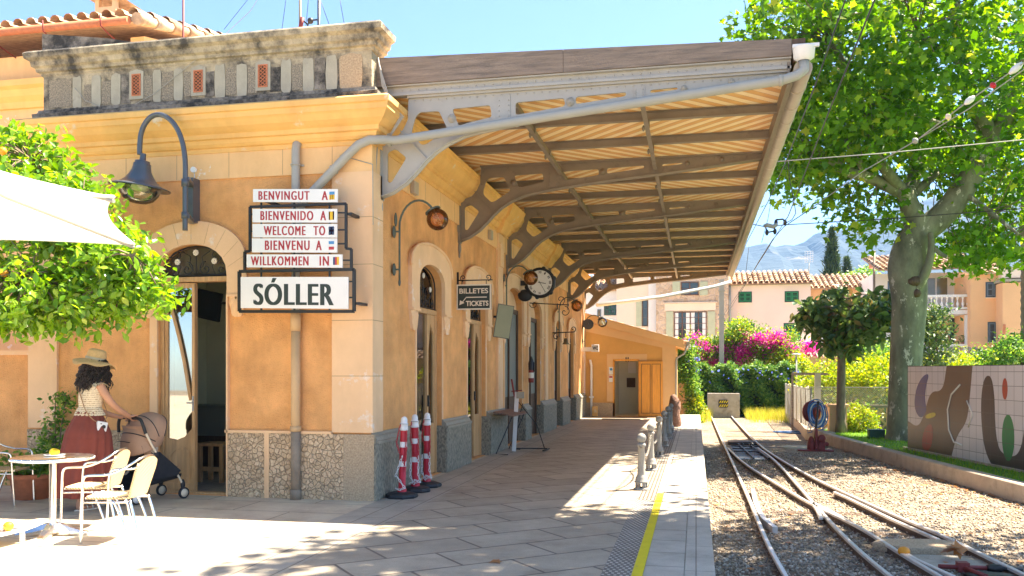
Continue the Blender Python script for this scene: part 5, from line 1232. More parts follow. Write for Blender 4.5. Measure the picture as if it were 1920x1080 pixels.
# ================================================================ PLATFORM OBJECTS
def bollard():
    t = thing('iron_bollard', 'grey cast iron bollard with ball top', 'bollard', (0, 0, 0), 'cast iron bollards along the platform edge')
    b = MB(); b.lathe([(.0, 0), (.10, 0), (.10, .018), (.078, .025), (.075, .03)], (0, 0, 0), 20)
    for k in range(6):
        a = k * PI / 3; b.obox((.066 * math.cos(a), .066 * math.sin(a), .06), (.02, .034, .07), Matrix.Rotation(a, 3, 'Z'))
    b.lathe([(.078, .09), (.095, .10), (.078, .11), (.075, .15), (.060, .175), (.052, .19)], (0, 0, 0), 20)
    b.build('base', None or M_boll, t)
    b = MB(); b.lathe([(.052, .19), (.046, .30), (.043, .54), (.050, .545), (.058, .57), (.052, .585), (.03, .595)], (0, 0, 0), 12); b.build('shaft', M_boll, t)
    b = MB(); b.ball((0, 0, .655), .062, 20, 14); b.build('ball_top', M_boll, t)
    b = MB(); b.tube([(.02 * math.cos(a) , -.05, .555 + .02 * math.sin(a)) for a in np.linspace(0, 2 * PI, 12)], .006, 5); b.tube([(.02 * math.cos(a), .05, .555 + .02 * math.sin(a)) for a in np.linspace(0, 2 * PI, 12)], .006, 5); b.build('chain_ring', M_pipe_rust, t)
    return t
M_boll = pm('weathered_grey_iron_paint', (.31, .29, .25), .7, .15, 9, .25, 60, stain=(.22, .12, .06), stain_scale=7, stain_lo=.58, stain_hi=.72)
b0 = bollard(); BP = [(-.68, 11.1), (-.67, 13.28), (-.64, 15.49), (-.63, 17.74), (-.62, 19.9), (-.61, 21.75)]
bl_lab = ['nearest, beside the end of the yellow line', 'second of the row, sunlit, peeling cream paint', 'third of the row, first in shade', 'fourth in the row, standing in shade', 'fifth in the row, near the far end', 'farthest, in front of the wrapped post']
for i, (x, y) in enumerate(BP):
    o = b0 if i == 0 else dup(b0, (x, y, 0), R(8 * i))
    o.location = (x, y, 0); o['label'] = 'grey iron bollard with ball top, ' + bl_lab[i]
for i in range(5):
    (xa, ya), (xb, yb) = BP[i], BP[i + 1]; b = MB(); pts = []
    for k in range(21):
        t = k / 20; pts.append((xa + (xb - xa) * t, ya + .05 + (yb - ya - .1) * t, .55 - .30 * 4 * t * (1 - t) * (.72)))
    nl = 46
    for k in range(nl):
        t = (k + .5) / nl; i0 = min(19, int(t * 20)); f = t * 20 - i0; p = Vector(pts[i0]).lerp(Vector(pts[i0 + 1]), f); d = (Vector(pts[i0 + 1]) - Vector(pts[i0])).normalized()
        x_ = Vector((1, 0, 0)) if k % 2 else Vector((0, -d.z, d.y)); b.tube([p + d * (.032 * math.cos(a)) + x_ * (.012 * math.sin(a)) for a in np.linspace(0, 2 * PI, 9)[:-1]], .005, 4, closed=True)
    tag(b.build('bollard_chain', M_boll, None, loc=(xa, ya, .4)), 'iron chain hanging between the ' + ['first and second', 'second and third', 'third and fourth', 'fourth and fifth', 'fifth and sixth'][i] + ' bollards', 'chain', 'chains between the bollards')
b = MB(); b.lathe([(.0, 0), (.17, 0), (.18, .1), (.16, .35), (.17, .5), (.15, .68), (.09, .83), (.03, .88), (0, .885)], (-.58, 24.1, 0), 12); 
for i, v in enumerate(b.v): b.v[i] = (v[0] + .02 * math.sin(v[2] * 13), v[1], v[2])
tag(b.build('wrapped_post', pm('rust_brown_cloth', (.22, .12, .085), .9, .3, 7, .8, 16, dist=.04), None, loc=(-.58, 24.1, 0)), 'rust brown cloth wrapped post behind the last bollard', 'post')

# red and white barrier posts
def chain(b, path, r=.0035, L=.026, W=.009, nper=None):
    P = [Vector(p) for p in path]; d = [0]
    for k in range(1, len(P)): d.append(d[-1] + (P[k] - P[k - 1]).length)
    n = int(d[-1] / (L * 1.35))
    for k in range(n):
        s = (k + .5) / n * d[-1]; j = max(i for i in range(len(d)) if d[i] <= s); j = min(j, len(P) - 2); f = (s - d[j]) / max(1e-6, d[j + 1] - d[j]); p = P[j].lerp(P[j + 1], f); t = (P[j + 1] - P[j]).normalized()
        a = t.orthogonal().normalized(); c = t.cross(a); x_ = a if k % 2 else c
        b.tube([p + t * (L * .9 * math.cos(q)) + x_ * (W * math.sin(q)) for q in np.linspace(0, 2 * PI, 9)[:-1]], r, 5, closed=True)
for i, (px, py, gx, hgt) in enumerate(((741, 932, 0, .93), (766, 921, 0, .935), (786, 912, 0, .94))):
    g = gnd(px, py); g.x = max(g.x, -3.44)
    t = thing('barrier_post', ['red and white barrier post with loose chains, nearest of the three by the corner', 'red and white barrier post with loose chains, middle one of the three by the corner', 'red and white barrier post with loose chains, farthest of the three, beside the first door'][i], 'barrier post', (g.x, g.y, 0), 'red and white barrier posts by the corner')
    b = MB(); b.lathe([(0, 0), (.19, 0), (.20, .02), (.19, .045), (.12, .068), (0, .07)], g, 8, Matrix.Rotation(R(22 + 20 * i), 3, 'Z'), smooth=False); b.build('rubber_base', M_rubber, t)
    ln = Matrix.Rotation(R([2, -.5, .5][i]), 3, 'Y')
    b = MB(); b.lathe([(.055, .065), (.055, .10), (.042, .11), (.042, .80)], g, 20, ln); tb = b.build('tube', M_redplast, t)
    for z in (.37, .60):
        b = MB(); b.lathe([(.0428, z), (.0428, z + .065)], g, 20, ln); b.build('reflective_band', M_whplast, tb)
    b = MB(); b.lathe([(.044, .80), (.052, .81), (.048, .845), (.044, .86), (.050, .865), (.050, .885), (.038, .895), (.040, .92), (.032, .95), (.012, .965), (0, .967)], g, 20, ln); b.build('cap', M_whplast, t)
    b = MB(); b.lathe([(.052, .877), (.052, .882)], g, 20, ln); b.build('cap_ring', M_rubber, t)
    top = g + ln @ Vector((-.03, -.04, .87)); tp2 = g + ln @ Vector((.045, -.03, .80))
    b = MB(); chain(b, [top, g + Vector((-.055, -.03, .66)), g + Vector((.0, -.06, .52)), g + Vector((.05, -.04, .40)), tp2 + Vector((0, 0, -.2))]); chain(b, [tp2, g + Vector((.055, -.03, .5)), g + Vector((.05, -.045, .32))]); b.build('red_chain', M_redplast, t)
    b = MB()
    if i == 0: chain(b, [g + Vector((.03, -.06, .50)), g + Vector((-.03, -.065, .33)), g + Vector((-.05, -.06, .27)), g + Vector((.02, -.07, .18)), g + Vector((.06, -.06, .12)), g + Vector((0, -.08, .10)), g + Vector((-.06, -.05, .11))], .004, .03, .011)
    else:
        chain(b, [g + Vector((-.045, -.045, .42)), g + Vector((-.05, -.05, .20)), g + Vector((0, -.07, .11)), g + Vector((.07, -.06, .13)), g + Vector((.03, -.08, .15)), g + Vector((-.06, -.06, .10))], .004, .03, .011); chain(b, [g + Vector((.05, -.04, .45)), g + Vector((.055, -.05, .22)), g + Vector((.07, -.02, .12))], .004, .03, .011)
    b.build('white_chain', M_whplast, t)

# wooden shelf bench with wire legs
be = thing('slatted_bench', 'narrow dark wooden slatted bench on thin iron legs against the granite plinth', 'bench', (-3.35, 15.6, 0))
for k in range(3):
    b = MB(); b.obox((-3.50 + k * .13, 15.75, .76 - k * .02), (.12, 1.35, .025), Matrix.Rotation(R(10), 3, 'Y')); b.build('slat', pm('red_brown_slat', (.20, .12, .09), .6, .2, 6, .2, 40, stretch=(6, .7, 6)), be)
for y in (15.2, 16.3):
    b = MB(); b.tube([(-3.22, y, .72), (-3.52, y - .05, .02), (-3.3, y - .05, .012)], .010, 6); b.tube([(-3.22, y, .72), (-3.58, y, .72)], .010, 6); b.build('leg', M_black, be)
ea = thing('easel_stand', 'white painted plank standing upright on a low iron cross foot beside the bench', 'stand', (-3.3, 16.0, 0))
b = MB(); b.bar((-3.36, 15.95, .0), (-3.30, 15.95, 1.12), .075, .02, up=(0, 1, 0)); b.build('plank', M_whplast, ea)
b = MB(); b.bar((-3.35, 16.0, .05), (-2.75, 16.1, .05), .05, .02); b.bar((-2.78, 15.85, .03), (-2.76, 16.35, .03), .04, .02); b.tube([(-3.30, 16.0, .95), (-2.95, 16.1, .5), (-2.80, 16.1, .05)], .008, 5); b.tube([(-3.2, 16.0, .9), (-3.5, 16.4, .05)], .008, 5); b.build('iron_foot', M_black, ea)
b = MB(); b.box((-3.30, 15.9, 1.0), (-3.16, 15.94, 1.12)); b.build('pale_card', M_patch, ea)
b = MB(); b.bar((-3.36, 16.02, 1.02), (-3.42, 16.02, 1.36), .03, .02, up=(0, 1, 0)); b.bar((-3.4, 15.93, 1.13), (-3.2, 15.93, 1.15), .03, .02); b.build('red_clip', M_redox, ea)

# wall mounted street lamp
sl = thing('goose_neck_lamp', 'slate grey goose neck street lamp with bell shade bracketed to the front wall', 'street lamp', (-6.1, 9.3, 3.3))
def L_(px, py, Y=9.02): return aty(px, py, Y)
b = MB(); b.tube(curve([L_(347, 432), L_(347, 345), L_(348, 320), L_(347, 295), L_(343, 268), L_(334, 243), L_(320, 224), L_(303, 214), L_(286, 216), L_(272, 230), L_(264, 250), L_(262, 272), L_(262, 290)]), .030, 14); b.build('arm', M_lampgrey, sl)
b = MB(); p = aty(360, 335, 9.4); b.box((p.x - .05, 9.34, aty(360, 418, 9.4).z), (p.x + .05, FY - .001, p.z)); 
for y in (335, 405): q_ = L_(353, y); b.bar((q_.x - .02, 9.02, q_.z), (p.x, 9.40, q_.z), .06, .05)
b.tube([L_(347, 350), L_(347, 336)], .042, 14); b.tube([L_(347, 410), L_(347, 398)], .042, 14); b.build('wall_plate', M_lampgrey, sl)
c_ = L_(262, 352); tlt = Matrix.Rotation(R(7), 3, 'Y')
b = MB(); b.lathe([(.032, .40), (.036, .33), (.040, .32), (.075, .315), (.085, .31), (.085, .285), (.098, .28), (.10, .25), (.11, .20), (.135, .15), (.175, .09), (.225, .045), (.30, .02), (.345, .0), (.342, -.008), (.29, .005), (.20, .035)], c_, 40, tlt); b.build('shade', M_lampgrey, sl)
b = MB(); b.lathe([(.235, .01), (.235, -.01), (.215, -.08), (.165, -.145), (.09, -.18), (0, -.19)], c_, 32, tlt); b.build('glass_bowl', GL_clear, sl)
b = MB(); b.lathe([(0.02, .1), (.08, .05), (.10, -.01), (.06, -.04), (0, -.045)], c_, 20, tlt); b.build('lamp_bulb', pm('pale_lamp_lens', (.70, .74, .42), .3, .05, 4, 0), sl)
b = MB(); b.lathe([(.225, .03), (.06, .12), (.0, .13)], c_, 24, tlt); b.build('reflector', M_alu, sl)

# ================================================================ TRACKS
def g3(px, py, z=RZ): return gnd(px, py, z)
def rail(name, pix, label, w=.046, ext0=None, ext1=None, group=None, sm=True):
    P = [g3(*p) for p in pix]
    if ext1: P.append(P[-1] + (P[-1] - P[-2]).normalized() * ext1)
    if ext0: P.insert(0, P[0] + (P[0] - P[1]).normalized() * ext0)
    # smooth the hand-traced line
    if sm and len(P) > 3:
        for _ in range(2):
            Q = [P[0]]
            for k in range(len(P) - 1): Q += [P[k].lerp(P[k + 1], .25), P[k].lerp(P[k + 1], .75)]
            P = Q + [P[-1]]
    t = thing(name, label, 'rail', P[len(P) // 2], group)
    xy = [(p.x, p.y) for p in P]
    b = MB(); b.sweep(xy, [(-w / 2, RZ - .03), (-w / 2, RZ - .006), (-w / 2 + .008, RZ), (w / 2 - .008, RZ), (w / 2, RZ - .006), (w / 2, RZ - .03)]); b.build('rail_head', M_rail, t)
    b = MB(); b.sweep(xy, [(-.008, RZ - .03), (-.008, RZ - .085), (-.055, RZ - .10), (.055, RZ - .10), (.008, RZ - .085), (.008, RZ - .03)]); b.build('rail_web', M_rail_side, t)
    return t
def z4(lst): return [(1300 + x / 3.097, 760 + y / 3.097) for x, y in lst]
GR = 'rails of the turnout'
rail('running_rail', z4([(115, 85), (190, 250), (260, 400), (330, 550), (410, 750), (470, 870), (540, 990)]), 'straight running rail nearest to the platform edge', ext0=3, ext1=14, group=GR)
rail('running_rail', z4([(375, 245), (470, 310), (600, 450), (690, 555), (850, 730), (1000, 870), (1150, 990)]), 'inner rail crossing the frog and running out at the bottom of the picture', ext1=14, group=GR)
rail('running_rail', z4([(240, 80), (370, 220), (500, 310), (700, 420), (860, 495), (1150, 625), (1430, 740), (1700, 870), (1920, 975)]), 'long curved outer rail nearest to the lawn kerb', ext0=3, ext1=14, group=GR)
rail('running_rail', z4([(200, 245), (300, 340), (450, 430), (600, 520), (690, 570), (860, 650), (1000, 720), (1200, 850), (1440, 990)]), 'curved rail leaving the near rail at the points and passing the frog', ext1=12, group=GR)
rail('switch_blade', [(1688, 1030), (1720, 1048), (1790, 1080)], 'dark switch blade lying beside the curved rail at the bottom right', ext1=6, w=.05, group=GR, sm=False)
rail('guard_rail', z4([(820, 500), (900, 535), (1150, 655), (1380, 755), (1425, 775)]), 'short guard rail alongside the long outer rail', w=.05, group=GR, sm=False)
rail('wing_rail', z4([(690, 560), (720, 600), (742, 650)]), 'short bent wing rail ending near the frog', w=.05, group=GR, sm=False)
rail('wing_rail', z4([(700, 562), (800, 610), (900, 668)]), 'dark straight wing rail to the right of the frog', w=.05, group=GR, sm=False)
b = MB(); P = [g3(*p, RZ) for p in z4([(345, 480), (362, 555), (385, 610), (412, 650), (475, 700)])]
b.sweep([(p.x, p.y) for p in P], [(-.03, GZ), (-.03, RZ - .012), (.03, RZ - .012), (.03, GZ)]); tag(b.build('check_rail', M_rail, None, loc=P[2]), 'loose flat grey check rail beside the near rail', 'rail', GR)
# sleepers half buried
for k in range(11):
    y = 8.6 + k * 2.0 + .3 * math.sin(k * 2.1)
    b = MB(); b.obox((1.25 + .02 * y, y, GZ - .045), (2.3 if y < 20 else 1.8, .2, .1), Matrix.Rotation(.05, 3, 'Z')); tag(b.build('sleeper', M_wood_dk, None, loc=(1.3, y, GZ)), 'half buried dark timber sleeper under the rails', 'sleeper', 'sleepers half buried in the ballast')
# switch box in the track
c0 = g3(1362, 835, GZ); c1 = g3(1425, 862, GZ); sb = thing('points_rods', 'black iron points rods and timber beam in an open pit between the rails', 'points', ((c0.x + c1.x) / 2, c0.y, GZ))
a = g3(1366, 836, GZ); d = g3(1415, 836, GZ)
b = MB(); b.box((a.x, a.y + .3, GZ - .02), (d.x + .05, a.y + .75, GZ + .09)); b.build('timber_beam', M_wood_dk, sb, bevel=.01)
b = MB(); b.box((a.x + .05, c1.y - .1, GZ + .003), (d.x + .15, a.y + .3, GZ + .006)); b.build('pit_floor', M_steel, sb)
b = MB()
for k in range(4):
    y = a.y + .2 - k * .75; b.bar((a.x + .05, y, GZ + .05), (d.x + .1 + k * .03, y - .1, GZ + .05), .05, .03)
b.bar((a.x + .25, a.y + .2, GZ + .05), (a.x + .40, c1.y - .2, GZ + .05), .03, .03); b.bar((d.x - .15, a.y + .2, GZ + .05), (d.x + .05, c1.y - .2, GZ + .05), .03, .03); b.ball((a.x + .32, a.y - .3, GZ + .06), .06, 8, 6); b.ball((d.x - .1, a.y - .3, GZ + .06), .06, 8, 6); b.build('rod', M_steel, sb)
b = MB(); b.box((a.x + .12, c1.y, GZ + .0065), (d.x - .0, c1.y + .55, GZ + .012)); b.build('steel_plate', M_pipe, sb)
# points lever
lv = gnd(1530, 846, GZ); lt = thing('points_lever', 'dark red cast iron points lever with upright handle on the gravel', 'lever', lv)
b = MB(); b.box((lv.x - .42, lv.y - .10, GZ), (lv.x + .40, lv.y + .10, GZ + .04)); b.lathe([(0, .04), (.10, .04), (.09, .20), (.06, .30), (.03, .36), (0, .36)], (lv.x - .11, lv.y, GZ), 12); b.box((lv.x + .04, lv.y - .09, GZ + .04), (lv.x + .20, lv.y + .09, GZ + .30)); b.lathe([(0, -.04), (.09, -.04), (.09, .04), (0, .04)], (lv.x + .12, lv.y - .09, GZ + .32), 16, rw); b.lathe([(0, -.03), (.05, -.03), (.05, .03), (0, .03)], (lv.x + .24, lv.y - .05, GZ + .18), 12, rw); b.box((lv.x - .03, lv.y - .1, GZ + .05), (lv.x + .03, lv.y + .1, GZ + .55)); b.build('lever_body', M_redox, lt, bevel=.01)
b = MB(); b.tube([(lv.x, lv.y, GZ + .3), (lv.x, lv.y, GZ + .55), (lv.x + .05, lv.y, GZ + 1.15)], [.05, .03, .022], 8); b.ball((lv.x + .05, lv.y, GZ + 1.18), .035, 8, 6); b.build('handle', M_steel, lt)
b = MB(); p = gnd(1520, 841, GZ); b.lathe([(0, .03), (.42, .03), (.47, .02), (.48, 0)], (p.x - .25, p.y + .2, GZ), 28); tag(b.build('concrete_disc', M_patch, None, loc=(p.x, p.y, GZ)), 'pale round concrete cover under the points lever', 'cover')
# block and stretcher bar at bottom right
a = gnd(1655, 1022, GZ + .06); c_ = gnd(1790, 1022, GZ + .06)
b = MB(); b.plate([(a.x - .1, a.y + .05), (a.x + .2, a.y - .25), (c_.x + .0, c_.y - .28), (c_.x + .1, c_.y + .05), (c_.x - .1, c_.y + .2), (a.x, a.y + .25)], [], lambda u, v, t: (u, v, t), GZ - .05, GZ + .085); tag(b.build('concrete_sleeper', M_render, None, bevel=.02, loc=(a.x, a.y, GZ)), 'wide weathered concrete block between the diverging rails at bottom right', 'block')
a2 = gnd(1725, 1050, GZ + .01); c2 = gnd(1850, 1060, GZ + .01)
b = MB(); b.box((a2.x - .1, a2.y - .4, GZ), (c2.x + .1, a2.y + .25, GZ + .02)); tag(b.build('concrete_slab', M_conc, None, loc=(a2.x, a2.y, GZ)), 'flat pale concrete slab under the red stretcher bar', 'slab')
p = gnd(1760, 1062, RZ - .03); q_ = gnd(1850, 1065, RZ - .03); stb = thing('stretcher_bar', 'dark red stretcher bar with a greasy black joint between the switch blades', 'bar', p)
b = MB(); b.tube([p, (p + q_) / 2, q_], .022, 8); m_ = (p + q_) / 2; b.box((m_.x - .05, m_.y - .05, m_.z - .04), (m_.x + .05, m_.y + .05, m_.z + .05)); b.tube([m_, m_ + Vector((.1, -.35, 0))], .022, 8); b.build('bar', M_redox, stb)
b = MB(); b.ball(q_ + Vector((.08, 0, 0)), (.09, .05, .04), 10, 6, jit=.2); b.tube([q_, q_ + Vector((.3, -.03, .0))], .018, 8); b.ball(m_ + Vector((.2, -.2, -.03)), (.25, .15, .03), 12, 6, jit=.15); b.build('greasy_joint', M_steel, stb)
p = gnd(1695, 1034, GZ + .10); b = MB(); b.ball(p, (.06, .055, .05), 16, 10); tag(b.build('fallen_orange', M_orange, None, loc=p), 'fallen orange fruit lying on the rail at bottom right', 'orange')
p = gnd(1785, 1033, GZ + .12); tag(leaves('crumpled_leaf', [p + Vector((.02 * k, .02 * (k % 3), .01 * k)) for k in range(4)], .17, 'maple', G_dry, up=.3, seed=4), 'large crumpled brown plane leaf on the concrete block', 'leaf')
# manhole edge at right
# buffer stop
bs = thing('buffer_stop', 'stained concrete buffer block with a small black and yellow hazard plate', 'buffer stop', (1.12, 37.2, GZ))
b = MB(); b.box((.47, 37.0, GZ), (1.77, 37.5, .60)); b.build('concrete_block', M_conc, bs, bevel=.015)
p = aty(1356, 757, 36.98); b = MB(); b.plate(rnd([(p.x - .19, p.z - .16), (p.x + .19, p.z - .16), (p.x + .19, p.z + .17), (p.x - .19, p.z + .17)], .06), [], WY, 36.97, 37.0); hp = b.build('hazard_plate', M_black, bs)
b = MB()
for row in (0, 1):
    for k in range(4):
        x = p.x - .17 + k * .09; z = p.z + (.03 if row else -.13); b.add([(x, 36.965, z), (x + .045, 36.965, z), (x + .045 + .06, 36.965, z + .10), (x + .06, 36.965, z + .10)], [(0, 1, 2, 3)])
b.build('yellow_stripe', M_yellow, hp)
# ================================================================ MURAL
def wall_tile_mat(name, udir, col, size=.25, line=(.10, .09, .085), var=.05, rough=.3):
    m, n, b, L = nodes_of(name)
    geo = n.nodes.new('ShaderNodeNewGeometry')
    d = n.nodes.new('ShaderNodeVectorMath'); d.operation = 'DOT_PRODUCT'; L(geo.outputs['Position'], d.inputs[0]); d.inputs[1].default_value = udir
    sx = n.nodes.new('ShaderNodeSeparateXYZ'); L(geo.outputs['Position'], sx.inputs[0]); cb = n.nodes.new('ShaderNodeCombineXYZ'); L(d.outputs['Value'], cb.inputs[0]); L(sx.outputs['Z'], cb.inputs[1])
    br = n.nodes.new('ShaderNodeTexBrick'); br.offset = 0; br.inputs['Scale'].default_value = 1; br.inputs['Brick Width'].default_value = size; br.inputs['Row Height'].default_value = size; br.inputs['Mortar Size'].default_value = .004; br.inputs['Mortar Smooth'].default_value = .1
    br.inputs['Color1'].default_value = (*[c * (1 - var) for c in col], 1); br.inputs['Color2'].default_value = (*[min(1, c * (1 + var)) for c in col], 1); br.inputs['Mortar'].default_value = (*line, 1)
    L(cb.outputs[0], br.inputs['Vector']); L(br.outputs['Color'], b.inputs['Base Color']); b.inputs['Roughness'].default_value = rough
    return m
mA = Vector((4.56, 20.39, 0)); mB = Vector((5.41, 16.05, 0)); md = (mB - mA).normalized(); mn = Vector((md.y, -md.x, 0));
if mn.x > 0: mn = -mn
MLn = 6.2; MZ0, MZ1 = LZ + .04, 1.61
MM = lambda a, c, t: mA + md * a + mn * t + Vector((0, 0, c))
mu = thing('tiled_mural', 'large tiled wall panel with abstract brown, blue, red and green shapes, on the lawn', 'mural', mA + Vector((0, 0, LZ)))
b = MB(); b.plate([(0, MZ0), (MLn, MZ0), (MLn, MZ1), (0, MZ1)], [], MM, -.001, -.12); b.plate([(-.012, MZ0), (0, MZ0), (0, MZ1), (MLn, MZ1), (MLn, MZ1 + .012), (-.012, MZ1 + .012)], [], MM, .006, -.13); b.build('panel_frame', M_black, mu)
b = MB(); b.plate([(0, MZ0), (MLn, MZ0), (MLn, MZ1), (0, MZ1)], [], MM, 0, .004); b.build('white_tiles', wall_tile_mat('mural_white_tile', md, (.62, .58, .58)), mu)
b = MB(); b.plate([(-.15, LZ - .05), (MLn + .1, LZ - .05), (MLn + .1, MZ0), (-.15, MZ0)], [], MM, .05, -.2); b.build('base_plinth', M_kerb, mu)
def smooth_poly(P, it=3):
    for _ in range(it):
        Q = []
        for k in range(len(P)):
            a, c = Vector(P[k]), Vector(P[(k + 1) % len(P)]); Q += [tuple(a.lerp(c, .25)), tuple(a.lerp(c, .75))]
        P = Q
    return P
def shape(name, P, col, t, sm=True): b = MB(); b.plate(smooth_poly(P) if sm else P, [], MM, .004, .004 + t); b.build(name, wall_tile_mat('mural_' + name, md, col), mu)
def oc_(P):
    for _ in range(3): P = [P[0]] + [tuple(Vector(P[k]).lerp(Vector(P[k + 1]), f)) for k in range(len(P) - 1) for f in (.25, .75)] + [P[-1]]
    return P
shape('brown_band', [(0, MZ0)] + oc_([(0, .42), (.5, .30), (.8, .62), (1.05, 1.1), (1.6, 1.1), (1.75, MZ1)]) + oc_([(2.75, MZ1), (2.65, 1.0), (2.55, .55), (2.15, .25), (1.95, MZ0)]), (.12, .075, .05), .002, False)
shape('blue_leaf', [(.30, .70), (.38, 1.12), (.68, 1.40), (1.02, 1.48), (.86, 1.2), (.80, .92), (.92, .68), (.62, .48)], (.02, .055, .22), .0025)
shape('red_wedge', [(.62, MZ0 + .02), (1.12, MZ0 + .02), (1.2, .45), (.8, .35)], (.30, .03, .025), .004)
shape('yellow_bar', [(.85, .50), (1.3, .58), (1.28, .68), (.84, .60)], (.62, .50, .04), .005)
shape('green_oval', [(3.95 + .2 * math.cos(a), .35 + .42 * math.sin(a)) for a in np.linspace(0, 2 * PI, 12)[:-1]], (.03, .20, .06), .002)
shape('black_loop', [(3.15, 1.45), (3.50, 1.40), (3.55, .2), (3.9, .0), (4.35, .1), (4.5, .9), (4.8, .9), (4.75, -.05), (3.95, -.40), (3.2, -.10), (3.02, .8)], (.07, .05, .045), .0015)
shape('red_spot', [(3.85 + .09 * math.cos(a), 1.2 + .2 * math.sin(a)) for a in np.linspace(0, 2 * PI, 10)[:-1]], (.42, .06, .03), .002)
b = MB(); b.tube([MM(a, c, .009) for a, c in [(2.3, 1.25), (1.95, 1.05), (1.8, .75), (1.85, .35), (2.05, .12), (2.35, .08)]], .018, 6); b.tube([MM(a, c, .009) for a, c in [(2.55, .95), (2.75, .7), (2.6, .45)]], .014, 6); b.each('white_line', M_cream_t, mu)

# ================================================================ TREES
def limb(b, pts, r0, r1, n=10, it=2):
    P = [Vector(p) for p in pts]
    for _ in range(it):
        Q = [P[0]]
        for k in range(len(P) - 1): Q += [P[k].lerp(P[k + 1], .3), P[k].lerp(P[k + 1], .7)]
        P = Q + [P[-1]]
    rs = [r0 + (r1 - r0) * k / (len(P) - 1) for k in range(len(P))]
    b.tube(P, rs, n); return P
def twigs(b, centres, limbs, r=.012, n=4, every=1):
    L_all = [p for l in limbs for p in l]
    A = np.array([p[:] for p in L_all])
    for c in centres[::every]:
        k = np.argmin(((A - c) ** 2).sum(1)); p = L_all[k]; c = Vector(c); m = p.lerp(c, .5) + Vector((0, 0, .12 * (c - p).length))
        b.tube([p, m, c], [r * 2.2, r * 1.5, r * .6], n)
Yt = 23.1
def T(px, py, dy=0): return aty(px, py, Yt + dy)
pt = thing('plane_tree', 'big plane tree with mottled bark and a knot hole behind the tiled mural', 'tree', T(1694, 825), 'plane trees along the track')
b = MB(); lims = []
tr_path = [T(1693, 832), T(1694, 800), T(1697, 700), T(1702, 620), T(1706, 560), T(1700, 505), T(1704, 470), T(1716, 440), T(1728, 405)]
b.tube(curve(tr_path), [float(v) for v in np.interp(np.linspace(0, 8, len(curve(tr_path))), range(9), [.47, .39, .37, .385, .41, .46, .41, .33, .31])], 24)
b.build('trunk', M_plane, pt)
b = MB()
lims.append(limb(b, [T(1718, 440), T(1770, 405), T(1805, 355), T(1835, 310), T(1862, 270)], .34, .23, 16))
lims.append(limb(b, [T(1862, 272), T(1840, 220), T(1815, 170, -1), T(1800, 90, -1.5), T(1790, 0, -2)], .24, .10, 10)); lims.append(limb(b, [T(1862, 272), T(1890, 210), T(1915, 140, .5), T(1925, 60, 1)], .24, .12, 10)); lims.append(limb(b, [T(1866, 250), T(1910, 240), T(1975, 210)], .16, .08, 8))
lims.append(limb(b, [T(1720, 430), T(1706, 385), T(1693, 355, -.2)], .29, .18, 14)); lims.append(limb(b, [T(1697, 365), T(1665, 348, -.3), T(1625, 330, -.6), T(1590, 325, -.9), T(1560, 300, -1.3), T(1530, 285, -1.6)], .18, .07, 10))
lims.append(limb(b, [T(1620, 330, -.6), T(1612, 300, -1), T(1570, 240, -1.4)], .10, .05, 8)); lims.append(limb(b, [T(1695, 360), T(1660, 320, -.8), T(1635, 280, -1.2), T(1628, 230, -1.6), T(1600, 150, -2.2), T(1560, 80, -2.6)], .15, .06, 8))
lims.append(limb(b, [T(1705, 370), T(1720, 300, 1), T(1715, 200, 1.6), T(1720, 80, 2), T(1700, -60, 2)], .18, .07, 8)); lims.append(limb(b, [T(1705, 370), T(1745, 335, .6), T(1760, 320, 1)], .14, .07, 8))
lims.append(limb(b, [T(1845, 150, -1.2), T(1780, 105, -2), T(1720, 60, -2.5)], .09, .05, 8)); lims.append(limb(b, [T(1770, 235, -.5), T(1700, 215, -1.4), T(1630, 190, -2)], .09, .05, 8)); lims.append(limb(b, [T(1800, 355), T(1860, 400, -.6), T(1910, 440, -1)], .08, .03, 7))
b.build('limb', M_plane, pt)
b = MB(); limb(b, [T(1708, 560, -.2), T(1732, 522, -.42), T(1744, 490, -.5), T(1747, 460, -.5), T(1745, 436, -.5)], .13, .06, 10); limb(b, [T(1745, 460, -.5), T(1762, 475, -.55), T(1775, 482, -.6)], .06, .045, 8); b.build('branch_stub', M_plane, pt)
b = MB(); c_ = T(1708, 530); c_.y -= .40; b.ball(c_, (.17, .10, .13), 14, 10, jit=.12); b.ball(c_ + Vector((.05, 0, -.30)), (.09, .09, .10), 12, 8, jit=.15); b.build('knot_hole', M_wood_dk, pt)
EL = [((1590, 100, -2.0), (3.1, 3.0, 2.6), 110, 1), ((1790, 120, -.5), (3.8, 4.0, 3.0), 150, 2), ((1500, 200, -2.4), (1.35, 1.8, 1.9), 40, 3), ((1885, 440, .8), (2.0, 1.8, .9), 42, 4), ((1740, 240, 1.2), (2.6, 2.2, 1.0), 46, 5), ((1550, 330, .2), (1.5, 1.3, .6), 20, 6), ((1700, -130, 0), (4.2, 4.2, 2.4), 90, 7), ((1640, 418, 0), (.8, .9, .7), 8, 8), ((1905, 300, 1), (2.0, 2.4, 1.6), 36, 9), ((1455, 90, -2.4), (.9, 1.0, .5), 9, 10)]
allc = []
for (px, py, dy), r_, n, sd_ in EL: allc.append(shell_pts(T(px, py, dy), r_, n, seed=sd_, inner=.35, lump=.12))
allc = np.concatenate(allc)
b = MB(); twigs(b, allc, lims, .008, 4); b.build('twig', M_bark, pt)
leaves('foliage', clump_pts(allc, 46, .33, 21, .7), .165, 'maple', G_plane, pt, up=.45, seed=22, hang=.5)
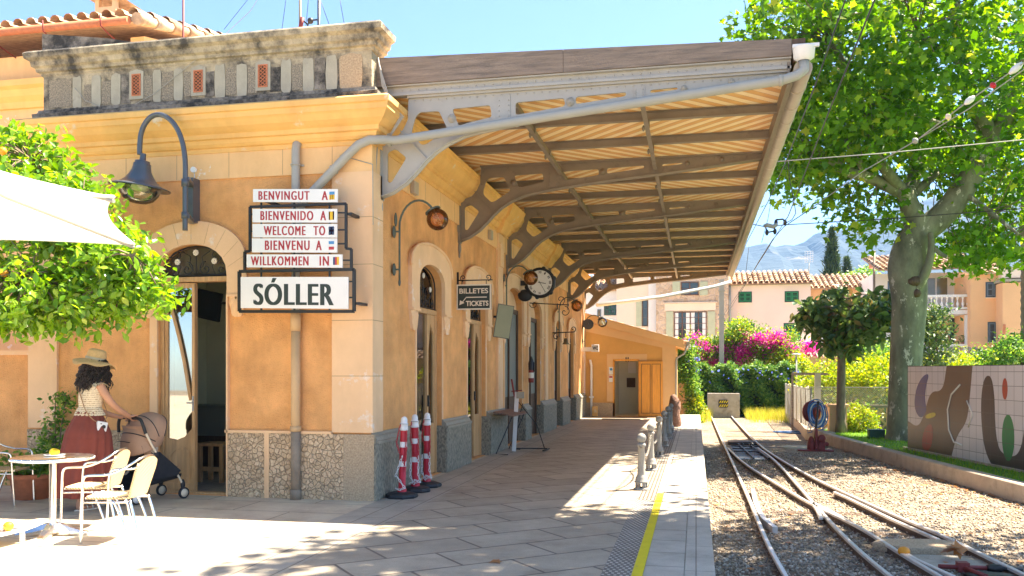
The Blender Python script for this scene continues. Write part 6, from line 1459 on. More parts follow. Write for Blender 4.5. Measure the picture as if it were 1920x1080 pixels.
# next tree of the row: its trunk stands outside the frame, its crown hangs over the track
t2 = Vector((7.6, 11.2, LZ)); p2 = thing('plane_tree', 'next plane tree of the row, standing to the right of the tiled mural', 'tree', t2, 'plane trees along the track')
b = MB(); b.tube([t2, t2 + Vector((-.1, 0, 2)), t2 + Vector((-.4, -.1, 4.5)), t2 + Vector((-.9, -.2, 6))], [.5, .42, .40, .32], 16); b.build('trunk', M_plane, p2)
b = MB(); l2 = []
for e in ((-3.4, .2, 9.2), (-2.5, -2.2, 9.5), (-2.2, 2.4, 10), (-4.6, -.6, 10.4), (.5, 1.5, 10)): l2.append(limb(b, [t2 + Vector((-.8, -.2, 5.7)), t2 + Vector((-.8 + e[0] * .4, e[1] * .4, 7.2)), t2 + Vector(e)], .2, .06, 8))
b.build('limb', M_plane, p2)
c2 = np.concatenate([shell_pts(t2 + Vector((-2.3, -1.1, 10.1)), (3.0, 3.1, 1.6), 150, seed=31, inner=.1, lump=.1), shell_pts(t2 + Vector((.0, .5, 10.0)), (2.8, 3.2, 2.0), 105, seed=32, inner=.2)])
b = MB(); twigs(b, c2, l2, .012, 4); b.build('twig', M_bark, p2)
leaves('foliage', clump_pts(c2, 62, .36, 33, .7), .17, 'maple', G_plane, p2, up=.55, seed=34, hang=.4)

# loquat on the lawn
lq = gnd(1577, 812, LZ); lo = thing('loquat_tree', 'small dark leaved loquat tree with umbrella crown on the lawn by the wooden lattice', 'tree', lq)
YL = lq.y
b = MB(); b.tube([lq - Vector((0, 0, .05)), aty(1577, 790, YL), aty(1577, 720, YL), aty(1578, 665, YL), aty(1579, 640, YL)], [.17, .13, .11, .11, .11], 14); b.build('trunk', M_bark, lo)
b = MB(); ll = []
for e in ((1530, 600, 0), (1560, 575, -.8), (1600, 580, .5), (1640, 590, 0), (1590, 560, -.6), (1615, 610, -1.0), (1550, 610, .9)): ll.append(limb(b, [aty(1579, 648, YL), aty((1579 + e[0]) / 2, 625, YL + e[2] * .4), aty(e[0], e[1], YL + e[2])], .08, .03, 7))
b.build('limb', M_bark, lo)
cq = np.concatenate([shell_pts(aty(1540, 592, YL), (.75, .9, .36), 34, 41, .2), shell_pts(aty(1610, 592, YL), (1.05, 1.2, .66), 64, 42, .2), shell_pts(aty(1655, 605, YL), (.5, .8, .45), 20, 44, .2), shell_pts(aty(1575, 640, YL), (.62, .7, .3), 16, 45, .2)])
b = MB(); twigs(b, cq, ll, .008, 4); b.build('twig', M_bark, lo)
leaves('foliage', clump_pts(cq, 24, .14, 43, .8), .26, 'oval', G_loquat, lo, up=.35, seed=46, hang=.15)
M_h_bounce = pm('pale_bounce_surface', (.66, .60, .50), .9, .08, 2, .1, 30)
tag_ = MB(); tag_.box((-14, 42, GZ - .05), (26, 60, GZ + .02)); tag(tag_.build('bounce_sheet', M_h_bounce), kind='structure')  # unseen pale sheet added to bounce light onto the house fronts
# ================================================================ HOUSES
M_h_pink = pm('pale_pink_plaster', (.84, .66, .54), .9, .04, .8, .1, 20); M_h_or = pm('apricot_plaster', (.84, .50, .25), .9, .05, .8, .1, 20); M_h_cr = pm('cream_plaster', (.80, .66, .50), .9, .05, .8, .1, 20); M_h_wh = pm('white_plaster', (.80, .78, .74), .9, .05, .8, .1, 20)
M_h_stone = cell_mat('warm_stone_walling', (.50, .35, .22), (.70, .52, .36), (.62, .48, .36), 3.6, .06, .6, .04); M_gsh = pm('blue_grey_shutter', (.13, .17, .20), .6, .08, 4, 0); M_psh = pm('pale_green_shutter', (.48, .50, .33), .6, .06, 4, 0)
def P_(px, py, Y): p = aty(px, py, Y); return p.x, p.z
def hbox(name, par, x0, y0, x1, y1, Y, d, mat, proud=0.0, depthback=None):
    a = P_(x0, y1, Y); c = P_(x1, y0, Y); b = MB(); b.box((a[0], Y - proud, a[1]), (c[0], Y + d, c[1])); return b.build(name, mat, par)
def shutter_window(par, x0, y0, x1, y1, Y, mat, split=True, frame=None, slats=True):
    a = P_(x0, y1, Y); c = P_(x1, y0, Y); b = MB(); b.box((a[0] - .05, Y - .02, a[1] - .05), (c[0] + .05, Y + .01, c[1] + .04)); w = b.build('window', frame or M_dkglass, par)
    xm = (a[0] + c[0]) / 2
    for u, v in (((a[0], xm - .008), (xm + .008, c[0])) if split else ((a[0], c[0]),)):
        b = MB(); 
        b.plate([(u, a[1]), (v, a[1]), (v, c[1]), (u, c[1])], [[(u + .05, a[1] + .06), (v - .05, a[1] + .06), (v - .05, (a[1] + c[1]) / 2 - .02), (u + .05, (a[1] + c[1]) / 2 - .02)], [(u + .05, (a[1] + c[1]) / 2 + .03), (v - .05, (a[1] + c[1]) / 2 + .03), (v - .05, c[1] - .06), (u + .05, c[1] - .06)]], WY, Y - .06, Y - .025)
        z = a[1] + .08
        while z < c[1] - .08: b.bar((u + .05, Y - .04, z), (v - .05, Y - .04, z), .03, .012); z += .06
        b.build('shutter', mat, w)
    b = MB(); b.box((a[0] - .08, Y - .1, a[1] - .09), (c[0] + .08, Y, a[1] - .05)); b.build('sill', M_h_cr, w)
    return w
def glazed_window(par, x0, y0, x1, y1, Y, fmat, nx=2, nz=2, glass=None, curtain=False):
    a = P_(x0, y1, Y); c = P_(x1, y0, Y); b = MB(); fw = .05
    b.plate([(a[0], a[1]), (c[0], a[1]), (c[0], c[1]), (a[0], c[1])], [[(a[0] + fw, a[1] + fw), (c[0] - fw, a[1] + fw), (c[0] - fw, c[1] - fw), (a[0] + fw, c[1] - fw)]], WY, Y - .04, Y + .005)
    for k in range(1, nx): x = a[0] + (c[0] - a[0]) * k / nx; b.box((x - .03, Y - .035, a[1] + fw), (x + .03, Y + .002, c[1] - fw))
    for k in range(1, nz): z = a[1] + (c[1] - a[1]) * k / nz; b.box((a[0] + fw, Y - .03, z - .012), (c[0] - fw, Y + .002, z + .012))
    w = b.build('window', fmat, par); b = MB(); b.box((a[0] + fw, Y - .012, a[1] + fw), (c[0] - fw, Y - .006, c[1] - fw)); b.build('pane', glass or M_dkglass, w)
    if curtain:
        b = MB()
        for k in range(nx): x = a[0] + (c[0] - a[0]) * (k + (.25 if k % 2 == 0 else .75)) / nx; b.box((x - .12, Y - .0135, a[1] + fw), (x + .12, Y - .0125, c[1] - fw))
        b.build('curtain', M_h_wh, w)
    return w
def house(name, label, x0, x1, ytop, Y, depth, mat, roof=None, over=.35, rl=3.4, slope=22, tw=.30):
    a = P_(x0, ytop, Y); c = P_(x1, ytop, Y); t = thing(name, label, 'house', ((a[0] + c[0]) / 2, Y, GZ))
    b = MB(); zt = (a[1] + c[1]) / 2; b.box((a[0], Y, GZ - .1), (c[0], Y + depth, zt)); b.build('wall', mat, t)
    if roof:
        s = R(slope); b = MB(); tile_roof(b, (a[0] - .15, Y - over, zt + .02), (1, 0, 0), (0, math.cos(s), math.sin(s)), c[0] - a[0] + .3, rl, tw, .42, int(x0)); b.build('roof', M_tile, t)
    return t, a[0], c[0], zt
Y0 = 50
h, xa, xb, zt = house('pink_house', 'pale pink two storey house with bright green shutters and barrel tiled roof', 1367, 1520, 532, Y0, 7, M_h_pink, True, .3, 2.6, 20)
for q_ in ((1386, 548, 1408, 566), (1473, 547, 1496, 565), (1390, 607, 1413, 640), (1471, 607, 1500, 638)): shutter_window(h, *q_, Y0, M_green_sh)
hbox('eave_board', h, 1366, 531, 1521, 535, Y0 - .2, .2, M_green_sh); b = MB(); p = aty(1368, 600, Y0 - .1); b.tube([(p.x, Y0 - .1, zt), (p.x, Y0 - .1, 1)], .07, 8); b.build('drainpipe', M_pipe, h)
h, *_ = house('apricot_house', 'lower apricot house with two small windows, right of the pink house', 1520, 1636, 540, Y0 + 1.5, 7, M_h_or, True, .3, 2.8, 20)
glazed_window(h, 1552, 540, 1561, 551, Y0 + 1.5, M_gsh, 1, 1); glazed_window(h, 1563, 540, 1573, 551, Y0 + 1.5, M_gsh, 1, 1)
# small white terrace between
t = thing('white_terrace', 'small white balustraded terrace at the foot of the pink house', 'terrace', aty(1530, 650, 48)); 
def balustrade(par, x0, x1, y0, y1, Y, mat, name='balustrade', post=True, sp=.22):
    a = P_(x0, y1, Y); c = P_(x1, y0, Y); H = c[1] - a[1]; b = MB(); b.box((a[0], Y - .09, c[1] - .12), (c[0], Y + .09, c[1])); b.box((a[0], Y - .08, a[1]), (c[0], Y + .08, a[1] + .10))
    o = b.build(name, mat, par); n = max(2, int((c[0] - a[0]) / sp)); k0 = H - .22
    for k in range(n):
        x = a[0] + (c[0] - a[0]) * (k + .5) / n; b = MB(); b.lathe([(.05, 0), (.05, .05 * k0), (.035, .08 * k0), (.075, .3 * k0), (.06, .42 * k0), (.03, .55 * k0), (.03, .75 * k0), (.055, .92 * k0), (.05, k0)], (x, Y, a[1] + .10), 8); b.build('baluster', mat, o)
    return o
balustrade(t, 1513, 1546, 612, 650, 48, M_h_wh); hbox('wall', t, 1512, 650, 1560, 700, 48, 2, M_h_wh)
sh = thing('garden_shed', 'low cream outbuilding with a tiled lean to roof behind the lattice fence', 'outbuilding', aty(1560, 700, 44)); Ys = 44
hbox('wall', sh, 1506, 670, 1606, 770, Ys, 3, M_h_cr); a = P_(1500, 668, Ys); c = P_(1612, 668, Ys); b = MB(); tile_roof(b, (a[0], Ys - .35, a[1]), (1, 0, 0), (0, .95, .31), c[0] - a[0], 1.6, .28, .4, 77); b.build('roof', M_tile, sh)
shutter_window(sh, 1529, 684, 1548, 696, Ys, M_green_sh, False); b = MB(); p = aty(1565, 680, Ys - .06); b.tube([(p.x + .2, Ys - .06, p.z + .25), (p.x, Ys - .06, p.z), (p.x, Ys - .06, 0)], .05, 8); b.build('drainpipe', M_pipe, sh)
Yb = 46
h, xa, xb, zt = house('balcony_house', 'white house with two balustraded balconies seen to the right of the big plane trunk', 1636, 1822, 512, Yb + 2.2, 8, M_h_wh, True, 2.2, 4.4, 15)
glazed_window(h, 1732, 519, 1778, 556, Yb + 2.2, M_h_wh, 2, 1, pm('olive_reflecting_glass', (.16, .15, .07), .1, .3, .8, 0, spec=.8)); glazed_window(h, 1662, 525, 1672, 556, Yb + 2.2, M_h_wh, 1, 1)
hbox('balcony_slab', h, 1710, 581, 1822, 590, Yb, 2.2, M_h_wh); balustrade(h, 1722, 1820, 552, 581, Yb + .1, M_h_wh); hbox('pilaster', h, 1710, 548, 1722, 581, Yb, .3, M_h_wh)
hbox('column', h, 1812, 590, 1823, 700, Yb, .35, M_h_wh); balustrade(h, 1755, 1812, 645, 664, Yb + .1, M_h_wh); hbox('parapet_wall', h, 1700, 664, 1823, 720, Yb, 2.2, M_h_wh)
hbox('recess_door', h, 1746, 598, 1760, 648, Yb + 2.2, .1, M_wood_dk, .02); hbox('wooden_door', h, 1761, 598, 1780, 648, Yb + 2.2, .1, M_wood, .05); shutter_window(h, 1783, 598, 1802, 647, Yb + 2.2, pm('dark_green_shutter', (.02, .09, .065), .5, .1, 5, 0), False)
hbox('chimney', h, 1634, 484, 1644, 501, Yb + 3.5, .7, M_terra); b = MB(); p = aty(1639, 520, Yb + 1.6); b.tube([(p.x, Yb + 1.6, 0), (p.x, Yb + 1.6, aty(1639, 470, Yb + 1.6).z)], .06, 8); b.build('flue_pipe', M_pipe_rust, h)
p = aty(1812, 640, Yb + .4); fp = thing('potted_geranium', 'small potted plant on the lower white balcony', 'potted plant', p); p = aty(1809, 645, Yb + .5); b = MB(); b.lathe([(.12, -.15), (.18, .12), (.16, .12)], p, 12); b.build('pot', M_terra, fp); leaves('foliage', shell_pts(p + Vector((0, 0, .25)), (.3, .25, .2), 120, 61), .12, 'oval', G_hedge, fp)
h, *_ = house('orange_house', 'bright apricot orange house with blue grey shutters at the right edge', 1820, 1897, 512, Yb - .5, 8, M_h_or, True, .3, 2.8, 16)
shutter_window(h, 1850, 530, 1874, 556, Yb - .5, M_gsh); shutter_window(h, 1854, 605, 1878, 640, Yb - .5, M_gsh); hbox('projecting_wing', h, 1880, 528, 1990, 720, Yb - 1.5, 4, M_h_or, 0); hbox('pink_upper_storey', h, 1878, 498, 1990, 521, Yb - 1.0, 4, M_h_pink); hbox('stone_cornice', h, 1878, 521, 1990, 528, Yb - 1.6, 4, M_patch); hbox('meter_box', h, 1881, 608, 1885, 626, Yb - 1.5, .1, M_terra, .05)
a = P_(1822, 660, Yb - 1.8); c = P_(1882, 660, Yb - 1.8); b = MB(); tile_roof(b, (a[0], Yb - 2.2, a[1] - .3), (1, 0, 0), (0, .93, .36), c[0] - a[0], 1.3, .28, .4, 78); b.build('porch_roof', M_tile, h)
# stone house and neighbours behind the canopy end
h, *_ = house('stone_house', 'rough warm stone house with a wide dark brown glazed window and pale green shutters', 1230, 1366, 455, Y0 - 1, 8, M_h_stone, True, .3, 2.8, 18)
glazed_window(h, 1264, 584, 1325, 640, Y0 - 1, pm('brown_window_wood', (.13, .06, .035), .5, .1, 5, 0), 4, 5, None, True); hbox('lintel_panel', h, 1246, 568, 1342, 583, Y0 - 1, .05, M_h_cr, .04); hbox('lintel_moulding', h, 1244, 566, 1344, 569, Y0 - 1, .05, M_h_cr, .12)
hbox('shutter', h, 1249, 584, 1262, 640, Y0 - 1, .01, M_psh, .06); hbox('shutter', h, 1327, 584, 1341, 640, Y0 - 1, .01, M_psh, .06); glazed_window(h, 1277, 528, 1310, 554, Y0 - 1, pm('brown_window_wood', (.13, .06, .035)), 2, 2); hbox('shutter', h, 1261, 528, 1275, 554, Y0 - 1, .01, M_psh, .06); hbox('shutter', h, 1312, 528, 1327, 554, Y0 - 1, .01, M_psh, .06)
h, *_ = house('cream_house', 'peach cream house with one tall shuttered window left of the stone house', 1156, 1230, 470, Y0 - .5, 8, M_h_cr, True, .3, 2.8, 18)
hbox('corner_pilaster', h, 1216, 480, 1230, 720, Y0 - .5, .01, M_h_wh, .1); glazed_window(h, 1204, 562, 1215, 612, Y0 - .5, M_wood_dk, 1, 3); hbox('shutter', h, 1193, 562, 1203, 612, Y0 - .5, .01, M_psh, .06)
h, *_ = house('white_house', 'white house with one dark green shuttered window seen under the canopy end', 1085, 1156, 545, Y0 + .4, 8, M_h_wh, True, .3, 2.8, 22)
shutter_window(h, 1134, 571, 1154, 590, Y0 + .4, pm('dark_green_shutter', (.02, .09, .065))); glazed_window(h, 1120, 580, 1127, 600, Y0 + .4, M_gsh, 1, 1)
# antenna
p = aty(1517, 515, Y0 + 1); t_ = aty(1517, 492, Y0 + 1); an = thing('roof_antenna', 'small grid television antenna on the end of the pink house roof', 'antenna', p); b = MB(); b.tube([p - Vector((0, 0, .6)), t_], .02, 6); b.build('pole', M_pipe, an)
b = MB(); c_ = aty(1513, 482, Y0 + 1)
for k in range(6): b.bar(c_ + Vector((-.12, 0, -.3 + k * .12)), c_ + Vector((.35, .1, -.25 + k * .12)), .015, .015)
for k in range(4): b.bar(c_ + Vector((-.1 + k * .14, 0, -.32)), c_ + Vector((-.1 + k * .14, 0, .34)), .015, .015)
b.bar(c_ + Vector((-.5, -.2, 0)), c_ + Vector((.2, 0, 0)), .02, .02); b.build('grid', M_whplast, an)

# ================================================================ GREENERY AT THE END OF THE LINE
def cyp(px, yt, yb, wpx, Y, seed, label):
    p0 = aty(px, yb, Y); H = aty(px, yt, Y).z; w = wpx / F * Y * .5; t = thing('cypress', label, 'tree', (p0.x, Y, GZ), 'cypresses behind the roofs'); rng = np.random.default_rng(seed)
    b = MB(); b.tube([(p0.x, Y, GZ), (p0.x, Y, H * .9)], [.3, .05], 8); b.build('trunk', M_bark, t)
    n = int(9000 * (H - p0.z + 2) / 12); z = rng.uniform(0, 1, n); zb = p0.z - 3; prof = np.clip(1.05 * (1 - z ** 2.4), .0, 1) * (.92 + .12 * np.sin(z * 37 + seed)); a = rng.uniform(0, 2 * PI, n); r = w * prof * rng.uniform(.72, 1.08, n) * (1 + .1 * np.sin(a * 5 + z * 20))
    P = np.stack([p0.x + r * np.cos(a), Y + r * np.sin(a), zb + (H - zb) * z], 1); o = leaves('foliage', P, .42, 'strap', G_cypress, t, up=.1, seed=seed, outward=(p0.x, Y, (zb + H) / 2), out_w=.6, hang=-1.6)
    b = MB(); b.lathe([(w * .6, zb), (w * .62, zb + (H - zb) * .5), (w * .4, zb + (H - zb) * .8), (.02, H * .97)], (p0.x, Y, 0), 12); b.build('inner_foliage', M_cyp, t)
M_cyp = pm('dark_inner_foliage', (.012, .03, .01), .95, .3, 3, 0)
cyp(1560, 432, 516, 30, 72, 3, 'tall dark cypress rising behind the apricot roof'); cyp(1588, 488, 516, 19, 76, 4, 'short cypress to the right of the tall one')
p = aty(1620, 510, 66); t = thing('distant_shrub_tree', 'rounded green treetop just behind the roofs left of the brick chimney', 'tree', (p.x, 66, GZ)); b = MB(); b.tube([(p.x, 66, GZ), p], .2, 6); b.build('trunk', M_bark, t); leaves('foliage', clump_pts(shell_pts(p + Vector((0, 0, -.8)), (1.3, 1.2, 1.1), 60, 51), 40, .3, 52), .25, 'oval', G_hedge, t)
def bush(name, label, cat, px, py, Y, r, n, m, size, mat, seed, stem=True, base=None, spread=.14, shp='oval', up=.35, group=None, inner=.35):
    c = aty(px, py, Y); t = thing(name, label, cat, (c.x, Y, base if base is not None else GZ), group)
    cc = shell_pts(c, r, n, seed, inner)
    b = MB(); st_ = [Vector((c.x + dx, Y, base if base is not None else GZ)) for dx in (-.08, 0, .08)]; lm = [limb(b, [s, s.lerp(c, .5) + Vector((dx * 3, 0, 0)), c + Vector((dx * r[0] * 4, 0, r[2] * .3))], .04, .015, 6) for s, dx in zip(st_, (-.08, 0, .08))]
    twigs(b, cc, lm, .006, 3, 2); b.build('stem', M_bark, t)
    leaves('foliage', clump_pts(cc, m, spread, seed + 1), size, shp, mat, t, up=up, seed=seed + 2)
    return t, c
# hedge, one clipped mass of ivy and morning glory
hx0 = gnd(1300, 785, GZ).x
hg = thing('flowering_hedge', 'long clipped ivy hedge with a few blue flowers behind the buffer block', 'hedge', (2.2, 38.2, GZ))
rng_ = np.random.default_rng(8); hxa, hxb = aty(1297, 700, 37.6).x, aty(1500, 700, 37.6).x
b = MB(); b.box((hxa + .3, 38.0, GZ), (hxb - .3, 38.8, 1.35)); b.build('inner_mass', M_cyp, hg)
n = 26000; u = rng_.uniform(0, 1, n); v = rng_.uniform(0, 1, n); top = 1.68 + .10 * np.sin(u * 23) + .07 * np.sin(u * 51 + 1)
sel = rng_.uniform(0, 1, n) < .72
xx = hxa + (hxb - hxa) * u; zz = np.where(sel, GZ + (top - GZ) * v, top + rng_.normal(0, .05, n)); bul = .16 * np.sin(u * 31 + v * 5) + .12 * np.sin(v * 13 + u * 17)
yy = np.where(sel, 37.75 + bul + rng_.uniform(0, .35, n) + .5 * (v > .93) * (v - .93) * 6, 37.8 + rng_.uniform(0, 1.2, n))
leaves('foliage', np.stack([xx, yy, zz], 1), .12, 'oval', G_hedge, hg, up=.25, seed=9, outward=(2.2, 60, -10), out_w=.7)
n = 46; u = rng_.uniform(0, 1, n) ** .8; leaves('flower', np.stack([hxa + (hxb - hxa) * u, 37.55 + rng_.uniform(-.1, .1, n), 1.6 - rng_.exponential(.28, n)], 1), .13, 'oval', G_blue, hg, up=.1, seed=10)
# garden wall behind and bougainvillea
b = MB(); b.box((-1.5, 41, GZ), (6.5, 41.3, 2.15)); tag(b.build('garden_wall', M_h_or, None, loc=(2, 41, GZ)), 'apricot garden wall half hidden behind the bougainvillea', 'wall')
bo = thing('bougainvillea', 'large bougainvillea covered in magenta flowers spilling over the garden wall', 'shrub', (1.9, 40.3, GZ)); YB = 40.2
C1 = np.concatenate([shell_pts(aty(1405, 642, YB), (1.0, .8, .75), 50, 71, .3), shell_pts(aty(1320, 660, YB), (1.9, .7, .6), 90, 72, .3), shell_pts(aty(1455, 655, YB), (1.1, .7, .55), 50, 73, .3), shell_pts(aty(1382, 616, YB), (.6, .5, .35), 16, 74, .3)])
b = MB(); lm = [limb(b, [(1.6 + k * .5, YB, GZ), (1.4 + k * .6, YB, 1.2), (.3 + k * 1.3, YB, 2.3)], .05, .02, 6) for k in range(4)]; twigs(b, C1, lm, .008, 3, 2); b.build('stem', M_bark, bo)
leaves('foliage', clump_pts(C1, 60, .2, 75), .12, 'oval', G_hedge, bo, up=.3, seed=76)
leaves('foliage', clump_pts(C1[rng_.uniform(0, 1, len(C1)) < .4], 60, .22, 77) + [0, -.15, .1], .12, 'oval', G_bright, bo, up=.3, seed=78)
F1 = np.concatenate([shell_pts(aty(1425, 646, YB - .3), (1.3, .5, .55), 56, 79, .4), shell_pts(aty(1345, 665, YB - .3), (1.5, .5, .5), 30, 80, .4), shell_pts(aty(1470, 660, YB - .3), (.6, .4, .4), 16, 83, .3), shell_pts(aty(1300, 650, YB - .3), (.8, .5, .5), 14, 84, .3)])
leaves('flower', clump_pts(F1, 60, .15, 81), .10, 'oval', G_magenta, bo, up=.2, seed=82)
t, c = bush('bougainvillea', 'small separate spray of pink bougainvillea at the foot of the pink house', 'shrub', 1512, 652, 43, (.9, .4, .22), 22, 50, .11, G_magenta, 91, spread=.12, up=.2)
t, c = bush('yellow_green_shrub', 'bright yellow green shrub beside the lamp post behind the hedge', 'shrub', 1478, 690, 39.5, (1.0, .8, .8), 90, 60, .11, G_bright, 94, spread=.15)
lp = thing('garden_lamp_post', 'thin grey garden lamp post in front of the yellow green shrub', 'lamp post', aty(1493, 740, 37.3)); p = aty(1493, 740, 37.3); q_ = aty(1493, 665, 37.3); b = MB(); b.tube([Vector((p.x, 37.3, GZ)), q_], .035, 8); b.build('post', M_pipe, lp); b = MB(); b.lathe([(0, .06), (.16, .04), (.18, 0), (0, -.03)], q_, 12); b.build('head', M_white, lp)
# vine over the gate pillar by the toilets
gp = thing('gate_pillar', 'apricot rendered wall stub and pillar at the end of the platform under the flowering vine', 'pillar', aty(1285, 780, 33.5)); a = P_(1268, 787, 33.5); c = P_(1283, 715, 33.5); b = MB(); b.box((a[0], 33.55, GZ), (c[0], 33.8, c[1])); b.build('wall_stub', M_wctrim, gp); a = P_(1283, 787, 33.5); c = P_(1297, 710, 33.5); b = MB(); b.box((a[0], 33.45, GZ), (c[0], 33.9, c[1])); b.build('pillar', M_wctrim, gp)
vn = thing('morning_glory_vine', 'tall morning glory vine with violet flowers tumbling over the pillar beside the toilets', 'vine', aty(1290, 700, 33.4)); C2 = np.concatenate([shell_pts(aty(1286, 690, 33.4), (.42, .4, .75), 60, 101, .3), shell_pts(aty(1300, 745, 33.3), (.22, .3, .9), 40, 102, .3), shell_pts(aty(1280, 655, 33.4), (.3, .3, .25), 16, 103, .3)])
b = MB(); lm = [limb(b, [aty(1300, 790, 33.6), aty(1300, 740, 33.6), aty(1290, 690, 33.5), aty(1280, 655, 33.5)], .03, .015, 6)]; twigs(b, C2, lm, .006, 3, 2); b.build('stem', M_bark, vn)
leaves('foliage', clump_pts(C2, 60, .12, 104), .10, 'oval', G_hedge, vn, up=.25, seed=105); leaves('flower', clump_pts(shell_pts(aty(1296, 670, 33.2), (.35, .2, .7), 16, 106, .5), 4, .05, 107), .10, 'oval', G_blue, vn, up=.1, seed=108)
leaves('hanging_leaf', clump_pts(shell_pts(aty(1306, 770, 33.2), (.2, .3, .6), 30, 109, .3), 50, .1, 110), .10, 'oval', G_bright, vn, up=.2, seed=111)
# rough dry grass
P = []
rr = random.Random(12)
for _ in range(5200): P.append((rr.uniform(2.0, 4.3) if rr.random() < .8 else rr.uniform(.14, .6), rr.uniform(36.0, 37.5) if rr.random() < .8 else rr.uniform(33.5, 37), GZ))
tag(blades('dry_grass', P, .42, G_drygrass, 13), 'tall yellow dry grass at the foot of the hedge', 'grass', kind='stuff')
# low kerb and mesh fence on the far right of the track
fk = [(3.32, 24.4), (3.02, 25.6), (3.3, 30), (3.5, 36.2)]
b = MB(); b.sweep(fk[::-1], [(0, GZ - .1), (0, GZ + .30), (-.35, GZ + .30), (-.35, GZ - .1)]); tag(b.build('low_kerb_wall', M_kerb, None, loc=(3.2, 27, GZ)), 'low rendered kerb wall carrying the wire fence on the far side of the track', 'wall')
def mesh_fence(name, label, pts, z0, z1, sp, cell=.07):
    t = thing(name, label, 'fence', (pts[0][0], pts[0][1], z0)); b = MB()
    for k in range(len(pts) - 1):
        A = Vector((*pts[k], 0)); B_ = Vector((*pts[k + 1], 0)); l = (B_ - A).length; d = (B_ - A) / l; H = z1 - z0; n = int((l + H) / cell)
        for s in (1, -1):
            for j in range(-int(H / cell), int(l / cell) + 1):
                u0, u1 = j * cell, j * cell + H; w0_, w1_ = (0, H) if s == 1 else (H, 0)
                if u0 < 0: w0_ += -u0 * s; u0 = 0
                if u1 > l: w1_ -= (u1 - l) * s; u1 = l
                if u1 > u0: b.tube([A + d * u0 + Vector((0, 0, z0 + w0_)), A + d * u1 + Vector((0, 0, z0 + w1_))], .0028, 3, caps=False)
        b.tube([A + Vector((0, 0, z1)), B_ + Vector((0, 0, z1))], .012, 5)
    b.build('wire_mesh', M_pipe, t)
    for k in range(len(pts) - 1):
        A = Vector((*pts[k], 0)); B_ = Vector((*pts[k + 1], 0)); n = max(1, int((B_ - A).length / sp))
        for j in range(n + (k == len(pts) - 2)):
            p = A.lerp(B_, j / n); b = MB(); b.tube([(p.x, p.y, z0 - .05), (p.x, p.y, z1 + .04)], .03, 7); b.build('fence_post', M_patch, t)
    return t
mesh_fence('wire_fence', 'wire mesh fence with pale posts running along the low kerb wall beside the track', [(3.5, 36.0), (3.3, 30.2), (3.2, 25.8)], GZ + .3, 1.0, 1.3)
mesh_fence('wire_fence', 'wire mesh fence crossing behind the wooden lattice', [(3.4, 28.2), (8.5, 28.2)], GZ, 1.02, 1.7)
wp = aty(1533, 700, 29); b = MB(); b.box((wp.x - .09, 28.9, GZ), (wp.x + .09, 29.1, wp.z)); tag(b.build('white_post', M_patch, None, loc=(wp.x, 29, GZ)), 'tall pale square post standing behind the fence corner', 'post')
b = MB(); b.box((wp.x - .8, 28.95, wp.z - .06), (wp.x + .3, 29.05, wp.z + .02)); b.box((wp.x - .8, 28.97, GZ), (wp.x - .74, 29.03, wp.z)); tag(b.build('pergola_frame', M_wood_grey, None, loc=(wp.x - .5, 29, GZ)), 'weathered timber frame beside the tall pale post', 'frame')
YF = 26.4; lt_ = thing('lattice_fence', 'low brown wooden lattice fence with a plank top rail at the back of the lawn', 'fence', (5, YF, LZ)); zt_ = aty(1640, 762, YF).z
b = MB(); b.box((3.45, YF - .05, zt_ - .04), (7.5, YF + .07, zt_ + .04)); b.build('top_rail', M_wood_grey, lt_)
b = MB(); x = 3.3
while x < 7.5:
    for s in (1, -1):
        H = zt_ - .05 - LZ; x_0 = x if s == 1 else x + H; x_1 = x + H if s == 1 else x
        if 3.4 < min(x_0, x_1): b.bar((x_0, YF + .01 * s, LZ), (x_1, YF + .01 * s, zt_ - .05), .055, .018, up=(0, 1, 0))
    x += .26
b.build('lattice', M_wood, lt_)
for x in (3.5, 5.4, 7.3): b = MB(); b.box((x - .05, YF + .03, LZ), (x + .05, YF + .12, zt_ - .04)); b.build('post', M_wood, lt_)
g = gnd(1532, 812, GZ); b = MB(); b.box((g.x - .05, 25.5, GZ), (g.x + .42, 25.9, aty(1530, 763, 25.5).z)); b.box((g.x - .09, 25.46, aty(1530, 763, 25.5).z), (g.x + .46, 25.94, aty(1530, 758, 25.5).z)); tag(b.build('gate_pier', M_h_or, None, loc=(g.x, 25.7, GZ)), 'short ochre brick pier at the fence corner carrying the hose reel', 'pier')
hr = thing('cable_coil', 'tangled coil of blue and white hose hanging on the ochre pier', 'hose', aty(1534, 775, 25.3)); b = MB(); rr = random.Random(4)
for k in range(16):
    c_ = aty(1533 + rr.uniform(-5, 5), 774 + rr.uniform(-3, 5), 25.2 + rr.uniform(-.12, .12)); R1 = rr.uniform(.22, .36); tl_ = rr.uniform(-.5, .5)
    b.tube([c_ + Vector((R1 * .62 * math.cos(a), .12 * math.sin(a + tl_), R1 * math.sin(a))) for a in np.linspace(0, 2 * PI, 26)[:-1]], .013, 5, closed=True, mi=1 if k % 4 == 0 else 0)
for k in range(3): b.tube([aty(1540, 790, 25.2), aty(1548 - k * 3, 805, 25.2), aty(1530 - k * 8, 808 + k * 2, 25.1), aty(1515, 790 + k * 4, 25.1)], .012, 5)
b.build('hose', [pm('blue_hose', (.05, .16, .42), .4, .1, 5, 0), M_whplast], hr); b = MB(); c_ = aty(1521, 772, 25.35); b.lathe([(0, -.03), (.30, -.03), (.31, .03), (0, .03)], c_, 18, Matrix.Rotation(R(90), 3, 'X') @ Matrix.Rotation(R(35), 3, 'Y')); b.build('reel', M_redox, hr)
g = gnd(1495, 812, GZ); b = MB()
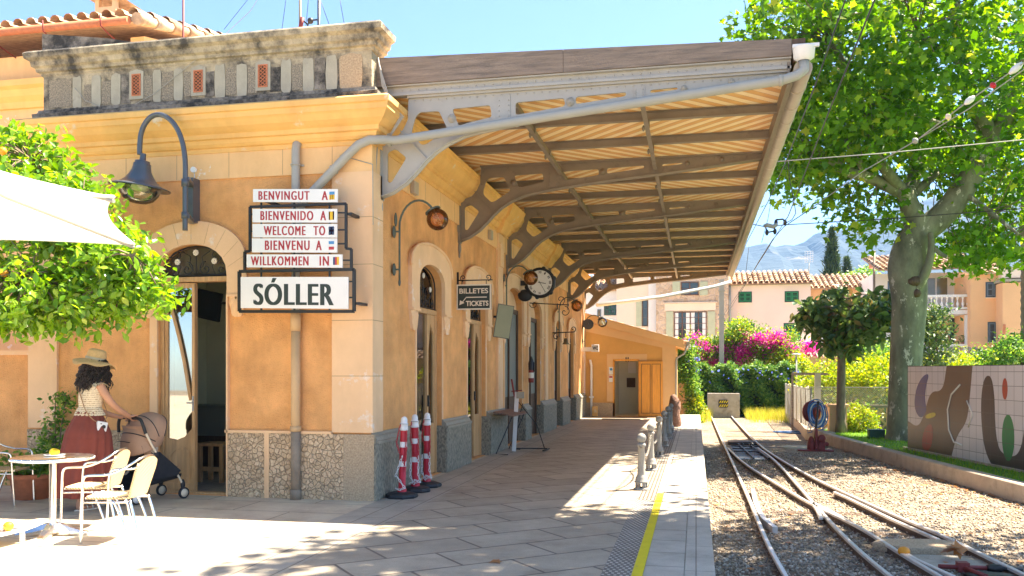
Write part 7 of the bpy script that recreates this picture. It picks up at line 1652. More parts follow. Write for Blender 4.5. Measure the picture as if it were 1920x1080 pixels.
for k in range(6): b.tube([(g.x + (.5 + .06 * k) * math.cos(a) * (.6 if k % 2 else 1), g.y + .5 * math.sin(a) * .8, GZ + .015 + .004 * k) for a in np.linspace(0, 2 * PI, 20)[:-1]], .012, 5, closed=True)
tag(b.build('hose_on_ground', MATS['blue_hose'], None, loc=g), 'pale blue hose lying loosely coiled on the sunlit gravel', 'hose')
t, c = bush('round_shrub', 'small round yellow green shrub behind the loquat trunk', 'shrub', 1602, 790, 25.9, (.62, .4, .42), 60, 46, .075, G_bright, 121, spread=.09, base=LZ)
g = gnd(1645, 822, LZ); b = MB(); b.box((g.x - .19, g.y, LZ), (g.x + .19, g.y + .3, LZ + .20)); b.box((g.x - .2, g.y - .01, LZ + .2), (g.x + .2, g.y + .31, LZ + .22)); tag(b.build('cable_box', pm('dark_green_plastic', (.03, .08, .05), .5, .1, 5, 0), None, bevel=.01, loc=g), 'low dark green plastic box on the grass left of the plane trunk', 'box')
# garden bushes beyond
for i, (px, py, Y, r_, n, m_, s_l, mat, lab) in enumerate([(1600, 712, 34, (1.5, 1.2, .9), 110, 60, .12, G_bright, 'bright orange tree foliage behind the mesh fence, left of the loquat trunk'), (1645, 690, 36, (1.2, 1.3, 1.1), 120, 60, .12, G_hedge, 'taller green citrus bush just left of the plane trunk'), (1660, 720, 32, (1.2, 1.0, .9), 90, 60, .11, G_bright, 'low sunlit bush behind the lattice fence'), (1560, 735, 33, (1.2, 1.0, .8), 80, 50, .11, G_bright, 'low yellow green bush behind the fence corner'), (1775, 700, 34, (1.4, 1.2, .8), 110, 60, .12, G_bright, 'sunlit bush showing over the left end of the mural'), (1850, 705, 33, (1.6, 1.3, .8), 110, 60, .12, G_bright, 'sunlit bush showing over the middle of the mural'), (1900, 682, 31, (1.0, 1.1, .8), 80, 60, .12, G_hedge, 'green bush at the right edge over the mural'), (1742, 640, 30, (.6, .8, 1.6), 60, 50, .14, G_loquat, 'dark leaved shrub just right of the plane trunk'), (1670, 780, 30, (1.4, .5, .6), 50, 50, .1, G_hedge, 'dark green plants low behind the lattice'), (1640, 668, 41, (1.0, .8, .7), 60, 60, .12, G_hedge, 'green bush in front of the low cream outbuilding')]):
    bush('garden_bush', lab, 'bush', px, py, Y, r_, n, m_, s_l, mat, 130 + i * 5, spread=.2, group='garden bushes beyond the fences')
pm_ = aty(1919, 560, 31); b = MB()
z = LZ
rs = []; ps = []
for k in range(60): ps.append((pm_.x + .1, 31, LZ + k * .13)); rs.append(.19 if k % 2 else .165)
b.tube(ps, rs, 12); pl_ = thing('palm_tree', 'ringed brown palm trunk at the right edge of the picture', 'tree', (pm_.x, 31, LZ)); b.build('trunk', M_bark, pl_); b = MB()
for k in range(18):
    a = k * 2.4; pts = [Vector((pm_.x + .1, 31, LZ + 7.7)) + Vector((math.cos(a) * s * 2.4, math.sin(a) * s * 2.4, 1.2 * math.sin(s * 2.6) - s * .6)) for s in np.linspace(0, 1, 10)]
    b.tube(pts, .015, 4)
    for p in pts[2:]:
        for sd__ in (-1, 1): q_ = p + Vector((-math.sin(a) * .4 * sd__, math.cos(a) * .4 * sd__, -.25)); b.add([p, p + Vector((.05, 0, 0)), q_], [(0, 1, 2)])
b.build('frond', M_cyp, pl_)
# fallen leaves
def litter(n, fn, name, label, size=.06, seed=5, kind=None):
    rr = random.Random(seed); P = []
    while len(P) < n:
        p = fn(rr)
        if p: P.append(p)
    return leaves(name, P, size, 'maple', G_dry, up=.92, seed=seed)
def kf(rr):
    t = rr.random() ** .8; k = 0
    y = 8 + 15 * t; x = np.interp(y, [p[1] for p in kpts], [p[0] for p in kpts]) - .02 - rr.expovariate(3.5); return (x, y, GZ + .02)
tag(litter(420, kf, 'leaf_litter', '', .07, 6), 'dry brown leaves drifted against the foot of the lawn kerb', 'leaves', kind='stuff')
tag(litter(160, lambda r: (r.uniform(.3, 3.8), r.uniform(7.5, 20), GZ + .02), 'leaf_litter', '', .07, 7), 'scattered dry leaves on the gravel between the rails', 'leaves', kind='stuff')
for i, (px, py) in enumerate(((937, 1051), (712, 872), (400, 915))):
    if i == 0: p = gnd(px, py, .012); tag(leaves('fallen_leaf', [p], .10, 'maple', G_dry, up=.9, seed=3), 'single dry brown leaf lying on the diagonal slabs', 'leaf')

# ================================================================ POLE AND WIRES
pl = thing('catenary_pole', 'slim grey steel pole behind the buffer block with a long round stay arm', 'pole', aty(1353, 740, 37.8)); pb = aty(1353, 740, 38.6); ptp = aty(1353, 524, 38.6)
b = MB(); b.box((pb.x - .10, 38.5, GZ), (pb.x + .10, 38.7, ptp.z)); 
for y in (545, 590, 598): z = aty(1353, y, 38.6).z; b.box((pb.x - .14, 38.46, z - .03), (pb.x + .14, 38.74, z + .03))
b.build('post', M_pipe, pl); b = MB(); b.tube([aty(1370, 528, 38.3), aty(1340, 537, 37.5), aty(1240, 556, 34), aty(1120, 572, 30.2)], .07, 10); b.build('stay_arm', M_pipe, pl)
def wire(name, pts, r, label, mat=None, group='overhead wires above the track'):
    b = MB(); b.tube(pts, r, 5); o = b.build(name, mat or M_steel, None, loc=pts[len(pts) // 2]); return tag(o, label, 'wire', group)
W5 = lambda lst, z: [gnd(px, py, z) for px, py in lst]
wire('contact_wire', W5([(1660, -60), (1640, 0), (1558, 200), (1478, 405), (1437, 470), (1405, 520), (1350, 600)], 4.7), .009, 'overhead wire running from the top edge past the clamp to the pink house')
wire('contact_wire', W5([(1605, -60), (1585, 0), (1536, 140), (1475, 300), (1440, 378), (1400, 455), (1380, 505)], 4.9), .008, 'overhead wire nearest to the gutter, thin and pale at the top')
wire('contact_wire', W5([(1515, 395), (1470, 425), (1448, 450), (1420, 495), (1400, 530), (1362, 590)], 4.7), .009, 'short overhead wire joining at the clamp from the right')
wire('dropper_wire', [aty(1478, 300, 17.5), aty(1480, 335, 17.5), aty(1490, 385, 17.5), aty(1492, 400, 17.5), aty(1485, 412, 17.5), aty(1470, 420, 17.5)], .008, 'looped jumper cable hanging beside the clamp')
wire('dropper_wire', [aty(1446, 375, 24), aty(1440, 410, 24), aty(1428, 455, 24)], .007, 'thin dropper left of the clamp')
wire('dropper_wire', [aty(1405, 455, 30), aty(1399, 507, 30)], .007, 'short thin dropper nearest the far roof')
wire('span_wire', [aty(1404, 419, 19.5), aty(1434, 425, 20), aty(1480, 421, 20.5), aty(1640, 412, 21), aty(1920, 391, 19), aty(2100, 370, 18)], .010, 'span wire crossing in front of the plane tree at fork height', group='span wires to the trees')
wire('span_wire', [aty(1455, 303, 15.5), aty(1650, 288, 15.5), aty(1920, 262, 15.5), aty(2100, 240, 15.5)], .009, 'upper span wire crossing the plane tree crown', M_pipe, 'span wires to the trees')
wire('span_wire', [aty(2000, 60, 12), aty(1920, 118, 12.5), aty(1815, 190, 13.5), aty(1720, 262, 14.5), aty(1620, 320, 16), aty(1515, 395, 18.6)], .009, 'upper of the two diagonal wires with white insulators', M_pipe, 'diagonal insulated wires')
wire('span_wire', [aty(2000, 68, 12), aty(1920, 130, 12.5), aty(1815, 205, 13.5), aty(1710, 268, 14.5)], .008, 'lower of the two diagonal wires without insulators', M_pipe, 'diagonal insulated wires')
for i, (px, py, dx, dy, m) in enumerate(((1905, 128, 12, -10, M_whplast), (1862, 160, 4, -3, M_redplast), (1818, 188, 9, -7, M_whplast), (1778, 219, 4, -3, M_h_cr), (1716, 264, 4, -3, M_pipe))):
    a = aty(px - dx, py - dy, 13.2 if i > 1 else 12.6); c_ = aty(px + dx, py + dy, 13.2 if i > 1 else 12.6); b = MB(); b.tube([a, a.lerp(c_, .3), a.lerp(c_, .7), c_], [.02, .045, .045, .02], 8); tag(b.build('insulator', m, None, loc=a), ['long white insulator at the right end of the diagonal wire', 'dark red insulator between the two white ones', 'white insulator in the middle of the diagonal wire', 'small cream insulator on the diagonal wire', 'grey clamp insulator lowest on the diagonal wire'][i], 'insulator', 'insulators on the diagonal wire')
ci = thing('wire_clamp', 'grey section insulator with four clamps where the overhead wires meet', 'insulator', aty(1447, 425, 20)); b = MB(); b.tube([aty(1433, 425, 20), aty(1438, 422, 20), aty(1450, 425, 20), aty(1457, 420, 20)], .05, 8); b.build('body', M_iron_grey, ci)
b = MB(); b.tube([aty(1453, 418, 20), aty(1456, 412, 20), aty(1468, 411, 20), aty(1472, 417, 20)], .02, 6); b.tube([aty(1437, 428, 20), aty(1438, 436, 20), aty(1453, 433, 20), aty(1452, 426, 20)], .02, 6)
for q_ in ((1438, 436), (1453, 434), (1472, 417), (1455, 417)): b.ball(aty(q_[0], q_[1], 20), (.04, .04, .07), 8, 6)
b.build('clamp', M_steel, ci)
# ================================================================ CAFE TABLE, CHAIRS
def weave_mat():
    m, n, b, L = nodes_of('woven_cane')
    geo = n.nodes.new('ShaderNodeTexCoord'); mp = n.nodes.new('ShaderNodeMapping'); L(geo.outputs['Object'], mp.inputs[0]); mp.inputs['Scale'].default_value = (62, 62, 62)
    sx = n.nodes.new('ShaderNodeSeparateXYZ'); L(mp.outputs[0], sx.inputs[0])
    def sn(o):
        s = n.nodes.new('ShaderNodeMath'); s.operation = 'SINE'; m_ = n.nodes.new('ShaderNodeMath'); m_.operation = 'MULTIPLY'; m_.inputs[1].default_value = 3.6; L(o, m_.inputs[0]); L(m_.outputs[0], s.inputs[0]); return s.outputs[0]
    a = n.nodes.new('ShaderNodeMath'); a.operation = 'ADD'; L(sx.outputs[0], a.inputs[0]); L(sx.outputs[2], a.inputs[1])
    p = n.nodes.new('ShaderNodeMath'); p.operation = 'MULTIPLY'; L(sn(a.outputs[0]), p.inputs[0]); L(sn(sx.outputs[1]), p.inputs[1])
    cr = n.nodes.new('ShaderNodeValToRGB'); e = cr.color_ramp.elements; e[0].position = .35; e[1].position = .6; e[0].color = (.36, .20, .07, 1); e[1].color = (.84, .68, .42, 1)
    r = n.nodes.new('ShaderNodeMapRange'); r.inputs[1].default_value = -1; r.inputs[2].default_value = 1; L(p.outputs[0], r.inputs[0]); L(r.outputs[0], cr.inputs[0]); L(cr.outputs[0], b.inputs['Base Color'])
    b.inputs['Roughness'].default_value = .5; bp = n.nodes.new('ShaderNodeBump'); bp.inputs['Strength'].default_value = .8; bp.inputs['Distance'].default_value = .004; L(r.outputs[0], bp.inputs['Height']); L(bp.outputs[0], b.inputs['Normal'])
    return m
M_cane = weave_mat()
def make_chair():
    """faces -x; origin on the ground under the seat centre"""
    t = thing('bistro_chair', 'aluminium bistro chair', 'chair', (0, 0, 0), 'aluminium and cane bistro chairs'); r = .0125
    for s in (-1, 1):
        b = MB(); b.tube(curve([(-.25, s * .235, 0), (-.235, s * .245, .3), (-.225, s * .25, .55), (-.215, s * .255, .645), (-.17, s * .262, .665), (0, s * .268, .67)], 2), r, 10); b.build('front_leg', M_alu, t)
        b = MB(); b.tube(curve([(.30, s * .215, 0), (.25, s * .2, .25), (.20, s * .19, .42)], 1), r, 10); b.build('rear_leg', M_alu, t)
        b = MB(); b.tube(curve([(.22, s * .235, .0), (.12, s * .235, .3), (.06, s * .235, .42)], 1), r * .9, 10); b.build('brace_leg', M_alu, t)
    b = MB(); b.tube(curve([(0, -.268, .67), (.12, -.262, .70), (.24, -.22, .78), (.285, -.13, .825), (.29, 0, .835), (.285, .13, .825), (.24, .22, .78), (.12, .262, .70), (0, .268, .67)], 2), r, 10); b.build('arm_hoop', M_alu, t)
    b = MB(); b.tube(curve([(-.22, -.2, .435), (-.22, .2, .435)], 0), r * .8, 8); b.tube([(-.235, -.245, .40), (.19, -.20, .40)], r * .8, 8); b.tube([(-.235, .245, .40), (.19, .20, .40)], r * .8, 8); b.build('seat_rail', M_alu, t)
    b = MB()
    out = [(-.23, -.15), (-.235, 0), (-.23, .15), (-.20, .21), (-.1, .225), (.1, .205), (.18, .18), (.19, 0), (.18, -.18), (.1, -.205), (-.1, -.225), (-.20, -.21)]
    b.plate(out, [], lambda x, y, q: (x, y, q + .012 * math.cos(x * 6) - .008), .432, .447); b.tube([(x, y, .44) for x, y in out], .013, 8, closed=True); b.build('cane_seat', M_cane, t)
    b = MB(); f = lambda u, v: ((.185 + .10 * v + .022 * math.cos((u - .5) * PI)) + .0, (u - .5) * (.36 + .06 * v) * (1 - .12 * max(0, v - .8) * 5 * abs(u - .5) * 2), .44 + .385 * v - .05 * (2 * (u - .5)) ** 2 * v)
    b.grid(f, 14, 12); b.grid(lambda u, v: (f(u, v)[0] + .012, f(u, v)[1], f(u, v)[2]), 14, 12)
    for u in (0, 1): b.tube([f(u, v) for v in np.linspace(0, 1, 8)], .011, 7)
    b.build('cane_back', M_cane, t)
    return t
ch = make_chair(); g = (gnd(149, 1021) + gnd(180, 1004) + gnd(264, 1018) + gnd(289, 1001)) / 4
ch.location = (g.x + .01, g.y, 0); ch.rotation_euler = (0, 0, R(10)); ch.scale = (.92, .92, .9); ch['label'] = 'aluminium bistro chair with cane seat, nearer of the two at the round table'
c2_ = dup(ch, (0, 0, 0), R(16), 'aluminium bistro chair with cane seat, farther one at the table, beside the woman'); g = gnd(178, 987); c2_.location = (g.x, g.y, 0)
c3_ = dup(ch, (0, 0, 0), R(-165), 'aluminium bistro chair partly out of frame at the left beside the terracotta pot'); g = gnd(0, 944); c3_.location = (g.x + .05, g.y, 0)
g = gnd(99, 1004); tb = thing('round_table', 'round silver aluminium cafe table on a four footed pedestal', 'table', g)
b = MB(); b.lathe([(0, .725), (.335, .725), (.345, .722), (.348, .71), (.345, .695), (.335, .692)], g, 48); b.build('table_top', M_alu, tb)
b = MB()
for k in range(72): a = k * 2 * PI / 72; b.ball(g + Vector((.347 * math.cos(a), .347 * math.sin(a), .708)), (.006, .006, .011), 5, 4)
b.build('beaded_rim', M_alu, tb)
b = MB(); b.lathe([(.035, .10), (.030, .13), (.030, .69), (.10, .693)], g, 20); b.build('column', M_alu, tb)
b = MB()
for k in range(4):
    a = k * PI / 2 + .35; d = Vector((math.cos(a), math.sin(a), 0)); s = Vector((-d.y, d.x, 0)); vs = []
    for u, w, z in ((0, .05, .12), (.08, .05, .11), (.16, .045, .075), (.25, .04, .045), (.315, .035, .03)):
        vs += [g + d * u + s * w + Vector((0, 0, z * .55)), g + d * u + s * w * .6 + Vector((0, 0, z)), g + d * u - s * w * .6 + Vector((0, 0, z)), g + d * u - s * w + Vector((0, 0, z * .55)), g + d * u - s * w * .9 + Vector((0, 0, max(.0, z * .55 - .03))), g + d * u + s * w * .9 + Vector((0, 0, max(0, z * .55 - .03)))]
    b.add(vs, [(i * 6 + j, i * 6 + (j + 1) % 6, (i + 1) * 6 + (j + 1) % 6, (i + 1) * 6 + j) for i in range(4) for j in range(6)] + [tuple(range(24, 30))], 0, False); b.lathe([(0, 0), (.02, 0), (.02, .02), (0, .02)], g + d * .30, 10)
b.build('pedestal_foot', M_alu, tb)
q = g + Vector((.0, .02, .726)); b = MB(); b.lathe([(0, .004), (.05, .004), (.085, .014), (.092, .016), (.085, .010), (.05, 0)], q, 24); tag(b.build('saucer', M_whplast, None, loc=q), 'white saucer under the yellow orange on the round table', 'saucer')
b = MB(); b.ball(q + Vector((0, 0, .036)), (.045, .043, .034), 18, 12); tag(b.build('half_orange', M_lemon, None, loc=q), 'half orange lying cut side down on the white saucer', 'fruit')
# low tray at the bottom left
g = gnd(6, 1033); tr_ = thing('low_white_tray', 'low white slatted tray table at the bottom left corner', 'tray', g); a = gnd(52, 990, .13)
b = MB(); b.box((a.x - .9, a.y - .42, .11), (a.x, a.y, .125)); b.box((a.x - .9, a.y - .42, .125), (a.x, a.y - .40, .15)); b.build('tray_top', M_whplast, tr_)
for dx, dy in ((-.03, -.39), (-.03, -.03), (-.85, -.03), (-.85, -.39)): b = MB(); b.box((a.x + dx - .015, a.y + dy - .015, 0), (a.x + dx + .015, a.y + dy + .015, .11)); b.build('leg', M_whplast, tr_)
for k, (dx, dy, rr_) in enumerate(((-.07, -.14, .042), (-.36, -.2, .04))): b = MB(); b.ball((a.x + dx, a.y + dy, .125 + rr_), rr_, 16, 10); tag(b.build('orange', M_orange, None, loc=(a.x + dx, a.y + dy, .125)), ['whole orange at the right corner of the low white tray', 'second orange at the left on the low white tray'][k], 'orange')
b = MB(); rr = random.Random(2); b.grid(lambda u, v: (a.x - .34 + u * .24, a.y - .34 + v * .24, .135 + .03 * abs(math.sin(u * 9 + v * 5)) + .015 * math.sin(v * 17)), 18, 18); tag(b.build('crumpled_napkin', M_whplast, None, loc=(a.x - .2, a.y - .2, .126)), 'crumpled white paper napkin on the low tray', 'napkin')
# pots
g = gnd(60, 934); g.y -= 0; pot = thing('potted_shrub', 'low leafy green shrub in a broad terracotta pot at the foot of the left pilaster', 'potted plant', g)
b = MB(); b.lathe([(0, 0), (.19, 0), (.235, .24), (.26, .245), (.262, .30), (.235, .30), (.22, .26), (0, .26)], g, 28); b.build('pot', M_terra, pot)
cc = shell_pts(g + Vector((-.02, 0, .40)), (.36, .3, .17), 46, 201, .3); b = MB(); lm = [limb(b, [g + Vector((0, 0, .25)), g + Vector((dx, 0, .42))], .015, .008, 5) for dx in (-.15, 0, .15)]; twigs(b, cc, lm, .004, 3); b.build('stem', M_bark, pot)
leaves('foliage', clump_pts(cc, 22, .05, 202), .07, 'oval', G_hedge, pot, up=.4, seed=203)
g = gnd(108, 924); tp = thing('tall_potted_plant', 'slender upright leafy plant growing against the left pilaster behind the woman', 'plant', g); b = MB(); b.lathe([(0, 0), (.12, 0), (.15, .22), (.13, .22), (0, .2)], g, 20); b.build('pot', M_terra, tp)
cc = np.concatenate([shell_pts(g + Vector((-.02, 0, .75)), (.17, .15, .35), 30, 211, .2), shell_pts(g + Vector((.08, 0, 1.15)), (.16, .12, .12), 12, 212, .2)]); b = MB(); lm = [limb(b, [g + Vector((0, 0, .2)), g + Vector((dx, 0, .8)), g + Vector((dx * 2 + .05, 0, 1.2))], .012, .005, 5) for dx in (-.04, .04)]; twigs(b, cc, lm, .004, 3); b.build('stem', M_bark, tp)
leaves('foliage', clump_pts(cc, 11, .05, 213), .065, 'oval', G_hedge, tp, up=.35, seed=214)
# orange tree at the left
ot = Vector((-8.0, 7.6, 0)); og = thing('orange_tree', 'bright leafy orange tree filling the upper left with its trunk out of frame', 'tree', ot); b = MB(); b.tube([ot, ot + Vector((.05, 0, 1.0)), ot + Vector((.2, 0, 1.8))], [.13, .11, .10], 12); b.build('trunk', M_bark, og)
def O(px, py, Y): return aty(px, py, Y)
b = MB(); lm = [limb(b, [ot + Vector((.2, 0, 1.7)), ot + Vector((.2, 0, 1.7)).lerp(e, .5) + Vector((0, 0, .2)), e], .07, .02, 7) for e in (O(60, 300, 7.8), O(150, 420, 7.4), O(220, 520, 7.5), O(60, 520, 7.2), O(-60, 350, 7.6), O(250, 480, 7.2))]; b.build('limb', M_bark, og)
oc = np.concatenate([shell_pts(O(20, 330, 7.8), (.75, .7, .62), 70, 221, .2, .1), shell_pts(O(110, 400, 7.6), (.72, .7, .5), 70, 222, .2, .1), shell_pts(O(40, 560, 7.3), (.7, .6, .32), 60, 223, .2, .1), shell_pts(O(160, 555, 7.4), (.62, .55, .33), 56, 224, .2, .1), shell_pts(O(245, 530, 7.4), (.42, .4, .28), 34, 225, .2, .1), shell_pts(O(235, 480, 7.35), (.3, .3, .22), 16, 230, .2, .1), shell_pts(O(-90, 420, 7.7), (.8, .8, .8), 60, 226, .2, .1), shell_pts(O(180, 440, 7.6), (.45, .5, .35), 26, 227, .2, .1)])
b = MB(); twigs(b, oc, lm, .006, 4); b.build('twig', M_bark, og)
leaves('foliage', clump_pts(oc, 34, .10, 228), .095, 'oval', G_orange, og, up=.4, seed=229, hang=.4)
for k, (px, py) in enumerate(((5, 283), (8, 512))):
    c_ = O(px, py, 7.0); b = MB(); b.ball(c_, .038, 14, 10); b.build('fruit', M_orange, og)
# parasol
M_fabric = None
def fabric():
    m, n, b, L = nodes_of('white_parasol_fabric')
    b.inputs['Base Color'].default_value = (.80, .79, .76, 1); b.inputs['Roughness'].default_value = .9
    tr = n.nodes.new('ShaderNodeBsdfTranslucent'); tr.inputs[0].default_value = (.85, .84, .78, 1); mx = n.nodes.new('ShaderNodeMixShader'); mx.inputs[0].default_value = .45
    L(b.outputs[0], mx.inputs[1]); L(tr.outputs[0], mx.inputs[2]); L(mx.outputs[0], n.nodes['Material Output'].inputs[0]); return m
M_fabric = fabric()
CR = Vector((CS, SN, 0)); CF = Vector((-SN, CS, 0))
def cc_(lat, dep, z): return CR * lat + CF * dep + Vector((0, 0, z))
Hz = 2.30; A_ = cc_(-1.82, 3.95, Hz); B_ = cc_(-2.37, 5.42, Hz); D_ = cc_(-5.0, 5.45, Hz); C_ = cc_(-4.6, 3.3, Hz); apex = (A_ + B_ + C_ + D_) / 4 + Vector((0, 0, .55))
um = thing('white_parasol', 'large white fabric parasol jutting in from the left with one seam to its corner', 'parasol', (apex.x, apex.y, 0))
b = MB(); crn = [A_, B_, D_, C_]
for i in range(4):
    p, q_ = crn[i], crn[(i + 1) % 4]; mid = (p + q_) / 2; inw = (Vector((apex.x, apex.y, Hz)) - mid).normalized()
    def f(u, v, p=p, q_=q_, inw=inw):
        e = p.lerp(q_, v) + inw * (.09 * 4 * v * (1 - v)) + Vector((0, 0, .03 * 4 * v * (1 - v)))
        pt_ = e.lerp(apex, u); return pt_ - Vector((0, 0, .05 * math.sin(PI * u) * 1.0))
    b.grid(f, 14, 14)
b.build('canopy', M_fabric, um)
b = MB()
for p in crn: b.tube([p + Vector((0, 0, -.02)), (p + apex) / 2 + Vector((0, 0, -.075)), apex + Vector((0, 0, -.03))], .010, 6)
b.build('rib', M_pipe, um)
b = MB()
for i in range(4):
    p, q_ = crn[i], crn[(i + 1) % 4]; mid = (p + q_) / 2; inw = (Vector((apex.x, apex.y, Hz)) - mid).normalized(); b.tube([p.lerp(q_, v) + inw * (.09 * 4 * v * (1 - v)) + Vector((0, 0, .03 * 4 * v * (1 - v))) for v in np.linspace(0, 1, 15)], .008, 5)
b.build('hem', M_fabric, um); b = MB(); b.tube([(apex.x, apex.y, 0), (apex.x, apex.y, apex.z)], .025, 12); b.build('pole', M_alu, um); b = MB(); b.box((apex.x - .3, apex.y - .3, .003), (apex.x + .3, apex.y + .3, .08)); b.build('base', M_conc, um)

# ================================================================ WOMAN AND STROLLER
def remesh(parts_mb, name, mat, parent, voxel, smooth=3):
    """fuse overlapping closed forms into one continuous skin"""
    me = bpy.data.meshes.new('tmp'); me.from_pydata(parts_mb.v, [], parts_mb.f); me.update(); bm = bmesh.new(); bm.from_mesh(me); bmesh.ops.remove_doubles(bm, verts=bm.verts, dist=1e-5); bmesh.ops.recalc_face_normals(bm, faces=bm.faces); bm.to_mesh(me); bm.free()
    o = bpy.data.objects.new('tmp', me); COL.objects.link(o); m = o.modifiers.new('r', 'REMESH'); m.mode = 'VOXEL'; m.voxel_size = voxel; m.use_smooth_shade = True; s = o.modifiers.new('s', 'SMOOTH'); s.iterations = smooth; s.factor = .5
    dg = bpy.context.evaluated_depsgraph_get(); me2 = bpy.data.meshes.new_from_object(o.evaluated_get(dg)); bpy.data.objects.remove(o); me2.materials.clear(); me2.materials.append(mat)
    me2.polygons.foreach_set('use_smooth', [True] * len(me2.polygons)); ob = bpy.data.objects.new(name, me2); COL.objects.link(ob); ob.parent = parent; return ob
wl = gnd(165, 953); WR = R(-21)      # local +y = the way she faces, right and away
wm = thing('person', 'woman in straw hat, cream top and rust red skirt, seen from behind pushing a stroller', 'person', (wl.x, wl.y, 0)); wm.rotation_euler = (0, 0, WR)
def lmb(b, pts, rs, n=14, it=1):
    P = [Vector(p) for p in pts]; Rr = list(rs)
    for _ in range(it):
        Q = [P[0]]; q = [Rr[0]]
        for k in range(len(P) - 1): Q += [P[k].lerp(P[k + 1], .25), P[k].lerp(P[k + 1], .75)]; q += [Rr[k] * .75 + Rr[k + 1] * .25, Rr[k] * .25 + Rr[k + 1] * .75]
        P = Q + [P[-1]]; Rr = q + [Rr[-1]]
    b.tube(P, Rr, n); b.ball(P[0], Rr[0], 12, 8); b.ball(P[-1], Rr[-1], 12, 8)
bd = MB()
def ring_body(b, rows, n=24):
    vs = []
    for (x, y, z, a, c) in rows: vs += [(x + a * math.cos(t), y + c * math.sin(t), z) for t in [2 * PI * k / n for k in range(n)]]
    fs = [(i * n + j, i * n + (j + 1) % n, (i + 1) * n + (j + 1) % n, (i + 1) * n + j) for i in range(len(rows) - 1) for j in range(n)]; fs += [tuple(range(n))[::-1], tuple(range((len(rows) - 1) * n, len(rows) * n))]
    b.add(vs, fs, 0, True)
# torso leans slightly to the handle; left arm forward, right arm reaching
ring_body(bd, [(0, 0, .82, .15, .12), (0, 0, .92, .165, .125), (0, .01, 1.02, .14, .105), (0, .02, 1.10, .12, .095), (0, .035, 1.20, .135, .105), (0, .045, 1.30, .15, .10), (0, .045, 1.36, .14, .085), (0, .045, 1.40, .09, .065)])
lmb(bd, [(0, .045, 1.36), (0, .06, 1.44), (0, .08, 1.50)], [.055, .048, .046])
HD = Vector((.0, .10, 1.575)); bd.ball(HD, (.072, .092, .108), 24, 18); bd.ball(HD + Vector((0, .035, -.045)), (.05, .055, .06), 16, 12)
bd.tube([HD + Vector((0, .085, .02)), HD + Vector((0, .108, -.015)), HD + Vector((0, .092, -.028))], [.008, .014, .012], 8); bd.ball(HD + Vector((0, .108, -.018)), .013, 8, 6); bd.ball(HD + Vector((0, .088, -.052)), (.022, .010, .007), 10, 6); bd.ball(HD + Vector((0, .080, -.085)), (.02, .016, .015), 10, 6)
for s in (-1, 1): bd.ball(HD + Vector((s * .072, .0, -.01)), (.010, .02, .03), 8, 8)
HNDL = {}
# handle bar ends in the woman's frame, filled from the stroller below
handR = Vector((.13, .47, .97)); handL = Vector((-.07, .50, .96))
lmb(bd, [(.155, .045, 1.345), (.20, .10, 1.22), (.205, .20, 1.10), (.17, .36, 1.015), tuple(handR + Vector((.0, -.06, .02)))], [.048, .043, .037, .030, .023])
lmb(bd, [(-.155, .045, 1.345), (-.19, .08, 1.20), (-.18, .18, 1.08), (-.12, .36, 1.0), tuple(handL + Vector((.0, -.06, .02)))], [.048, .043, .037, .030, .023])
for hp, s in ((handR, 1), (handL, -1)):
    bd.ball(hp + Vector((0, -.035, .028)), (.040, .045, .016), 14, 10)
    for k, (dx, ln_) in enumerate(((-.030, .062), (-.010, .070), (.011, .066), (.031, .052))):
        p0 = hp + Vector((dx, -.005, .034)); bd.tube([p0 + Vector((0, -.02, .0)), p0 + Vector((0, ln_ * .35, .002)), p0 + Vector((0, ln_ * .62, -.022)), p0 + Vector((0, ln_ * .42, -.050 - ln_ * .1)), p0 + Vector((0, ln_ * .12, -.060 - ln_ * .08))], [.0095, .0092, .0085, .0078, .0065], 8)
    bd.tube([hp + Vector((-s * .036, -.045, .022)), hp + Vector((-s * .052, -.02, .002)), hp + Vector((-s * .05, .005, -.022)), hp + Vector((-s * .040, .022, -.034))], [.013, .011, .0095, .0075], 8)
for s, fy in ((-1, .06), (1, -.14)):
    lmb(bd, [(s * .085, 0, .86), (s * .09, fy * .5 + .02, .48), (s * .09, fy, .12), (s * .09, fy - .01, .06)], [.085, .058, .038, .034])
    bd.ball((s * .09, fy + .0, .045), (.034, .045, .040), 12, 8); bd.ball((s * .09, fy + .09, .032), (.040, .10, .022), 14, 8)
    for k in range(5): bd.ball((s * .09 + s * (-.028 + k * .014), fy + .185 - k * .008 * 1.6, .026), (.0085, .018, .010), 8, 6)
body = remesh(bd, 'body', M_skin, wm, .0055, 4)
# sandals
for s, fy in ((-1, .06), (1, -.14)):
    b = MB(); b.plate([(s * .09 + .045 * math.cos(a) * (1.0 if math.sin(a) > 0 else .8), fy + .07 + .135 * math.sin(a)) for a in np.linspace(0, 2 * PI, 20)[:-1]], [], lambda u, v, t: (u, v, t), .002, .014)
    for dy in (.06, .12): b.tube([(s * .09 - .044, fy + dy, .018), (s * .09 - .03, fy + dy, .05), (s * .09, fy + dy, .060), (s * .09 + .03, fy + dy, .05), (s * .09 + .044, fy + dy, .018)], .007, 6)
    o = b.build('sandal', M_cream_t, None); o.parent = wm
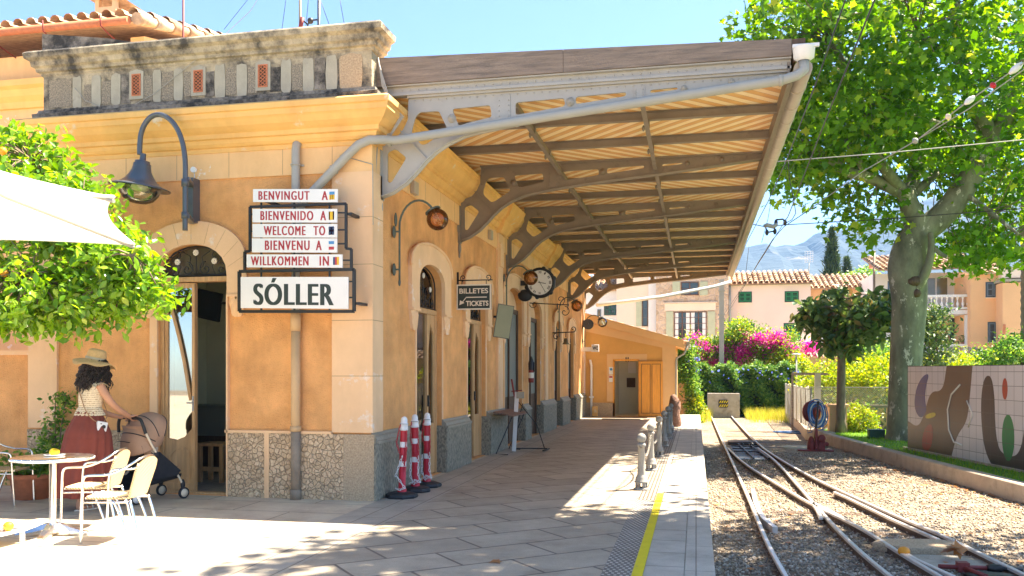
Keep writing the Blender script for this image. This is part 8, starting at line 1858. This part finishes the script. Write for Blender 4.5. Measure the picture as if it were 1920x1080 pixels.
# skirt: wide culotte pleats to the shin
M_skirt = pm('rust_red_cotton', (.21, .05, .034), .9, .1, 5, .2, 120); sk = MB()
def fsk(u, v):
    a = 2 * PI * u; z = 1.05 - v * .90; r = .125 + .085 * min(1, v * 4) ** .8 + .12 * v; fold = (.005 + .030 * v) * math.sin(a * 11 + 2.2 * math.sin(a * 2) + v * 1.2) + .010 * v * math.sin(a * 5 + v * 3)
    split = 1 - .10 * v * math.exp(-((math.sin(a / 2 + PI / 4) ** 2)) * 0)
    return ((r * 1.10 + fold) * math.cos(a) * split, .01 + (r * .88 + fold) * math.sin(a) - .06 * v * math.sin(v * 2), z)
sk.grid(fsk, 120, 26); sk.grid(lambda u, v: tuple(Vector(fsk(u, v)) * 1 + Vector((0, 0, 0)) - Vector((math.cos(2 * PI * u), math.sin(2 * PI * u), 0)) * .004), 120, 26)
def loc_build_each(b, name, mat, par):
    for o in b.each(name, mat, None): o.parent = par
def loc_build(b, name, mat, par): o = b.build(name, mat, None); o.parent = par; return o
skirt = loc_build(sk, 'skirt', M_skirt, wm)
b = MB(); b.tube([Vector(fsk(u, .30)) * 1.0 + Vector((math.cos(2 * PI * u), math.sin(2 * PI * u), 0)) * .002 for u in np.linspace(0, 1, 90)[:-1]], .0035, 5, closed=True); loc_build(b, 'tier_seam', M_skirt, skirt)
b = MB(); b.tube([Vector(fsk(u, .0)) for u in np.linspace(0, 1, 60)[:-1]], .014, 6, closed=True); loc_build(b, 'waistband', M_skirt, skirt)
def lace():
    m, n, b, L = nodes_of('cream_crochet'); tc = n.nodes.new('ShaderNodeTexCoord'); v = n.nodes.new('ShaderNodeTexVoronoi'); v.inputs['Scale'].default_value = 70; L(tc.outputs['Object'], v.inputs['Vector']); w = n.nodes.new('ShaderNodeTexWave'); w.inputs['Scale'].default_value = 14; w.bands_direction = 'Z'; w.inputs['Distortion'].default_value = 1.5; L(tc.outputs['Object'], w.inputs['Vector'])
    mx = n.nodes.new('ShaderNodeMath'); mx.operation = 'MULTIPLY'; L(v.outputs['Distance'], mx.inputs[0]); L(w.outputs['Fac'], mx.inputs[1]); cr = n.nodes.new('ShaderNodeValToRGB'); cr.color_ramp.elements[0].color = (.76, .64, .45, 1); cr.color_ramp.elements[1].color = (.42, .28, .16, 1); cr.color_ramp.elements[0].position = .25; cr.color_ramp.elements[1].position = .6; L(mx.outputs[0], cr.inputs[0]); L(cr.outputs[0], b.inputs['Base Color']); b.inputs['Roughness'].default_value = .95; bp = n.nodes.new('ShaderNodeBump'); bp.inputs['Strength'].default_value = .6; bp.inputs['Distance'].default_value = .004; bp.invert = True; L(mx.outputs[0], bp.inputs['Height']); L(bp.outputs[0], b.inputs['Normal']); return m
M_lace = lace()
tp_ = MB(); rows = [(1.03, .160, .125, .01), (1.09, .150, .115, .02), (1.11, .135, .108, .025), (1.20, .150, .118, .035), (1.29, .166, .115, .045), (1.345, .165, .100, .045), (1.385, .135, .085, .045), (1.405, .100, .075, .048)]
def ftp(u, v):
    k = v * (len(rows) - 1); i = min(len(rows) - 2, int(k)); f_ = k - i; z, a, c, y = [rows[i][j] * (1 - f_) + rows[i + 1][j] * f_ for j in range(4)]; an = 2 * PI * u; ru = .012 * max(0, 1 - v * 4) * math.sin(an * 22); return ((a + ru) * math.cos(an), y + (c + ru) * math.sin(an), z)
tp_.grid(ftp, 88, 28); top_ = loc_build(tp_, 'crochet_top', M_lace, wm)
b = MB(); b.grid(lambda u, v: ((.140 + .035 * v + .010 * v * math.sin(u * 2 * PI * 20)) * math.cos(2 * PI * u), .022 + (.110 + .03 * v + .010 * v * math.sin(u * 2 * PI * 20)) * math.sin(2 * PI * u), 1.105 - .085 * v), 100, 6); loc_build(b, 'peplum_frill', M_lace, top_)
for s in (-1, 1):
    b = MB(); b.grid(lambda u, v: (s * (.135 + .065 * v + .008 * v * math.sin(u * 40)), .045 - .085 + .17 * u + .0, 1.395 - .04 * (2 * u - 1) ** 2 - .03 * v + .010 * v * math.sin(u * 40 + 1)), 40, 6); loc_build(b, 'shoulder_frill', M_lace, top_)
# hair: many curly locks
rr = random.Random(9); b = MB(); b.ball(HD + Vector((0, -.012, .015)), (.088, .100, .105), 20, 14)
for k in range(300):
    a = rr.uniform(PI * .78, PI * 2.22); st_ = HD + Vector((.075 * math.cos(a), .085 * math.sin(a) - .005, rr.uniform(-.02, .06))); L_n = rr.uniform(.16, .30); sp = rr.uniform(.02, .075); pts = []; ph = rr.uniform(0, 6)
    for j in range(11):
        t = j / 10; ou = .03 + sp * t + .02 * math.sin(t * 3); pts.append(st_ + Vector((math.cos(a) * ou + .014 * math.sin(t * 15 + ph), (math.sin(a) * ou - .02 * t) + .014 * math.cos(t * 15 + ph), -L_n * t)))
    b.tube(pts, [.0085 * (1 - .6 * j / 10) for j in range(11)], 5)
loc_build(b, 'hair', pm('black_curly_hair', (.018, .012, .010), .4, .3, 40, .4, 120), wm)
# hat
M_straw = pm('woven_straw', (.62, .42, .20), .8, .12, 50, .5, 180); ht = Matrix.Rotation(R(-10), 3, 'X') @ Matrix.Rotation(R(7), 3, 'Y'); hc = HD + Vector((0, -.01, .055)); b = MB(); n = 48
prof = [(0, .125), (.05, .123), (.080, .112), (.092, .09), (.098, .04), (.103, .0), (.135, -.012), (.17, -.028), (.215, -.055)]
vs = []
for (r_, z) in prof:
    for j in range(n): a = 2 * PI * j / n; w = (.018 * math.sin(2 * a + 1) + .012 * math.sin(5 * a)) * max(0, (r_ - .11) / .09); vs.append(hc + ht @ Vector((r_ * math.cos(a), r_ * 1.06 * math.sin(a), z + w)))
fs = [(i * n + j, i * n + (j + 1) % n, (i + 1) * n + (j + 1) % n, (i + 1) * n + j) for i in range(len(prof) - 1) for j in range(n)]; b.add(vs, fs, 0, True); hat = loc_build(b, 'straw_hat', M_straw, wm); so_ = hat.modifiers.new('s', 'SOLIDIFY'); so_.thickness = .004
b = MB(); b.lathe([(.1045, .002), (.1045, .028)], hc, 40, ht @ Matrix.Diagonal((1, 1.06, 1))); loc_build(b, 'hat_band', M_patch, hat)
bag = thing('camera_bag', 'small white square shoulder bag on a thin tan strap at the woman hip', 'bag', (0, 0, 0)); bag.location = (wl.x, wl.y, 0); bag.rotation_euler = (0, 0, WR)
b = MB(); b.obox((.205, .03, .90), (.045, .115, .115), Matrix.Rotation(R(-12), 3, 'X')); o = loc_build(b, 'bag_body', M_whplast, bag); bv = o.modifiers.new('b', 'BEVEL'); bv.width = .01; bv.segments = 3
b = MB(); b.lathe([(0, 0), (.02, 0), (.02, .01), (0, .012)], (.228, .04, .90), 14, Matrix.Rotation(R(90), 3, 'Y')); b.box((.2285, .005, .93), (.231, .02, .94)); loc_build(b, 'bag_clasp', M_steel, bag)
b = MB(); b.tube(curve([(-.11, -.035, 1.405), (-.05, -.085, 1.33), (.04, -.095, 1.20), (.13, -.105, 1.07), (.19, -.05, .97), (.205, .0, .955)], 2), .005, 6); b.tube(curve([(-.11, -.035, 1.405), (-.06, .13, 1.33), (.06, .15, 1.15), (.17, .13, 1.02), (.205, .06, .955)], 2), .005, 6); loc_build(b, 'shoulder_strap', pm('tan_leather', (.36, .20, .10), .5, .1, 10, 0), bag)
# stroller: frame in the woman's local coordinates so that the handle meets her hands
sr = thing('baby_stroller', 'beige hooded baby stroller with black basket and cream frame, pushed by the woman', 'stroller', (wl.x, wl.y, 0)); sr.rotation_euler = (0, 0, WR)
M_bei = pm('beige_canopy_cloth', (.40, .25, .165), .9, .08, 6, .2, 140); M_blc = pm('black_stroller_cloth', (.016, .018, .024), .85, .2, 20, .2, 120); M_crf = pm('cream_tube_paint', (.72, .62, .47), .35, .04, 5, 0)
cx = .03
b = MB(); b.tube(curve([(cx - .24, .50, .80), (cx - .235, .49, .90), (cx - .20, .485, .965), (cx - .1, .485, .975), (cx + .1, .485, .975), (cx + .20, .485, .965), (cx + .235, .49, .90), (cx + .24, .52, .80)], 2), .018, 10); loc_build(b, 'handle_grip', M_rubber, sr)
for s in (-1, 1):
    b = MB(); b.tube(curve([(cx + s * .24, .52, .81), (cx + s * .24, .60, .66), (cx + s * .24, .66, .56)], 1), .013, 10); b.tube([(cx + s * .22, .42, .12), (cx + s * .22, .52, .34), (cx + s * .22, .58, .42)], .013, 10); b.tube(curve([(cx + s * .22, .47, .20), (cx + s * .22, .62, .36), (cx + s * .22, .80, .40), (cx + s * .22, .95, .30), (cx + s * .21, 1.02, .18)], 2), .012, 10); loc_build(b, 'side_frame', M_crf, sr)
    b = MB(); b.ball((cx + s * .24, .66, .55), (.022, .035, .035), 12, 8); b.ball((cx + s * .225, .56, .38), (.02, .025, .025), 10, 8); b.ball((cx + s * .21, 1.03, .17), (.02, .03, .06), 10, 8); [loc_build_each(b, 'joint', M_rubber, sr)]
for (yy, rr_, m_) in ((.42, .075, 0), (1.04, .068, 1)):
    for s in (-1, 1):
        w_o = MB(); my = Matrix.Rotation(R(90), 3, 'Y'); c0_ = Vector((cx + s * .215, yy, rr_)); w_o.lathe([(rr_ * .72, -.016), (rr_ * .93, -.018), (rr_, -.01), (rr_, .01), (rr_ * .93, .018), (rr_ * .72, .016)], c0_, 24, my); wh = loc_build(w_o, 'wheel', M_rubber, sr)
        w_o = MB(); w_o.lathe([(0, -.014), (rr_ * .73, -.013), (rr_ * .73, .013), (0, .014)], c0_, 20, my); loc_build(w_o, 'hub', M_whplast if m_ == 0 else M_crf, wh)
b = MB(); b.grid(lambda u, v: (cx + .20 * math.cos(PI * (1 - v)) * (1 - .0 * u), .40 + .62 * u, .30 - (.17 * math.sin(PI * v) ** .6) * (1 - .55 * u) + .0), 14, 16); b.grid(lambda u, v: (cx + (-.20 if v < .5 else .20), .62 + .34 * u, .32 + (.26 * (1 - u)) * abs(2 * v - 1)), 6, 2); loc_build(b, 'basket', M_blc, sr)
for s in (-1, 1):
    b = MB(); b.plate([(.56, .40), (.67, .56), (.70, .58), (.98, .34), (.93, .28), (.60, .27)], [], lambda y, z, t, s=s: (cx + s * .235 + t, y, z), -.008, .008); loc_build(b, 'seat_side', M_blc, sr)
b = MB(); b.grid(lambda u, v: (cx - .20 + .40 * v, .62 + .36 * u, .36 - .05 * math.sin(PI * v) + .03 * u), 6, 8); b.grid(lambda u, v: (cx - .2 + .4 * v, .60 - .10 * u + .0, .34 + .32 * u), 6, 8); loc_build(b, 'seat', M_blc, sr)
# hood: segmented half dome plus back panel
b = MB()
def hood(u, v):
    ph = -.35 + u * 2.3; a = PI * v; seg = .012 * abs(math.sin(u * PI * 3)); r_ = .34 + seg
    return (cx - math.cos(a) * .225, .74 - math.cos(ph) * r_ * math.sin(a) ** .45 * .92, .66 + math.sin(ph) * r_ * math.sin(a) ** .45 * 1.05)
b.grid(hood, 30, 24); hdo = loc_build(b, 'hood', M_bei, sr); s2 = hdo.modifiers.new('s', 'SOLIDIFY'); s2.thickness = .006
b = MB(); b.grid(lambda u, v: (cx - .215 + .43 * v, .52 + .13 * u - .06 * math.sin(PI * v), .88 - .46 * u), 10, 12); loc_build(b, 'back_panel', M_bei, sr)
b = MB()
for u in (.33, .66, 1.0): b.tube([Vector(hood(u, v)) * 1.0 for v in np.linspace(.02, .98, 24)], .006, 5)
b.tube([(cx - .12, .405, .70), (cx, .385, .71), (cx + .12, .405, .70)], .004, 4); loc_build(b, 'hood_seam', M_rubber, hdo)
b = MB(); b.tube([(cx, .485, .975), (cx + .02, .46, .90), (cx - .01, .46, .99), (cx + .05, .47, 1.01)], .008, 5); loc_build(b, 'wrist_strap', M_rubber, sr)
bb = MB(); lmb(bb, [(cx + .05, .82, .42), (cx + .05, .96, .40), (cx + .05, 1.02, .33)], [.032, .026, .022]); lmb(bb, [(cx - .06, .82, .42), (cx - .06, .96, .41), (cx - .06, 1.01, .34)], [.032, .026, .022]); bb.ball((cx + .05, 1.05, .32), (.02, .035, .018), 10, 8); bb.ball((cx - .06, 1.04, .33), (.02, .035, .018), 10, 8)
lmb(bb, [(cx, .66, .44), (cx, .63, .58)], [.07, .075]); bb.ball((cx, .62, .70), (.062, .068, .075), 16, 12); lmb(bb, [(cx, .70, .43), (cx + .04, .84, .42)], [.06, .034]); lmb(bb, [(cx, .70, .43), (cx - .04, .84, .42)], [.06, .034]); lmb(bb, [(cx + .07, .65, .58), (cx + .1, .74, .5)], [.025, .018]); lmb(bb, [(cx - .07, .65, .58), (cx - .1, .74, .5)], [.025, .018])
by = thing('person', 'baby lying in the stroller with only bare legs showing', 'person', (wl.x, wl.y, 0)); by.rotation_euler = (0, 0, WR); remesh(bb, 'body', M_skin, by, .008, 3)
# ================================================================ AIR
m = bpy.data.materials.new('pale_air'); m.use_nodes = True; n = m.node_tree; n.nodes.clear()
o_ = n.nodes.new('ShaderNodeOutputMaterial'); v_ = n.nodes.new('ShaderNodeVolumePrincipled'); v_.inputs['Color'].default_value = (.30, .56, 1.0, 1); v_.inputs['Density'].default_value = HAZE; v_.inputs['Anisotropy'].default_value = .2
n.links.new(v_.outputs[0], o_.inputs['Volume'])
b = MB(); b.box((-2600, -80, GZ - 1), (2800, 4100, 480)); tag(b.build('haze', m), 'pale blue air over the whole scene fading the mountains', 'haze', kind='stuff')
bpy.context.view_layer.update()
